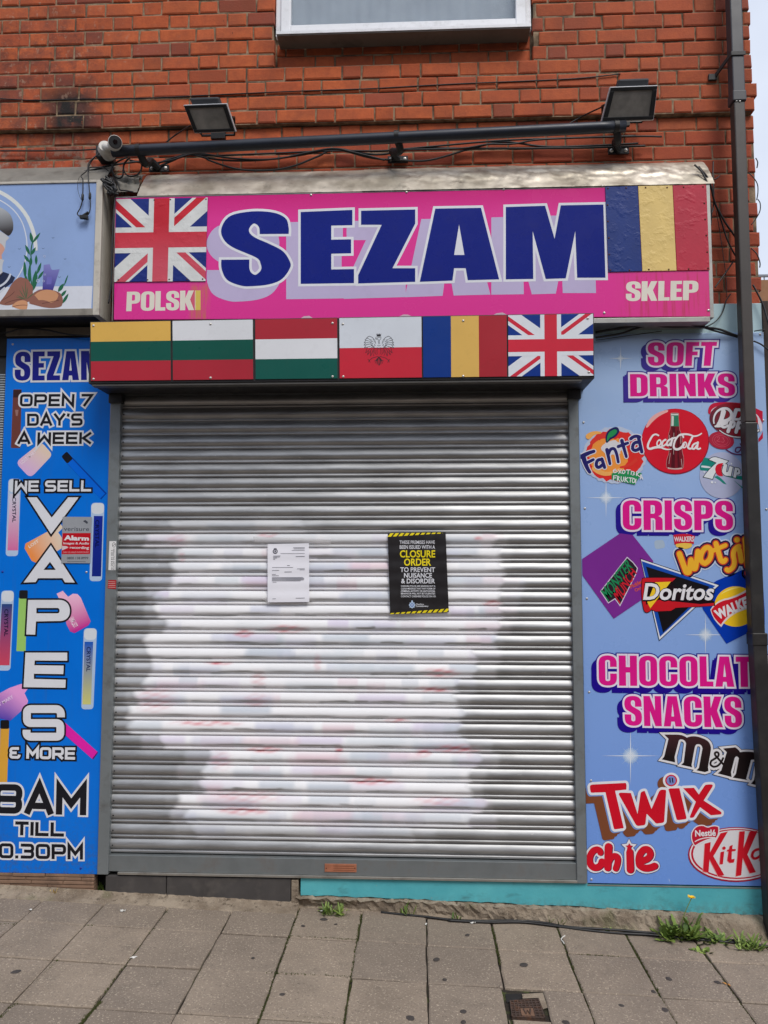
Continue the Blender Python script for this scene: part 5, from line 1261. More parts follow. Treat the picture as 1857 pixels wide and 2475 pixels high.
small('crisp_words', 'Onion', tp(A2, (555, 832), (640, 790), (650, 815), (570, 855)), ink((214, 86, 40)), RH - LAY * 2, top, .03)
logo('crisp_badge', [('crisp', disc(*A2(967, 470), 20, 9), (236, 196, 84)), ('band', shape("M880 385 Q960 370 1020 380 L1058 395 Q1045 440 1050 460 Q960 440 890 465 Z", A2), (204, 36, 56))])
small('badge_words', 'WALKERS', tp(A2, (885, 400), (1050, 396), (1050, 440), (888, 440)), ink((228, 220, 226)), RH - LAY * 2.6, RP, .03)
WO = lambda: brush(A2, "M930 540 L985 690 Q1000 700 1010 690 L1025 590 L1045 660 Q1060 670 1065 650 L1082 520", 13, 12) + brush(A2, "M1120 520 Q1080 600 1140 620 Q1200 590 1190 510 Q1160 460 1120 520", 12, 12) + brush(A2, "M1230 455 L1270 590 Q1290 620 1310 590", 12, 11) + brush(A2, "M1195 520 L1310 470", 10, 10) + brush(A2, "M1420 480 Q1370 500 1375 560 Q1400 640 1350 670 Q1330 685 1320 670", 12, 11) + brush(A2, "M1425 510 L1440 600", 12, 12) + brush(A2, "M1470 420 L1490 640", 12, 12) + brush(A2, "M1500 500 Q1540 560 1520 640 L1495 700", 12, 12) + disc(*A2(1405, 425), 6.5, 6.5)
logo('puff_emblem', [('halo', grow(WO, 10), (196, 210, 232)), ('navy_edge', grow(WO, 7), (40, 28, 70)), ('red_edge', grow(WO, 2.8), (206, 70, 40)), ('lettering', WO(), (240, 180, 50))])
logo('blue_diamond_emblem', [('diamond', poly(*tp(A2, (1125, 1000), (1080, 860), (1240, 760), (1480, 660), (1620, 800), (1640, 1120), (1318, 1282))), (0, 56, 172)), ('ball', disc(*A2(1395, 975), 52, 49), (244, 200, 40)), ('ball_light', shape("M1265 880 Q1330 810 1440 815 L1380 830 Q1310 850 1265 880 Z", A2), (250, 226, 120)), ('ribbon_edge', shape("M1185 1000 Q1230 920 1330 905 Q1450 870 1560 780 L1600 980 Q1440 990 1350 1060 Q1300 1100 1275 1145 Q1200 1080 1185 1000 Z", A2), (226, 214, 212)), ('ribbon', shape("M1192 1005 Q1240 930 1335 918 Q1455 885 1560 800 L1595 965 Q1430 975 1340 1045 Q1295 1085 1272 1125 Q1210 1075 1192 1005 Z", A2), (206, 24, 44))])
small('badge_words', 'WALKERS', tp(A2, (1208, 1010), (1560, 850), (1580, 950), (1250, 1085)), ink((230, 226, 230)), RH - LAY * 6, RP, .06)
tri = shape("M612 585 L1255 800 L765 1250 Z", A2)
tri2 = shape("M640 640 L1190 800 L775 1190 Z", A2)
top = logo('black_triangle_emblem', [('edge', outline(tri, 1.6), (16, 20, 34)), ('white', tri, (222, 226, 234)), ('blue', shape("M618 600 L1225 805 L770 1225 Z", A2), (22, 76, 172)), ('black', shape("M655 645 L1180 812 L795 1190 Z", A2), (22, 20, 24)), ('red_back', outline(shape("M625 745 Q640 735 900 740 L885 770 L860 800 L1215 935 L1220 965 L900 985 L870 1010 L735 1015 L700 1000 Q660 1040 640 1010 Q605 880 625 745 Z", A2), 1.5), (30, 14, 20)), ('red', shape("M625 745 Q640 735 900 740 L870 770 L700 775 L640 790 L655 960 L760 920 L1100 955 L1215 945 L1215 968 L900 985 L860 1010 L735 1015 L700 1000 Q660 1040 640 1010 Q605 880 625 745 Z", A2), (200, 28, 40)), ('yellow', shape("M730 775 L860 770 L690 990 L665 940 Z", A2), (242, 200, 46))])
small('triangle_words_edge', 'Doritos', tp(A2, (628, 772), (1232, 778), (1215, 935), (625, 935)), ink((20, 14, 22)), RH - LAY * 7.2, top, .055, shear=.12)
small('triangle_words', 'Doritos', tp(A2, (634, 782), (1222, 785), (1207, 925), (630, 922)), ink((230, 228, 232)), RH - LAY * 8, top, .025, shear=.12)
# chocolate
mm = shape("M805 735 L905 735 Q960 735 990 760 Q1050 735 1120 765 Q1195 790 1190 860 L1165 1005 L1170 1035 L1140 1045 L1070 1030 L1090 1010 L1120 850 Q1115 810 1075 815 Q1060 820 1055 850 L1030 985 L1035 1005 L945 985 L965 965 L985 810 Q975 770 935 775 L925 785 L890 920 L895 965 L785 940 L805 915 L840 770 Z", A3) \
   + shape("M1290 850 L1390 840 Q1420 860 1430 880 Q1500 870 1560 885 Q1640 910 1640 970 L1610 1130 L1620 1170 L1520 1140 L1545 1110 L1570 970 Q1560 930 1520 945 L1480 1100 L1490 1110 L1370 1090 L1395 1060 L1420 930 Q1400 900 1385 930 L1355 1045 L1360 1085 L1245 1055 L1275 1030 L1320 880 Z", A3)
am = strk(A3, "M1300 990 L1225 905 Q1215 880 1240 880 Q1265 890 1245 920 L1195 950 Q1170 985 1210 1000 Q1260 1005 1290 930", 5)
logo('brown_letters_emblem', [('dark_edge', outline(mm + am, 6.4), (28, 22, 28)), ('white_edge', outline(mm + am, 5.2), (224, 222, 226)), ('lettering', mm + am, (A3(1000, 760), (62, 32, 38), A3(1000, 900), (26, 16, 18)))])
tw = shape("M192 175 Q195 160 220 158 L485 145 Q498 150 492 200 L400 210 L470 512 Q470 520 455 520 L400 528 Q390 525 388 515 L320 222 L205 226 Q195 222 192 175 Z", A4) + shape("M430 240 Q430 225 450 225 L530 228 L585 400 L610 230 Q620 210 645 212 L700 360 L760 220 Q765 205 785 200 L815 202 Q822 210 820 225 L805 460 Q800 475 780 476 L745 480 Q730 478 725 465 L660 400 L650 480 Q645 495 630 495 L590 500 Q575 498 565 480 Z", A4) + shape("M840 200 Q842 192 860 190 L930 188 L988 430 Q988 445 975 445 L925 452 Q908 452 905 440 Z", A4) + shape("M960 188 L1050 185 L1090 240 L1140 165 Q1150 155 1200 158 Q1208 165 1200 180 L1130 290 L1275 385 Q1280 400 1270 405 L1190 412 L1100 345 L1050 425 Q1040 435 1020 432 L1015 425 L1065 300 Z", A4)
do = disc(*A4(862, 125), 14, 14)
brw = []
for k in range(0, 4): brw += shift(tw, -4 - 7 * k, 4 + 6.5 * k)
logo('red_letters_emblem', [('brown_shade', outline(brw + shift(do, -16, 8), 3), (124, 72, 46)), ('grey_edge', shift(outline(tw, 6), -3, 3), (120, 150, 206)), ('white_edge', outline(tw, 6, 'round') + disc(*A4(862, 125), 20, 19), (226, 228, 234)), ('lettering', tw, (206, 16, 40)), ('dot_ring', disc(*A4(862, 125), 14.5, 14), (206, 30, 60)), ('dot', disc(*A4(862, 125), 11, 11), (120, 136, 200)), ('dot_bars', poly(*tp(A4, (845, 103), (855, 103), (860, 143), (850, 143))) + poly(*tp(A4, (866, 103), (876, 103), (881, 143), (871, 143))), (24, 26, 40))])
CH = lambda: brush(A4, "M278 720 Q270 680 225 700 Q180 740 190 800 Q210 860 262 838 Q290 820 290 795", 15, 17) + brush(A4, "M345 672 L338 845", 19, 17) + brush(A4, "M345 800 Q370 735 410 750 Q435 770 405 850", 15, 15) + brush(A4, "M520 715 L525 860", 17, 18) + brush(A4, "M610 790 Q690 775 690 730 Q680 680 635 695 Q580 740 600 820 Q640 870 725 830", 16, 17)
star = [([(A4(515, 672)[0] + (9 if k % 2 == 0 else 4.5) * math.sin(k * math.pi / 5), A4(515, 672)[1] - (9 if k % 2 == 0 else 4.5) * math.cos(k * math.pi / 5)) for k in range(10)], [])]
logo('red_word_emblem', [('dark_edge', grow(CH, 5.6) + outline(star, 5.6), (70, 50, 90)), ('white_edge', grow(CH, 4.6) + outline(star, 4.6), (226, 226, 232)), ('shade', shift(CH() + star, 1.8, 1), (96, 16, 60)), ('lettering', CH() + star, (208, 18, 42))])
kx, ky = A4(1400, 735)
kk = poly(*tp(A4, (1140, 645), (1188, 632), (1170, 885), (1125, 875))) + poly(*tp(A4, (1270, 560), (1330, 545), (1210, 750), (1300, 905), (1250, 915), (1165, 750))) + poly(*tp(A4, (1270, 715), (1300, 708), (1288, 815), (1262, 815))) + disc(*A4(1298, 682), 4, 4) \
   + poly(*tp(A4, (1345, 665), (1370, 655), (1365, 690), (1395, 690), (1393, 705), (1363, 708), (1360, 775), (1385, 770), (1380, 800), (1345, 805), (1325, 785), (1335, 710), (1322, 708), (1325, 695), (1340, 692))) + poly(*tp(A4, (1425, 545), (1470, 542), (1440, 905), (1395, 915))) + poly(*tp(A4, (1510, 545), (1575, 540), (1490, 735), (1560, 880), (1510, 890), (1440, 735))) + brush(A4, "M1600 690 Q1530 690 1530 750 Q1550 790 1600 740", 6, 6) + brush(A4, "M1610 680 L1600 780 L1630 775", 7, 6)
logo('oval_emblem', [('maroon_rim', [(ell(kx, ky, 117, 66.5, 0), [])], (164, 20, 52)), ('white_rim', [(ell(kx, ky - .8, 113.5, 63.5, 0), [])], (226, 220, 226)), ('red_rim', [(ell(kx, ky - 1.2, 110, 60.5, 0), [])], (190, 28, 54)), ('white_face', [(ell(kx + 2, ky - 1.5, 107, 57.5, 0), [])], (222, 220, 224)), ('letters_shade', shift(kk, -1.6, 1.2), (226, 150, 150)), ('lettering', kk, (206, 22, 42)), ('tab_edge', outline(shape("M1035 560 Q1060 490 1130 500 Q1160 520 1180 510 Q1220 495 1250 510 Q1255 570 1230 595 Q1150 600 1060 660 Q1025 620 1035 560 Z", A4), 2.6, 'round'), (230, 222, 226)), ('tab', shape("M1035 560 Q1060 490 1130 500 Q1160 520 1180 510 Q1220 495 1250 510 Q1255 570 1230 595 Q1150 600 1060 660 Q1025 620 1035 560 Z", A4), (190, 26, 52)), ('underline', strk(A4, "M1060 628 Q1120 590 1220 595", 2.4), (230, 222, 226))])
small('tab_words', 'Nestlé', tp(A4, (1058, 535), (1228, 528), (1230, 582), (1060, 588)), ink((230, 226, 230)), RH - LAY * 9, RP, .03)
screws(RP, [(1411, 1021), (1846, 1016), (1414, 1229), (1853, 1231), (1419, 1447), (1424.5, 1673), (1429, 1887), (1430, 2126), (1838, 808)], -.0003, SCREW, .0062)

# ================================================================== neighbour's lit-box sign at the far left
NY = -.15
t4 = Zm(0, 400, 4.917)
NF = [(237, 441), (220.5, 747)]
nxr = P(229, 600, NY).x; nzt, nzb = P(120, 443, NY).z, P(120, 747, NY).z
NS = thing('neighbour_sign', (-2.2, NY, nzb), "neighbour's pale blue sign box with printed seaweed, rocks and a beret at the left edge", 'shop sign')
b = MB(); b.box(-2.9, nxr, NY + .003, NY + .012, nzb, nzt); b.build('panel', ink((146, 172, 218)), NS)
fw = .035; zf0 = P(120, 764, NY).z
PVC = mat('old_white_frame', (196, 190, 178), .5, .1, .1, 5, dirt=((92, 84, 72), 7, .7))
b = MB(); b.box(nxr, nxr + fw, NY - .006, NY + .02, zf0, nzt + .012); b.box(nxr + .002, nxr + fw - .001, NY + .0205, 0, zf0, nzt + .012); b.build('side_frame', PVC, NS, bevel=.003)
b = MB(); b.box(-2.9, nxr - .0005, NY - .006, NY + .02, zf0, nzb - .0005); b.build('bottom_frame', mat('grimy_frame', (146, 140, 130), .5, .2, .2, 6, dirt=((70, 64, 56), 6, .9)), NS, bevel=.002)
b = MB(); b.box(-2.9, nxr + fw - .004, NY + .021, -.001, zf0 + .001, zf0 + .01); b.build('underside', BLACK, NS)
b = MB(); b.box(-2.9, nxr - .0005, NY - .003, NY + .02, nzt + .0003, nzt + .014); b.build('top_frame', PVC, NS, bevel=.002)
y_ = NY + .003
def npic(name, polys, c, k, grad=None): return art(name, polys, None if grad else ink(c), y_ - LAY * k, NS, grad=grad, clip=[(-60, 441), (237, 441), (220.5, 747), (-60, 752)])
npic('white_floor', poly(*tp(t4, (-200, 1445), (1100, 1430), (1090, 1712), (-200, 1735))), (216, 220, 230), .6)
npic('ring', strk(t4, "M-60 290 Q200 390 330 620 Q430 820 425 1010", 9, cap='butt'), (222, 226, 224), 1)
npic('thin_ring', strk(t4, "M-60 385 Q180 480 270 690 Q340 880 315 1060 Q290 1240 140 1420", 2.6, cap='butt'), (216, 222, 232), 1)
npic('jumper', shape("M-60 1350 L30 1260 L120 1290 L180 1330 L150 1390 L-60 1540 Z", t4), (34, 44, 74), 1.5)
npic('jumper_stripe', strk(t4, "M125 1285 Q90 1400 -20 1440 M60 1450 L-20 1520", 5, cap='butt'), (200, 206, 218), 2)
npic('face', shape("M-60 800 L60 880 L55 1000 L20 1060 L30 1180 L20 1300 L-60 1340 Z", t4), (214, 160, 140), 1.5)
npic('hair', shape("M-40 760 Q60 800 110 860 L70 900 L60 1000 Q40 930 -40 900 Z", t4) + shape("M-40 1100 L50 1120 Q20 1180 30 1270 L-40 1330 Z", t4), (196, 198, 202), 2)
npic('beret', shape("M-60 470 Q60 510 120 580 Q170 660 155 760 Q130 830 95 835 Q40 800 -60 720 Z", t4), None, 2.5, (t4(20, 510), (176, 180, 184), t4(60, 780), (50, 44, 46)))
npic('purple_coral', shape("M505 1470 L520 1180 L590 1170 L610 1230 L625 1240 L710 1230 L630 1480 L430 1480 Z", t4), None, 2, (t4(600, 1160), (134, 134, 198), t4(560, 1460), (62, 54, 142)))
npic('coral_light', rrect(tp(t4, (560, 1320), (620, 1320), (610, 1410), (550, 1410)), .2), (112, 108, 186), 2.5)
def leaf(x0, y0, x1, y1, w):
    dx, dy = x1 - x0, y1 - y0; L = math.hypot(dx, dy); nx_, ny_ = -dy / L * w, dx / L * w
    return shape("M%f %f Q%f %f %f %f Q%f %f %f %f Z" % (x0, y0, x0 + dx * .45 + nx_, y0 + dy * .45 + ny_, x1, y1, x0 + dx * .45 - nx_, y0 + dy * .45 - ny_, x0, y0), t4)
lv = []
for a in ((385, 920, 360, 790, 40), (385, 920, 480, 795, 30), (355, 1060, 300, 940, 35), (370, 1060, 425, 970, 35), (350, 1150, 285, 1060, 35), (430, 1180, 430, 1060, 32), (360, 1200, 370, 1080, 38), (440, 1290, 490, 1150, 34), (450, 1350, 520, 1250, 30), (300, 1340, 290, 1130, 38), (350, 1400, 350, 1180, 40), (330, 1450, 300, 1290, 40), (400, 1480, 430, 1240, 60), (690, 1500, 760, 1400, 45), (760, 1430, 810, 1295, 18), (740, 1640, 815, 1520, 35), (720, 1560, 790, 1480, 35)): lv += leaf(*a)
npic('seaweed', lv + strk(t4, "M390 900 Q360 1000 370 1100 Q340 1250 390 1480", 3), (36, 104, 74), 3)
npic('rocks', shape("M-20 1640 Q60 1560 130 1420 Q190 1330 250 1325 L330 1350 L390 1440 L390 1600 Q300 1640 180 1640 Q90 1680 -20 1640 Z", t4) + shape("M345 1590 Q380 1500 480 1475 Q640 1460 720 1520 Q770 1600 730 1670 Q650 1710 500 1680 L350 1640 Z", t4), (146, 98, 84), 3.6)
npic('rocks_light', shape("M410 1540 Q470 1480 560 1475 Q670 1475 695 1540 Q680 1620 600 1630 Q540 1590 460 1600 Z", t4) + shape("M140 1670 Q180 1610 260 1600 Q330 1600 330 1650 L320 1705 Q220 1720 140 1670 Z", t4), (206, 150, 112), 4.2)
npic('rock_lines', strk(t4, "M20 1600 Q120 1560 170 1500 M60 1640 Q160 1590 260 1590 M500 1640 Q600 1620 700 1600 M150 1680 Q230 1650 320 1660", 1.2), (96, 58, 54), 4.7)
gr = []
for a in ((300, 1590, 200, 1540, 10), (300, 1590, 225, 1470, 10), (310, 1590, 260, 1420, 10), (310, 1590, 330, 1440, 10), (315, 1590, 420, 1500, 10), (300, 1590, 180, 1560, 8), (310, 1590, 300, 1360, 9)): gr += leaf(*a)
npic('sea_grass', gr, (78, 104, 74), 5.2)
bb = []
for x, y, r_ in ((450, 1370, 20), (518, 1372, 13), (528, 1078, 14), (535, 1295, 10)): p_ = t4(x, y); bb.append((ell(*p_, r_ / 4.917, r_ / 4.917, n=20), [ell(*p_, r_ / 4.917 * .75, r_ / 4.917 * .75, n=20)]))
npic('bubbles', bb, (206, 216, 238), 5.2)
npic('specks', [p for x, y in ((512, 985), (630, 858), (772, 1110), (230, 990), (706, 1325), (108, 1205)) for p in strk(t4, "M%d %d Q%d %d %d %d" % (x - 12, y - 4, x, y + 12, x + 14, y - 6), 1.2)], (96, 116, 150), 1)
# folded grille of the next shop at the very edge
NG = thing('folding_grille', (-2.3, .03, 1.0), 'strip of grey corrugated grille at the left edge beside the blue board', 'grille')
b = MB()
gx = xl_ - .006
for k in range(70):
    z = P(5, 1290, .02).z + k * .0135
    if z > P(5, 905, .02).z: break
    b.tube([(gx - .5, .02, z), (gx - .012, .02, z), (gx - .004, .026, z)], .0058, 6)
b.build('ribs', mat('grille_grey', (148, 160, 170), .5, .3), NG, smooth=True)
b = MB(); b.box(-2.9, gx - .002, .03, .05, -.3, 2.9); b.build('back_sheet', mat('grille_dark', (54, 56, 58), .7), NG)

# ================================================================== drainpipe
PIPE = mat('pipe_brown', (66, 60, 56), .45, 0, .12, 6, dirt=((48, 44, 42), 5, .6))
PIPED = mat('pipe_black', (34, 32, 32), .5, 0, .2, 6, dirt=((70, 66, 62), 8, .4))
PIPEG = mat('pipe_grey', (58, 59, 65), .4, 0, .08, 6, dirt=((60, 58, 58), 7, .4))
dy0, dy1 = -.095, -.035
dx0, dx1 = P(1781.5, 430, dy0).x, P(1808.5, 430, dy0).x
DPT = thing('drainpipe', ((dx0 + dx1) / 2, (dy0 + dy1) / 2, gz(1.75)), 'square brown and black drainpipe standing in front of the right corner of the building', 'drainpipe')
z_a, z_b = P(1795, 238, dy0).z, P(1812, 1010, dy0).z
z_c = P(1835, 1545, dy0).z
def sqpipe(name, x0, x1, y0, y1, z0, z1, m, parent):
    b = MB(); b.box(x0, x1, y0, y1, z0, z1); return b.build(name, m, parent, bevel=.006)
sqpipe('upper_pipe', dx0 - .004, dx1 + .003, dy0 - .003, dy1 + .003, z_a, 5.5, PIPEG, DPT)
sqpipe('socket', dx0 - .008, dx1 + .007, dy0 - .007, dy1 + .006, z_a - .012, z_a + .045, PIPEG, DPT)
sqpipe('middle_pipe', dx0, dx1, dy0, dy1, z_b - .02, z_a - .0125, PIPE, DPT)
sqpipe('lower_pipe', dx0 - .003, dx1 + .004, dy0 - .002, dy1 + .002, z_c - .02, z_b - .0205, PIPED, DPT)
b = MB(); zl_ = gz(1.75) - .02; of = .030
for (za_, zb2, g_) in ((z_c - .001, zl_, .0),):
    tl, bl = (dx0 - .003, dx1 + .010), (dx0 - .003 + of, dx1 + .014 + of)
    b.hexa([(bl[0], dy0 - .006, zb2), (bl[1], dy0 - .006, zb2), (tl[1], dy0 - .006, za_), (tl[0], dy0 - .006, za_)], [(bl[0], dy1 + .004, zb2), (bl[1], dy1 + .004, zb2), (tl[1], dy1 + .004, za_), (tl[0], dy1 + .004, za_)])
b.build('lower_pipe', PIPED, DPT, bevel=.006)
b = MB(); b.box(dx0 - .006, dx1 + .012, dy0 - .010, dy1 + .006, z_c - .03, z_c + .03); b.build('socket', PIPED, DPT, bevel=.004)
screws(DPT, [(1781, 243.5), (1789, 244)], dy0 - .001, SCREW, .006)
zk = P(1780, 130, dy0).z
b = MB(); b.box(dx0 - .010, dx1 + .009, dy0 - .009, dy0 - .0035, zk - .012, zk + .012)
b.hexa([(dx0 - .010, dy0 - .009, zk - .012), (dx0 - .0045, dy0 - .009, zk - .012), (dx0 - .0045, dy0 - .009, zk + .012), (dx0 - .010, dy0 - .009, zk + .012)],
       [(dx0 - .055, WALLY - .004, zk - .06), (dx0 - .045, WALLY - .004, zk - .06), (dx0 - .045, WALLY - .004, zk - .036), (dx0 - .055, WALLY - .004, zk - .036)])
b.box(dx0 - .085, dx0 - .04, WALLY - .012, WALLY + .004, zk - .07, zk - .035); b.build('clip', BLACK, DPT, bevel=.003)

# ================================================================== long pole over the sign
POY = -.13
pa, pb_ = P(272, 366, POY), P(1512, 305, POY)
POLE = thing('awning_pole', tuple((pa + pb_) / 2), 'long dark blue grey metal pole on brackets along the bricks above the sign', 'pole')
PM = mat('pole_paint', (38, 43, 54), .4, .2, .15, 5, dirt=((30, 30, 34), 9, .6))
b = MB(); b.tube([pa + (pb_ - pa) * k / 20 for k in range(21)], .029, 20); b.build('tube', PM, POLE, smooth=True)
BKM = mat('bracket_black', (28, 28, 30), .5, .2, .15, 12)
for (px, py, fx_, fy_) in ((335, 362, 385, 408), (958, 330, 962, 386), (1490, 306, 1495, 365)):
    c = P(px, py, POY); w_ = P(fx_, fy_, WALLY + .010)
    b = MB(); b.tube(smooth_pts([c, c + Vector((.02, .05, -.05)), w_ + Vector((-.03, -.05, .02)), w_ + Vector((0, -.006, 0))], 6), [.02] * 10 + [.018] * 9, 10)
    b.tube([c - (pb_ - pa).normalized() * .012, c + (pb_ - pa).normalized() * .012], .031, 20)
    b.box(w_.x - .055, w_.x + .055, w_.y - .008, w_.y + .004, w_.z - .018, w_.z + .018)
    bk = b.build('bracket', BKM, POLE, smooth=False, bevel=.002)
    for dx in (-.038, .038):
        b = MB(); b.dome((w_.x + dx, w_.y - .008, w_.z), (0, -1, 0), .011, .008); b.build('bolt', SCREW, bk, smooth=True)

# ================================================================== floodlights
FBK, FGL, FCH = mat('lamp_black', (24, 24, 26), .45, .1, .1, 10), None, mat('lamp_white_edge', (206, 206, 208), .4, .4, .1, 8)
t = NT('lamp_glass'); t.col(t.mix(t.rng(t.noise(9, 4), .35, .65), lin((112, 108, 102)), lin((146, 140, 132)))); t.set('Roughness', .12); t.set('Coat Weight', .6); t.set('Coat Roughness', .05); FGL = t.m
FBODY = mat('lamp_housing', (66, 68, 72), .6, .3, .15, 12)
def floodlight(q, q2, ytop, ybot, lab):
    """q = photo corners of the face (TL TR BR BL); the face leans out at its top"""
    A, B, C, D = P(*q[0], ytop), P(*q[1], ytop), P(*q[2], ybot), P(*q[3], ybot)
    nrm = (B - A).cross(D - A).normalized()
    if nrm.y > 0: nrm = -nrm
    o = thing('floodlight', tuple((A + B + C + D) / 4 + Vector((0, .05, 0))), lab, 'floodlight', 'floodlights above the sign')
    f = lambda u, v, d=0: (A * (1 - u) + B * u) * (1 - v) + (D * (1 - u) + C * u) * v + nrm * d
    def fr_(u0, u1, v0, v1, d0, d1):
        b = MB(); g = [(u0, v1), (u1, v1), (u1, v0), (u0, v0)]
        b.hexa([f(u, v, d0) for u, v in g], [f(u, v, d1) for u, v in g]); return b
    b = fr_(-.018, 1.018, -.028, 1.028, -.012, -.034); b.build('rim', FCH, o, bevel=.003)
    b = MB()
    for a in ((0, 1, 0, .11), (0, 1, .89, 1), (0, .09, .1105, .8895), (.91, 1, .1105, .8895)): b2 = fr_(*a, .0, -.0115); b.add(b2.v, b2.f)
    b.build('front_frame', FBK, o, bevel=.002)
    fr_(.0905, .9095, .1105, .8895, -.006, -.0118).build('glass', FGL, o)
    b = fr_(.16, .84, -.26, .84, -.0345, -.07)
    b.build('housing', FBODY, o, bevel=.008)
    b = MB()
    for k in range(9):
        u = .17 + k * .08; b2 = fr_(u, u + .02, -.24, .74, -.0705, -.088); b.add(b2.v, b2.f)
    b.build('cooling_fins', FBODY, o)
    m_ = f(.5, .5, -.075); b = MB(); wp = Vector((m_.x, WALLY + .004, m_.z - .03))
    b.tube([f(-.01, .5, -.03), f(-.015, .5, -.085), Vector((f(0, .5, 0).x + .02, WALLY - .01, wp.z)), Vector((f(1, .5, 0).x - .02, WALLY - .01, wp.z)), f(1.015, .5, -.085), f(1.01, .5, -.03)], .007, 8)
    b.box(m_.x - .04, m_.x + .04, WALLY - .016, WALLY + .003, wp.z - .02, wp.z + .02); b.build('stirrup', FBK, o)
floodlight([(444, 255), (546, 251), (567.5, 317), (470, 320.5)], None, -.20, -.13, 'black floodlight with a white rim on the bricks above the big S of the sign')
floodlight([(1478, 211), (1590, 207), (1580, 288), (1457, 292)], None, -.20, -.13, 'black floodlight on the bricks near the drainpipe')

# ================================================================== security camera
CY_ = -.20
c0 = P(278.5, 343, CY_); ax = Vector((.42, -.86, -.22)).normalized()
CAMO = thing('security_camera', tuple(P(262, 352, POY)), 'small white bullet security camera with a black face at the left end of the pole', 'camera')
WPL = mat('camera_white', (206, 204, 198), .35, 0, .06, 9, dirt=((120, 112, 100), 20, .4))
b = MB(); b.tube([c0 - ax * .115, c0 - ax * .108, c0 - ax * .012, c0], [.026, .034, .036, .0355], 28); b.build('body', WPL, CAMO, smooth=False, bevel=.002)
fcm = mat('camera_face', (14, 14, 16), .5, 0, .1, 10)
b = MB(); b.tube([c0 + ax * .0003, c0 + ax * .006], [.0335, .031], 28); fc = b.build('face', fcm, CAMO)
b = MB(); b.tube([c0 + ax * .006, c0 + ax * .009], [.012, .011], 20); b.build('lens', mat('lens', (8, 8, 14), .05, 0, .05, 10, .9), fc)
c1 = P(254, 358, POY + .02)
b = MB(); b.tube([c1 + Vector((.0, .06, .0)), c1 + Vector((0, .0, .0)), c1 + Vector((.006, -.02, .002))], [.040, .040, .030], 24); b.build('mount', WPL, CAMO, bevel=.002)
b = MB(); b.tube(smooth_pts([c1 + Vector((.004, -.015, 0)), (c1 + c0) / 2 + Vector((0, 0, -.012)), c0 - ax * .07], 5), .018, 14); b.build('joint', WPL, CAMO, smooth=True)
wr_ = P(252, 362, POY + .08)
b = MB(); b.box(wr_.x - .05, wr_.x + .03, POY + .085, WALLY + .02, wr_.z - .035, wr_.z + .03); b.build('junction_box', BKM, CAMO, bevel=.004)

# ================================================================== cables
CBL = mat('cable_black', (20, 20, 22), .5, 0, .1, 20)
def cable(pts, r, lab, y=None, group='black cables strung along the front', n=6, name='cable'):
    pp_ = [P(p[0], p[1], p[2] if len(p) > 2 else y) for p in pts]
    b = MB(); b.tube(smooth_pts(pp_, 8), r, n)
    o = b.build(name, CBL, None, smooth=True, origin=pp_[0]); return tag(o, lab, 'cable', group)
WC = WALLY + .012
Z1 = Zm(0, 0, 1.785); Z2 = Zm(927, 0, 1.785); Z5 = Zm(1250, 380, 2.735); ZC = Zm(180, 300, 4.368); ZR = Zm(1560, 380, 5.027); Z4 = Zm(0, 400, 4.917)
cable([(*Z1(0, 425), WALLY - .004), (*Z1(150, 432), WALLY - .004), (*Z1(330, 428), WALLY - .004), (*Z1(650, 422), WALLY - .004), (*Z1(1000, 405), WALLY - .004), (*Z1(1300, 392), WALLY - .004), (*Z1(1590, 382), WALLY - .004), (*Z2(300, 362), WALLY - .004), (*Z2(800, 340), WALLY - .004), (1500, 178, WALLY - .004)], .0032, 'thin black cable following a brick course just above the left floodlight')
cable([(*Z1(0, 650), WC), (*Z1(200, 650), WC), (*Z1(330, 648), WC), (*Z1(420, 643), WC - .03)], .004, 'short black cable running from the left edge to the security camera')
cable([(*Z1(718, 612), WC), (*Z1(760, 580), WC - .01), (*Z1(820, 542), -.10)], .004, 'short cable slanting up from the pole into the left floodlight')
cable([(*Z2(798, 535), WC), (*Z2(870, 495), WC - .01), (*Z2(950, 458), -.10)], .004, 'short cable slanting up from the pole into the right floodlight')
cable([(*ZC(800, 450), WC - .01), (*ZC(900, 405), WC - .012), (*ZC(1100, 340), WC - .014), (*ZC(1220, 318), WC - .014), (*Z1(960, 690), WC - .012), (*Z1(1130, 690), WC - .012), (*Z1(1300, 668), WC - .012), (*Z1(1450, 642), WC - .012), (*Z1(1560, 660), WC - .01), (*Z2(0, 665), WC - .01), (*Z2(140, 640), WC - .01), (*Z2(400, 640), WC - .01), (*Z2(800, 638), WC - .01), (*Z2(1080, 630), WC - .01), (1560, 352, WC - .01)], .0055, 'uppermost black cable of the loose bundle under the pole')
cable([(*ZC(820, 475), WC - .012), (*ZC(1000, 400), WC - .014), (*ZC(1200, 322), WC - .016), (*ZC(1400, 360), WC - .016), (*Z1(900, 690), WC - .014), (*Z1(1020, 728), WC - .014), (*Z1(1150, 735), WC - .014), (*Z1(1260, 718), WC - .014), (*Z1(1370, 675), WC - .014), (*Z1(1450, 645), WC - .014), (*Z1(1600, 680), WC - .014), (*Z2(60, 690), WC - .012), (*Z2(200, 690), WC - .012), (*Z2(380, 640), WC - .012), (*Z2(520, 612), WC - .012), (*Z2(700, 632), WC - .012), (*Z2(900, 628), WC - .012), (*Z2(1100, 618), WC - .012)], .0055, 'lowest sagging black cable of the bundle under the pole')
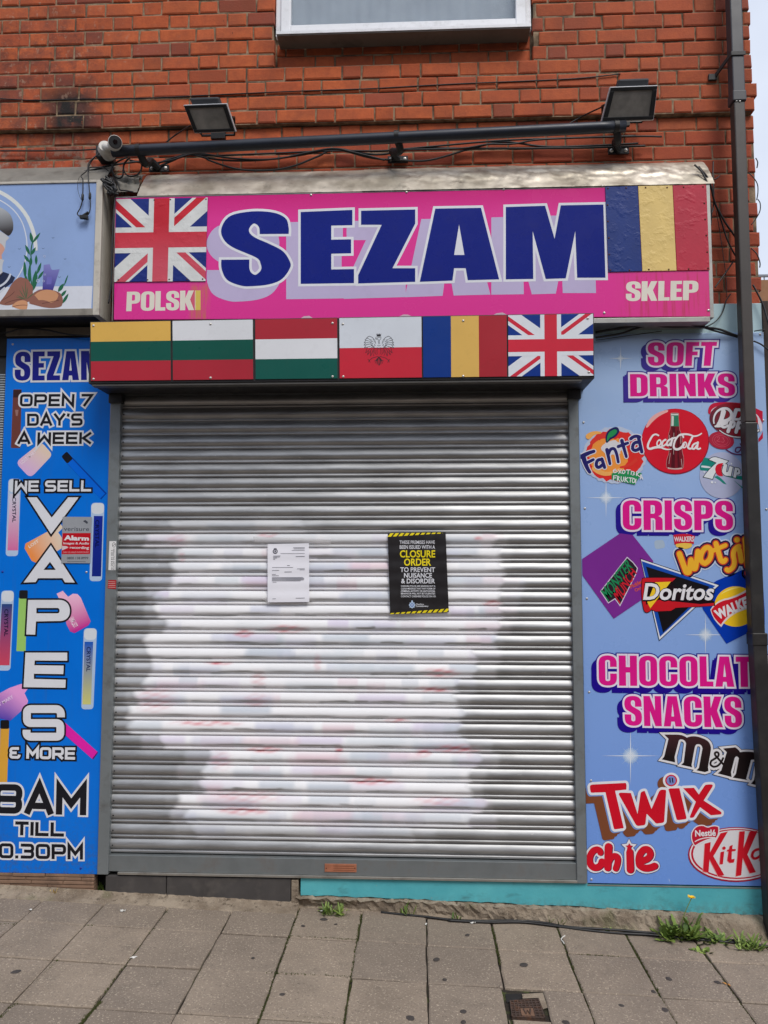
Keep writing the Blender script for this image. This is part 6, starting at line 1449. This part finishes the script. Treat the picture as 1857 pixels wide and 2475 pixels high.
cable([(*ZC(1240, 318), WC - .018), (*ZC(1500, 330), WC - .018), (*Z1(1000, 668), WC - .016), (*Z1(1200, 660), WC - .016), (*Z1(1450, 650), WC - .016), (*Z1(1650, 650), WC - .016), (*Z2(200, 632), WC - .016), (*Z2(520, 605), WC - .016), (*Z2(800, 595), WC - .016), (*Z2(1090, 585), WC - .016)], .005, 'middle black cable of the bundle nearest the underside of the pole')
cable([(*Z2(90, 645), WC - .02), (*Z2(330, 640), WC - .02), (*Z2(450, 622), WC - .02), (*Z2(560, 620), WC - .02), (*Z2(700, 600), WC - .02), (*Z2(1080, 588), WC - .02), (1600, 330, WC - .02)], .0048, 'black cable crossing the bundle right of the middle pole bracket')
cable([(*Z4(-20, 105), -.06), (*Z4(150, 128), -.06), (*Z4(330, 142), -.06), (*Z4(600, 120), -.06), (*Z4(880, 90), -.06), (*Z4(1150, 40), -.05), (*Z4(1300, 0), -.03), (*ZC(700, 395), WC - .02), (*ZC(800, 450), WC - .01)], .0055, "black cable drooping over the grey flashing above the neighbour's sign")
cable([(*ZC(265, 290), -.08), (*ZC(180, 390), -.10), (*ZC(130, 490), -.12), (*ZC(70, 545), -.165), (*Z4(985, 170), -.17), (*Z4(985, 330), -.17), (*Z4(982, 400), -.17), (*Z4(955, 500), -.17), (*Z4(920, 570), -.17), (*Z4(950, 605), -.17)], .003, "thin lead hanging in front of the neighbour's sign, the left one of the pair")
cable([(*ZC(270, 300), -.08), (*ZC(150, 410), -.12), (*ZC(148, 560), -.165), (*Z4(1058, 230), -.17), (*Z4(1068, 360), -.17), (*Z4(1075, 480), -.17), (*Z4(1060, 560), -.17), (*Z4(1030, 600), -.17)], .003, "thin lead hanging in front of the neighbour's sign, the right one of the pair")
cable([(*Z4(945, 130), -.165), (*Z4(925, 200), -.168), (*Z4(928, 300), -.168), (*Z4(960, 400), -.168)], .0012, 'hair thin wire beside the two hanging leads')
b = MB(); cc = P(*Z4(1000, 600), -.172)
b.box(cc.x - .022, cc.x + .02, -.18, -.162, cc.z - .014, cc.z + .004); b.cyl((cc.x - .012, -.171, cc.z - .004), (cc.x + .022, -.171, cc.z + .022), .009, .006, 10); b.cyl((cc.x - .002, -.171, cc.z - .012), (cc.x + .022, -.171, cc.z - .016), .007, .007, 10)
o = b.build('cable_connector', CBL, None, origin=cc, bevel=.002); tag(o, "small black plug dangling on two leads in front of the neighbour's sign", 'connector')
for k, (a, zz_) in enumerate((((982, 375), 'left'), ((1069, 362), 'right'))):
    c = P(*Z4(*a), -.17); b = MB(); b.tube([c + Vector((0, 0, .02)), c + Vector((0, 0, .012)), c + Vector((0, 0, -.012)), c + Vector((0, 0, -.02))], [.0035, .007, .007, .0035], 10)
    o = b.build('ferrite_bead', CBL, None, smooth=True, origin=c); tag(o, 'small black bead on the %s lead hanging over the pale blue sign' % zz_, 'bead')
cable([(*ZC(560, 345), -.06), (*ZC(450, 400), -.07), (*ZC(400, 460), -.07), (*ZC(420, 540), -.07), (*ZC(470, 570), -.07), (*ZC(510, 540), -.07), (*ZC(520, 440), -.07), (*ZC(560, 370), -.07)], .0045, 'looped cable end under the left end of the pole, the larger left loop')
cable([(*ZC(590, 350), -.08), (*ZC(530, 410), -.08), (*ZC(520, 490), -.08), (*ZC(570, 545), -.08), (*ZC(650, 540), -.08), (*ZC(700, 490), -.08), (*ZC(710, 430), -.08), (*ZC(690, 390), -.07)], .0045, 'looped cable end under the left end of the pole, the round right loop')
cable([(*ZC(400, 420), -.06), (*ZC(390, 480), -.07), (*ZC(360, 540), -.08), (*ZC(410, 590), -.12), (*ZC(430, 700), -.155), (*ZC(428, 800), -.155), (*Z4(1345, 700), -.158), (*Z4(1330, 1100), -.158), (*Z4(1325, 1400), -.156), (*Z4(1290, 1640), -.153)], .0048, 'black cable dropping down the side of the pale blue sign box')
b = MB(); tr = random.Random(4); c = P(*ZC(345, 650), -.16)
for k in range(9):
    a = [c + Vector((tr.uniform(-.03, .03), tr.uniform(-.02, .01), .035 - q_ * .02 + tr.uniform(-.012, .012))) + Vector((q_ * .009, 0, 0)) for q_ in range(5)]
    b.tube(smooth_pts(a, 5), .0065, 7)
o = b.build('taped_joint', CBL, None, smooth=True, origin=c); tag(o, "clump of black taped cable joints at the top corner of the neighbour's sign", 'cable joint')
cable([(*Z1(560, 690), WC - .02), (*Z1(640, 705), WC - .02), (*Z1(740, 690), WC - .02), (*Z1(850, 662), WC - .02), (*Z1(1000, 682), WC - .02), (*Z1(1180, 686), WC - .02), (*Z1(1340, 655), WC - .02), (*Z1(1440, 640), WC - .02), (*Z1(1520, 655), WC - .02), (*Z1(1660, 690), WC - .02)], .005, 'black cable looping from the left bracket to the middle one, second from the bottom')
cable([(*ZC(380, 520), -.07), (*ZC(330, 470), -.08), (*ZC(240, 455), -.09), (*ZC(160, 460), -.09), (*ZC(150, 500), -.1)], .003, 'thin wire crossing the grey flashing just below the security camera')
cable([(*ZC(400, 560), -.09), (*ZC(460, 620), -.12), (*ZC(480, 690), -.14), (*ZC(540, 700), -.14), (*ZC(620, 715), -.14)], .004, 'short frayed cable end over the mastic lump beside the flag plate')
# right hand tangle beside the sign
cable([(*ZR(600, 90), -.1), (*ZR(690, 180), -.11), (*ZR(760, 330), -.12), (*ZR(775, 480), -.12), (*ZR(800, 640), -.11), (*ZR(800, 760), -.1), (*ZR(795, 820), -.1)], .0048, 'thick black cable hugging the right end of the pink sign', None)
cable([(*ZR(640, 120), -.1), (*ZR(740, 220), -.1), (*ZR(800, 360), -.09), (*ZR(850, 560), -.06), (*ZR(960, 770), -.03), (*ZR(1070, 930), -.02), (*ZR(1120, 1000), -.01)], .005, 'black cable running from the sign end down behind the drainpipe')
cable([(*ZR(650, 110), -.08), (*ZR(780, 290), -.08), (*ZR(840, 520), -.05), (*ZR(930, 790), -.02), (*ZR(990, 980), -.01), (*ZR(1060, 1130), -.01), (*ZR(1120, 1230), -.01)], .0042, 'lower black cable slanting over the bricks to the drainpipe')
cable([(*ZR(828, 50), -.02), (*ZR(822, 250), -.05), (*ZR(832, 400), -.06), (*ZR(830, 600), -.05), (*ZR(800, 700), -.06)], .0036, 'cable dropping straight over the crumpled flashing by the drainpipe')
cable([(*ZR(820, 270), -.06), (*ZR(860, 260), -.06), (*ZR(908, 222), -.05)], .003, 'short loose cable tail on the end of the flashing')
cable([(*ZR(860, 640), -.02), (*ZR(900, 860), .0), (*ZR(930, 1060), .0), (*ZR(960, 1270), .0), (*ZR(985, 1480), .0), (*ZR(990, 1700), -.005)], .0018, 'hair thin wire hanging down the bricks right of the sign')
cable([(*ZR(1070, 1270), -.02), (*ZR(980, 1400), -.02), (*ZR(900, 1510), -.03), (*ZR(850, 1580), -.05)], .004, 'black cable slanting back from the drainpipe to the lower sign corner')
cable([(*ZR(1040, 1660), -.01), (*ZR(985, 1740), -.01), (*ZR(940, 1880), -.01), (*ZR(860, 1990), -.03), (*ZR(760, 2050), -.05), (*ZR(700, 2060), -.06)], .0034, 'cable curving round the lower right corner of the pink sign')
cable([(1440, 803, -.05), (*ZR(100, 2010), -.07), (*ZR(230, 1985), -.09), (*ZR(400, 2000), -.08), (*ZR(700, 2060), -.05), (*ZR(900, 2090), -.03), (*ZR(1060, 2150), -.02), (*ZR(1120, 2170), -.015)], .006, 'thick black cable under the sign above the pink headings')
cable([(1440, 816, -.04), (1500, 806, -.04), (*ZR(0, 2050), -.05), (*ZR(300, 2060), -.05), (*ZR(650, 2060), -.04), (*ZR(850, 2110), -.03), (*ZR(1000, 2150), -.02), (*ZR(1120, 2185), -.015)], .005, 'lower black cable stretched along the top of the pale blue board')
cable([(1442, 822, -.02), (1520, 811, -.02), (1600, 800, -.02)], .002, 'thin wire along the top edge of the pale blue board')
cable([(*ZR(1255, 185), -.02), (*ZR(1320, 250), -.025), (*ZR(1365, 330), -.025), (*ZR(1370, 430), -.025), (*ZR(1355, 520), -.02)], .0026, 'cable bulging past the building corner high beside the drainpipe')
cable([(*ZR(1370, 510), -.02), (*ZR(1398, 560), -.025), (*ZR(1395, 650), -.025), (*ZR(1350, 740), -.02), (*ZR(1290, 820), -.02)], .0026, 'cable looping off the building corner below the higher bulge')
cable([(*ZR(1290, 1105), -.02), (*ZR(1360, 1180), -.025), (*ZR(1395, 1280), -.025), (*ZR(1392, 1340), -.02)], .003, 'cable curving along the building corner above the painted board')
cable([(*ZR(1310, 1550), -.02), (*ZR(1400, 1720), -.025), (*ZR(1450, 1850), -.025), (*ZR(1490, 1990), -.03), (*ZR(1540, 2140), -.03)], .0046, 'cable slanting down past the drainpipe over the painted board')
cable([(*ZR(1325, 2113), -.012), (*ZR(1400, 2100), -.02), (*ZR(1460, 2095), -.02)], .003, 'short wire across the painted board right of the drainpipe')
cable([(1822, 824, -.015), (1840, 832, -.02), (1858, 846, -.02)], .004, 'short cable on the pale blue board right of the drainpipe')
cable([(*ZR(1345, 10), -.01), (*ZR(1368, 60), -.02), (*ZR(1358, 130), -.01)], .003, 'small cable bow at the building corner beside the pink sign top')
cable([(-5, 806, -.02), (*Z4(100, 1980), -.03), (*Z4(220, 1945), -.03), (*Z4(380, 1938), -.03), (*Z4(560, 1955), -.03), (*Z4(700, 1985), -.03), (*Z4(850, 2010), -.03), (*Z4(1060, 2025), -.03)], .004, 'black cable sagging under the neighbour sign above the bright blue board')
# cable pair on the pavement
Z6 = Zm(927, 2075, 1.785)
def gcable(pts, r, lab, h=.006):
    pp_ = [G(*Z6(*p), h) for p in pts]; b = MB(); b.tube(smooth_pts(pp_, 8), r, 8)
    o = b.build('cable', CBL, None, smooth=True, origin=pp_[0]); return tag(o, lab, 'cable', 'black cables lying on the pavement')
gcable([(-10, 232), (60, 240), (180, 252), (300, 266), (420, 270), (560, 268), (680, 276), (800, 296), (960, 306), (1100, 317), (1230, 328), (1380, 344), (1500, 354), (1560, 352)], .0062, 'longer black cable lying on the pavement along the footing, nearer the wall')
gcable([(280, 268), (450, 276), (600, 276), (740, 292), (860, 308), (1000, 322), (1150, 330), (1300, 345), (1420, 356), (1540, 366), (1660, 380)], .0062, 'black cable lying on the pavement beside its twin, nearer the kerb')

# ================================================================== weeds
t = NT('weed_leaf'); isl = t.geo.outputs['Random Per Island']
v = t.mix(t.rng(isl, 0, 1), lin((74, 100, 42)), lin((128, 148, 66))); t.col(v); t.set('Roughness', .55); WEED = t.m
MOSS = mat('moss', (74, 80, 38), .95, 0, .35, 40)
DRY = mat('dry_leaf', (176, 150, 92), .8)
def blade(b, base, az, L, w, lift, rng_, tooth=0, n=9):
    d = Vector((math.cos(az), math.sin(az), 0)); s_ = Vector((-d.y, d.x, 0)); vs = []
    for k in range(n + 1):
        u = k / n; p = base + d * (L * math.sin(u * 1.35) / 1.35 * (1 - lift * .55)) + Vector((0, 0, L * lift * math.sin(u * (1.5 + rng_ * .9)) ))
        hw = w * (math.sin(math.pi * min(.98, u ** .8 * .94 + .05))) * (1 + (tooth * (1 if k % 2 else -.75)))
        tw = s_ * math.cos(rng_ * u * 2) + Vector((0, 0, 1)) * math.sin(rng_ * u * 2) * .6
        vs += [p - tw * hw, p + Vector((0, 0, -hw * .25)), p + tw * hw]
    fs = []
    for k in range(n):
        a = 3 * k; fs += [(a, a + 3, a + 4, a + 1), (a + 1, a + 4, a + 5, a + 2)]
    b.add(vs, fs)
def weed(px, py, lab, n, L, w, seed, tooth=.35, spread=.02, flower=None, lift=(.35, .95), aim=None):
    r_ = random.Random(seed); c = G(px, py); o = thing('weed', tuple(c), lab, 'weed', 'weeds growing along the footing')
    b = MB()
    for k in range(n):
        az = r_.uniform(0, 2 * math.pi) if aim is None else r_.gauss(aim, .9)
        bs = c + Vector((r_.uniform(-spread, spread), r_.uniform(-spread, spread) * .5, -.002))
        blade(b, bs, az, L * r_.uniform(.55, 1.1), w * r_.uniform(.7, 1.2), r_.uniform(*lift), r_.uniform(-.5, .5), tooth * r_.uniform(.5, 1))
    b.build('leaves', WEED, o, smooth=True)
    if flower:
        tip = P(flower[0], flower[1], c.y + .01); b = MB(); b.tube(smooth_pts([c, c + (tip - c) * .5 + Vector((-.008, 0, 0)), tip], 6), .0018, 6); stm = b.build('stalk', WEED, o, smooth=True)
        b = MB(); r2 = random.Random(2)
        for k in range(60):
            a = r2.uniform(0, 6.28); q_ = r2.uniform(.003, .02); el_ = r2.uniform(-.1, .5)
            d = Vector((math.cos(a), math.sin(a), 0)); s_ = Vector((-d.y, d.x, 0)) * .0024; e_ = tip + d * q_ + Vector((0, 0, .004 + q_ * el_ * .6))
            b.add([tip - s_, tip + s_, e_ + s_, e_ - s_], [(0, 1, 2, 3)])
        b.dome(tip, (0, 0, 1), .006, .005, 8, 3)
        b.build('flower', mat('dandelion_yellow', (250, 204, 20), .6), o)
    return o
weed(1640, 2264, 'large bushy green weed with a yellow dandelion flower below the pale blue board', 170, .125, .010, 3, .5, .085, (1672, 2171), (.15, .75))
weed(1722, 2276, 'low green weed spreading right of the flowering dandelion', 46, .10, .008, 5, .4, .06, lift=(.1, .5))
weed(1812, 2293, 'green weed at the far right corner on the paving joint', 60, .10, .006, 7, .35, .05, lift=(.15, .7))
weed(808, 2208, 'green grassy weed at the left end of the teal plinth', 70, .075, .0045, 9, .2, .06, lift=(.15, .75))
weed(985, 2212, 'sparse sprig of weed in front of the broken concrete footing', 14, .08, .0045, 13, .1, .04, lift=(.6, 1))
weed(1345, 2236, 'thin wispy weed in the middle of the footing', 9, .07, .003, 15, .1, .03, lift=(.6, 1))
weed(243, 2150, 'small weed in the gap beside the left slate upstand', 16, .05, .006, 17, .3, .02)
weed(1700, 2300, 'few small leaves hanging over the pavement cable at the right', 12, .06, .009, 19, .4, .03, lift=(.1, .4))
weed(125, 2165, 'dry brown weed in the paving joint below the blue board', 10, .06, .003, 23, .1, .02).children[0].data.materials[0] = DRY
weed(1100, 2224, 'tiny seedling in a crack of the footing right of the sparse sprig', 8, .05, .004, 31, .3, .02)
weed(1470, 2250, 'small flat weed between the pale scraps and the dandelion', 12, .05, .005, 33, .4, .03, lift=(.1, .5))
# moss along the joints
b = MB(); rm = random.Random(8)
def moss_line(p, q_, n, h=.006):
    a, c = G(*p), G(*q_)
    for k in range(int(n * .6)):
        u = rm.random(); m_ = a + (c - a) * u + Vector((rm.gauss(0, .003), rm.gauss(0, .003), 0))
        for j in range(3):
            az = rm.uniform(0, 6.28); L = rm.uniform(.003, h); s_ = Vector((math.cos(az), math.sin(az), 0)) * L * .5
            b.add([m_ - s_ + Vector((0, 0, -.006)), m_ + s_ + Vector((0, 0, -.006)), m_ + s_ * .3 + Vector((rm.gauss(0, .002), 0, L * .6))], [(0, 1, 2)])
for l in (((274, 2172), (200, 2250), 160), ((230, 2230), (0, 2461), 500), ((420, 2185), (190, 2475), 200), ((245, 2420), (193, 2475), 420), ((725, 2195), (622, 2475), 260), ((660, 2390), (622, 2475), 300), ((874, 2209), (832, 2475), 500), ((1190, 2240), (1210, 2330), 260), ((1347, 2243), (1440, 2475), 220), ((1510, 2254), (1633, 2475), 600), ((1690, 2290), (1826, 2475), 240), ((700, 2262), (863, 2271), 130), ((0, 2232), (240, 2241), 120), ((846, 2360), (640, 2350), 120), ((829, 2464), (560, 2447), 160), ((1400, 2306), (1500, 2312), 60)): moss_line(*l)
o = b.build('joint_moss', MOSS, None); tag(o, kind='stuff')

# ================================================================== drain cover
c = [G(*p, .001) for p in DRAIN]; cen = (c[0] + c[1] + c[2] + c[3]) / 4
CI = mat('cast_iron', (84, 68, 60), .65, .3, .3, 30, dirt=((124, 82, 56), 25, .8), bump=.4, bscale=120)
DC = thing('drain_cover', tuple(cen), 'small square rusty cast iron water cover set crookedly in the paving', 'drain cover')
f3 = lambda u, v, h=0: (c[0] * (1 - u) + c[1] * u) * (1 - v) + (c[3] * (1 - u) + c[2] * u) * v + Vector((0, 0, h))
def lid(b, u0, u1, v0, v1, h0, h1):
    g = [(u0, v1), (u1, v1), (u1, v0), (u0, v0)]; b.hexa([f3(u, v, h1) for u, v in g], [f3(u, v, h0) for u, v in g])
b = MB(); lid(b, 0, 1, 0, 1, -.02, -.004); b.build('plate', CI, DC)
b = MB()
for k in range(9):
    u = k / 8 * .96
    for v0, v1 in ((0, .46), (.90, 1)) if 2 < k < 6 else ((0, 1),): lid(b, u, u + .03, v0, v1, -.0045, .001)
for k in range(8):
    v = k / 7 * .94
    for u0, u1 in (((.0, .30), (.72, 1)) if .46 < v < .9 else ((0, 1),)): lid(b, u0, u1, v, v + .045, -.0045, .0008)
lid(b, 0, .03, 0, 1, -.0045, .002); lid(b, .97, 1, 0, 1, -.0045, .002); lid(b, 0, 1, .96, 1, -.0045, .002)
b.build('raised_grid', CI, DC)
b = MB(); lid(b, .31, .71, .49, .89, -.0045, .0); b.build('letter_plate', mat('worn_iron', (128, 98, 78), .6, .3, .2, 30), DC)
b = MB(); wpts = [(.40, .55), (.455, .83), (.51, .62), (.565, .83), (.62, .55)]
b.tube([f3(*p, .001) for p in wpts], .0032, 6); b.build('letter', CI, DC)
b = MB(); lidp = G(1262, 2418)
b.add([G(1222, 2403, -.008), G(1262, 2402, -.008), G(1262, 2414, -.008), G(1225, 2424, -.008)], [(0, 1, 2, 3)])
b.build('dark_hole', mat('hole_black', (30, 28, 28), .95), DC)  # flat patch painted dark for the shaded hole beside the plate
b = MB(); q_ = [G(*p, -.003) for p in ((1262, 2403), (1313, 2400), (1324, 2436), (1313, 2440), (1302, 2412), (1264, 2414))]
b.add(q_, [(0, 1, 5), (1, 4, 5), (1, 2, 3, 4)][:1] + [(1, 4, 5), (1, 2, 3, 4)]); b.build('surround', CONC, DC, fixn=True)

# ================================================================== chewing gum, litter
GUM = mat('old_gum', (64, 58, 55), .8, 0, .2, 40)
gum0 = None
for (px, py, r_) in ((1055, 2320, .017), (1266, 2333, .019), (992, 2462, .018), (783, 2223, .018), (733, 2239, .011), (38, 2350, .020), (1617, 2367, .016), (1607, 2443, .020), (1502, 2432, .013), (1735, 2376, .015), (1120, 2446, .013), (1075, 2369, .010), (1130, 2261, .013), (1580, 2398, .012), (812, 2235, .008), (1368, 2473, .016), (682, 2405, .012), (1120, 2472, .014), (612, 2317, .008)):
    p = G(px, py)
    if gum0 is None:
        b = MB(); rr = random.Random(5); n = 20; ring = [(math.cos(2 * math.pi * k / n) * (1 + rr.uniform(-.12, .12)), math.sin(2 * math.pi * k / n) * (1 + rr.uniform(-.12, .12))) for k in range(n)]
        vs = [(x, y, .0) for x, y in ring] + [(x * .8, y * .8, .09) for x, y in ring] + [(0, 0, .1)]
        fs = [(k, (k + 1) % n, n + (k + 1) % n, n + k) for k in range(n)] + [(n + k, n + (k + 1) % n, 2 * n) for k in range(n)]
        b.add(vs, fs); o = gum0 = b.build('gum_spot', GUM, None, smooth=True)
        tag(o, 'flat dark trodden gum spot on the grey paving slabs', 'gum spot', 'gum spots on the paving')
    else: o = gum0.copy(); COL.objects.link(o)
    o.location = (p.x, p.y, p.z + .0016); o.scale = (r_, r_ * random.uniform(.7, 1), .02); o.rotation_euler = (0, 0, random.uniform(0, 6))
LITW = mat('litter_white', (214, 212, 206), .7); LITB = mat('litter_orange', (198, 140, 70), .7)
def scrap(px, py, L, w, az, m, lab, h=.004, seed=1, name='paper_scrap', cat='litter'):
    r_ = random.Random(seed); p = G(px, py, .003); d = Vector((math.cos(az), math.sin(az), 0)); s_ = Vector((-d.y, d.x, 0)); vs = []; n = 5
    for i in range(n + 1):
        for j in range(3): vs.append(p + d * (L * (i / n - .5)) + s_ * (w * (j / 2 - .5) * r_.uniform(.7, 1.1)) + Vector((0, 0, r_.uniform(0, h))))
    k = len(vs); vs += [v - Vector((0, 0, .0012)) for v in vs]
    fs = [(i * 3 + j, (i + 1) * 3 + j, (i + 1) * 3 + j + 1, i * 3 + j + 1) for i in range(n) for j in range(2)]; fs += [tuple(q + k for q in f_[::-1]) for f_ in fs]
    b = MB(); b.add(vs, fs); o = b.build(name, m, None, origin=p, smooth=True); tag(o, lab, cat, 'litter on the pavement')
scrap(323, 2315, .03, .010, .6, LITW, 'white scrap in the joint between the slabs below the blue board', .006, 1)
scrap(297, 2203, .026, .018, .1, LITW, 'pale crumpled scrap on the paving below the left slate', .01, 2)
scrap(519, 2174, .028, .012, 0, LITW, 'white crumb of paper at the foot of the slate upstand', .006, 3)
scrap(74, 2199, .014, .008, .3, LITW, 'tiny white fleck at the lower left on the paving', .004, 4)
scrap(779, 2203, .03, .010, .8, LITW, 'white scrap tucked in the weed at the end of the teal plinth', .01, 5)
scrap(1346, 2227, .034, .010, .1, LITB, 'orange cigarette filter at the footing in the middle', .008, 6, 'cigarette_end')
scrap(1433, 2232, .03, .012, -.1, LITW, 'white scrap at the footing left of the dandelion', .008, 7)
scrap(1501, 2238, .032, .016, -.2, LITW, 'largest pale scrap next to the dandelion, by the cable', .012, 8)
scrap(1530, 2239, .022, .012, .4, LITW, 'small pale scrap touching the dandelion leaves', .008, 9)
scrap(1143, 2231, .028, .012, 0, LITW, 'pale flake lying on the pavement cable', .008, 10)
scrap(1030, 2235, .018, .009, 1.4, LITW, 'little white stub in the joint under the concrete footing', .006, 11, 'cigarette_end')
scrap(1756, 2380, .034, .008, -.75, LITB, 'tan cigarette end in the paving joint at the lower right', .006, 12, 'cigarette_end')
p = [G(*q_, .004) for q_ in ((1366, 2262), (1360, 2266), (1357, 2271), (1361, 2276), (1364, 2281))]; b = MB(); b.tube(smooth_pts(p, 5), .0028, 6)
o = b.build('paper_twist', LITW, None, smooth=True, origin=p[2]); tag(o, 'curled white twist lying on a slab left of the dandelion', 'litter', 'litter on the pavement')
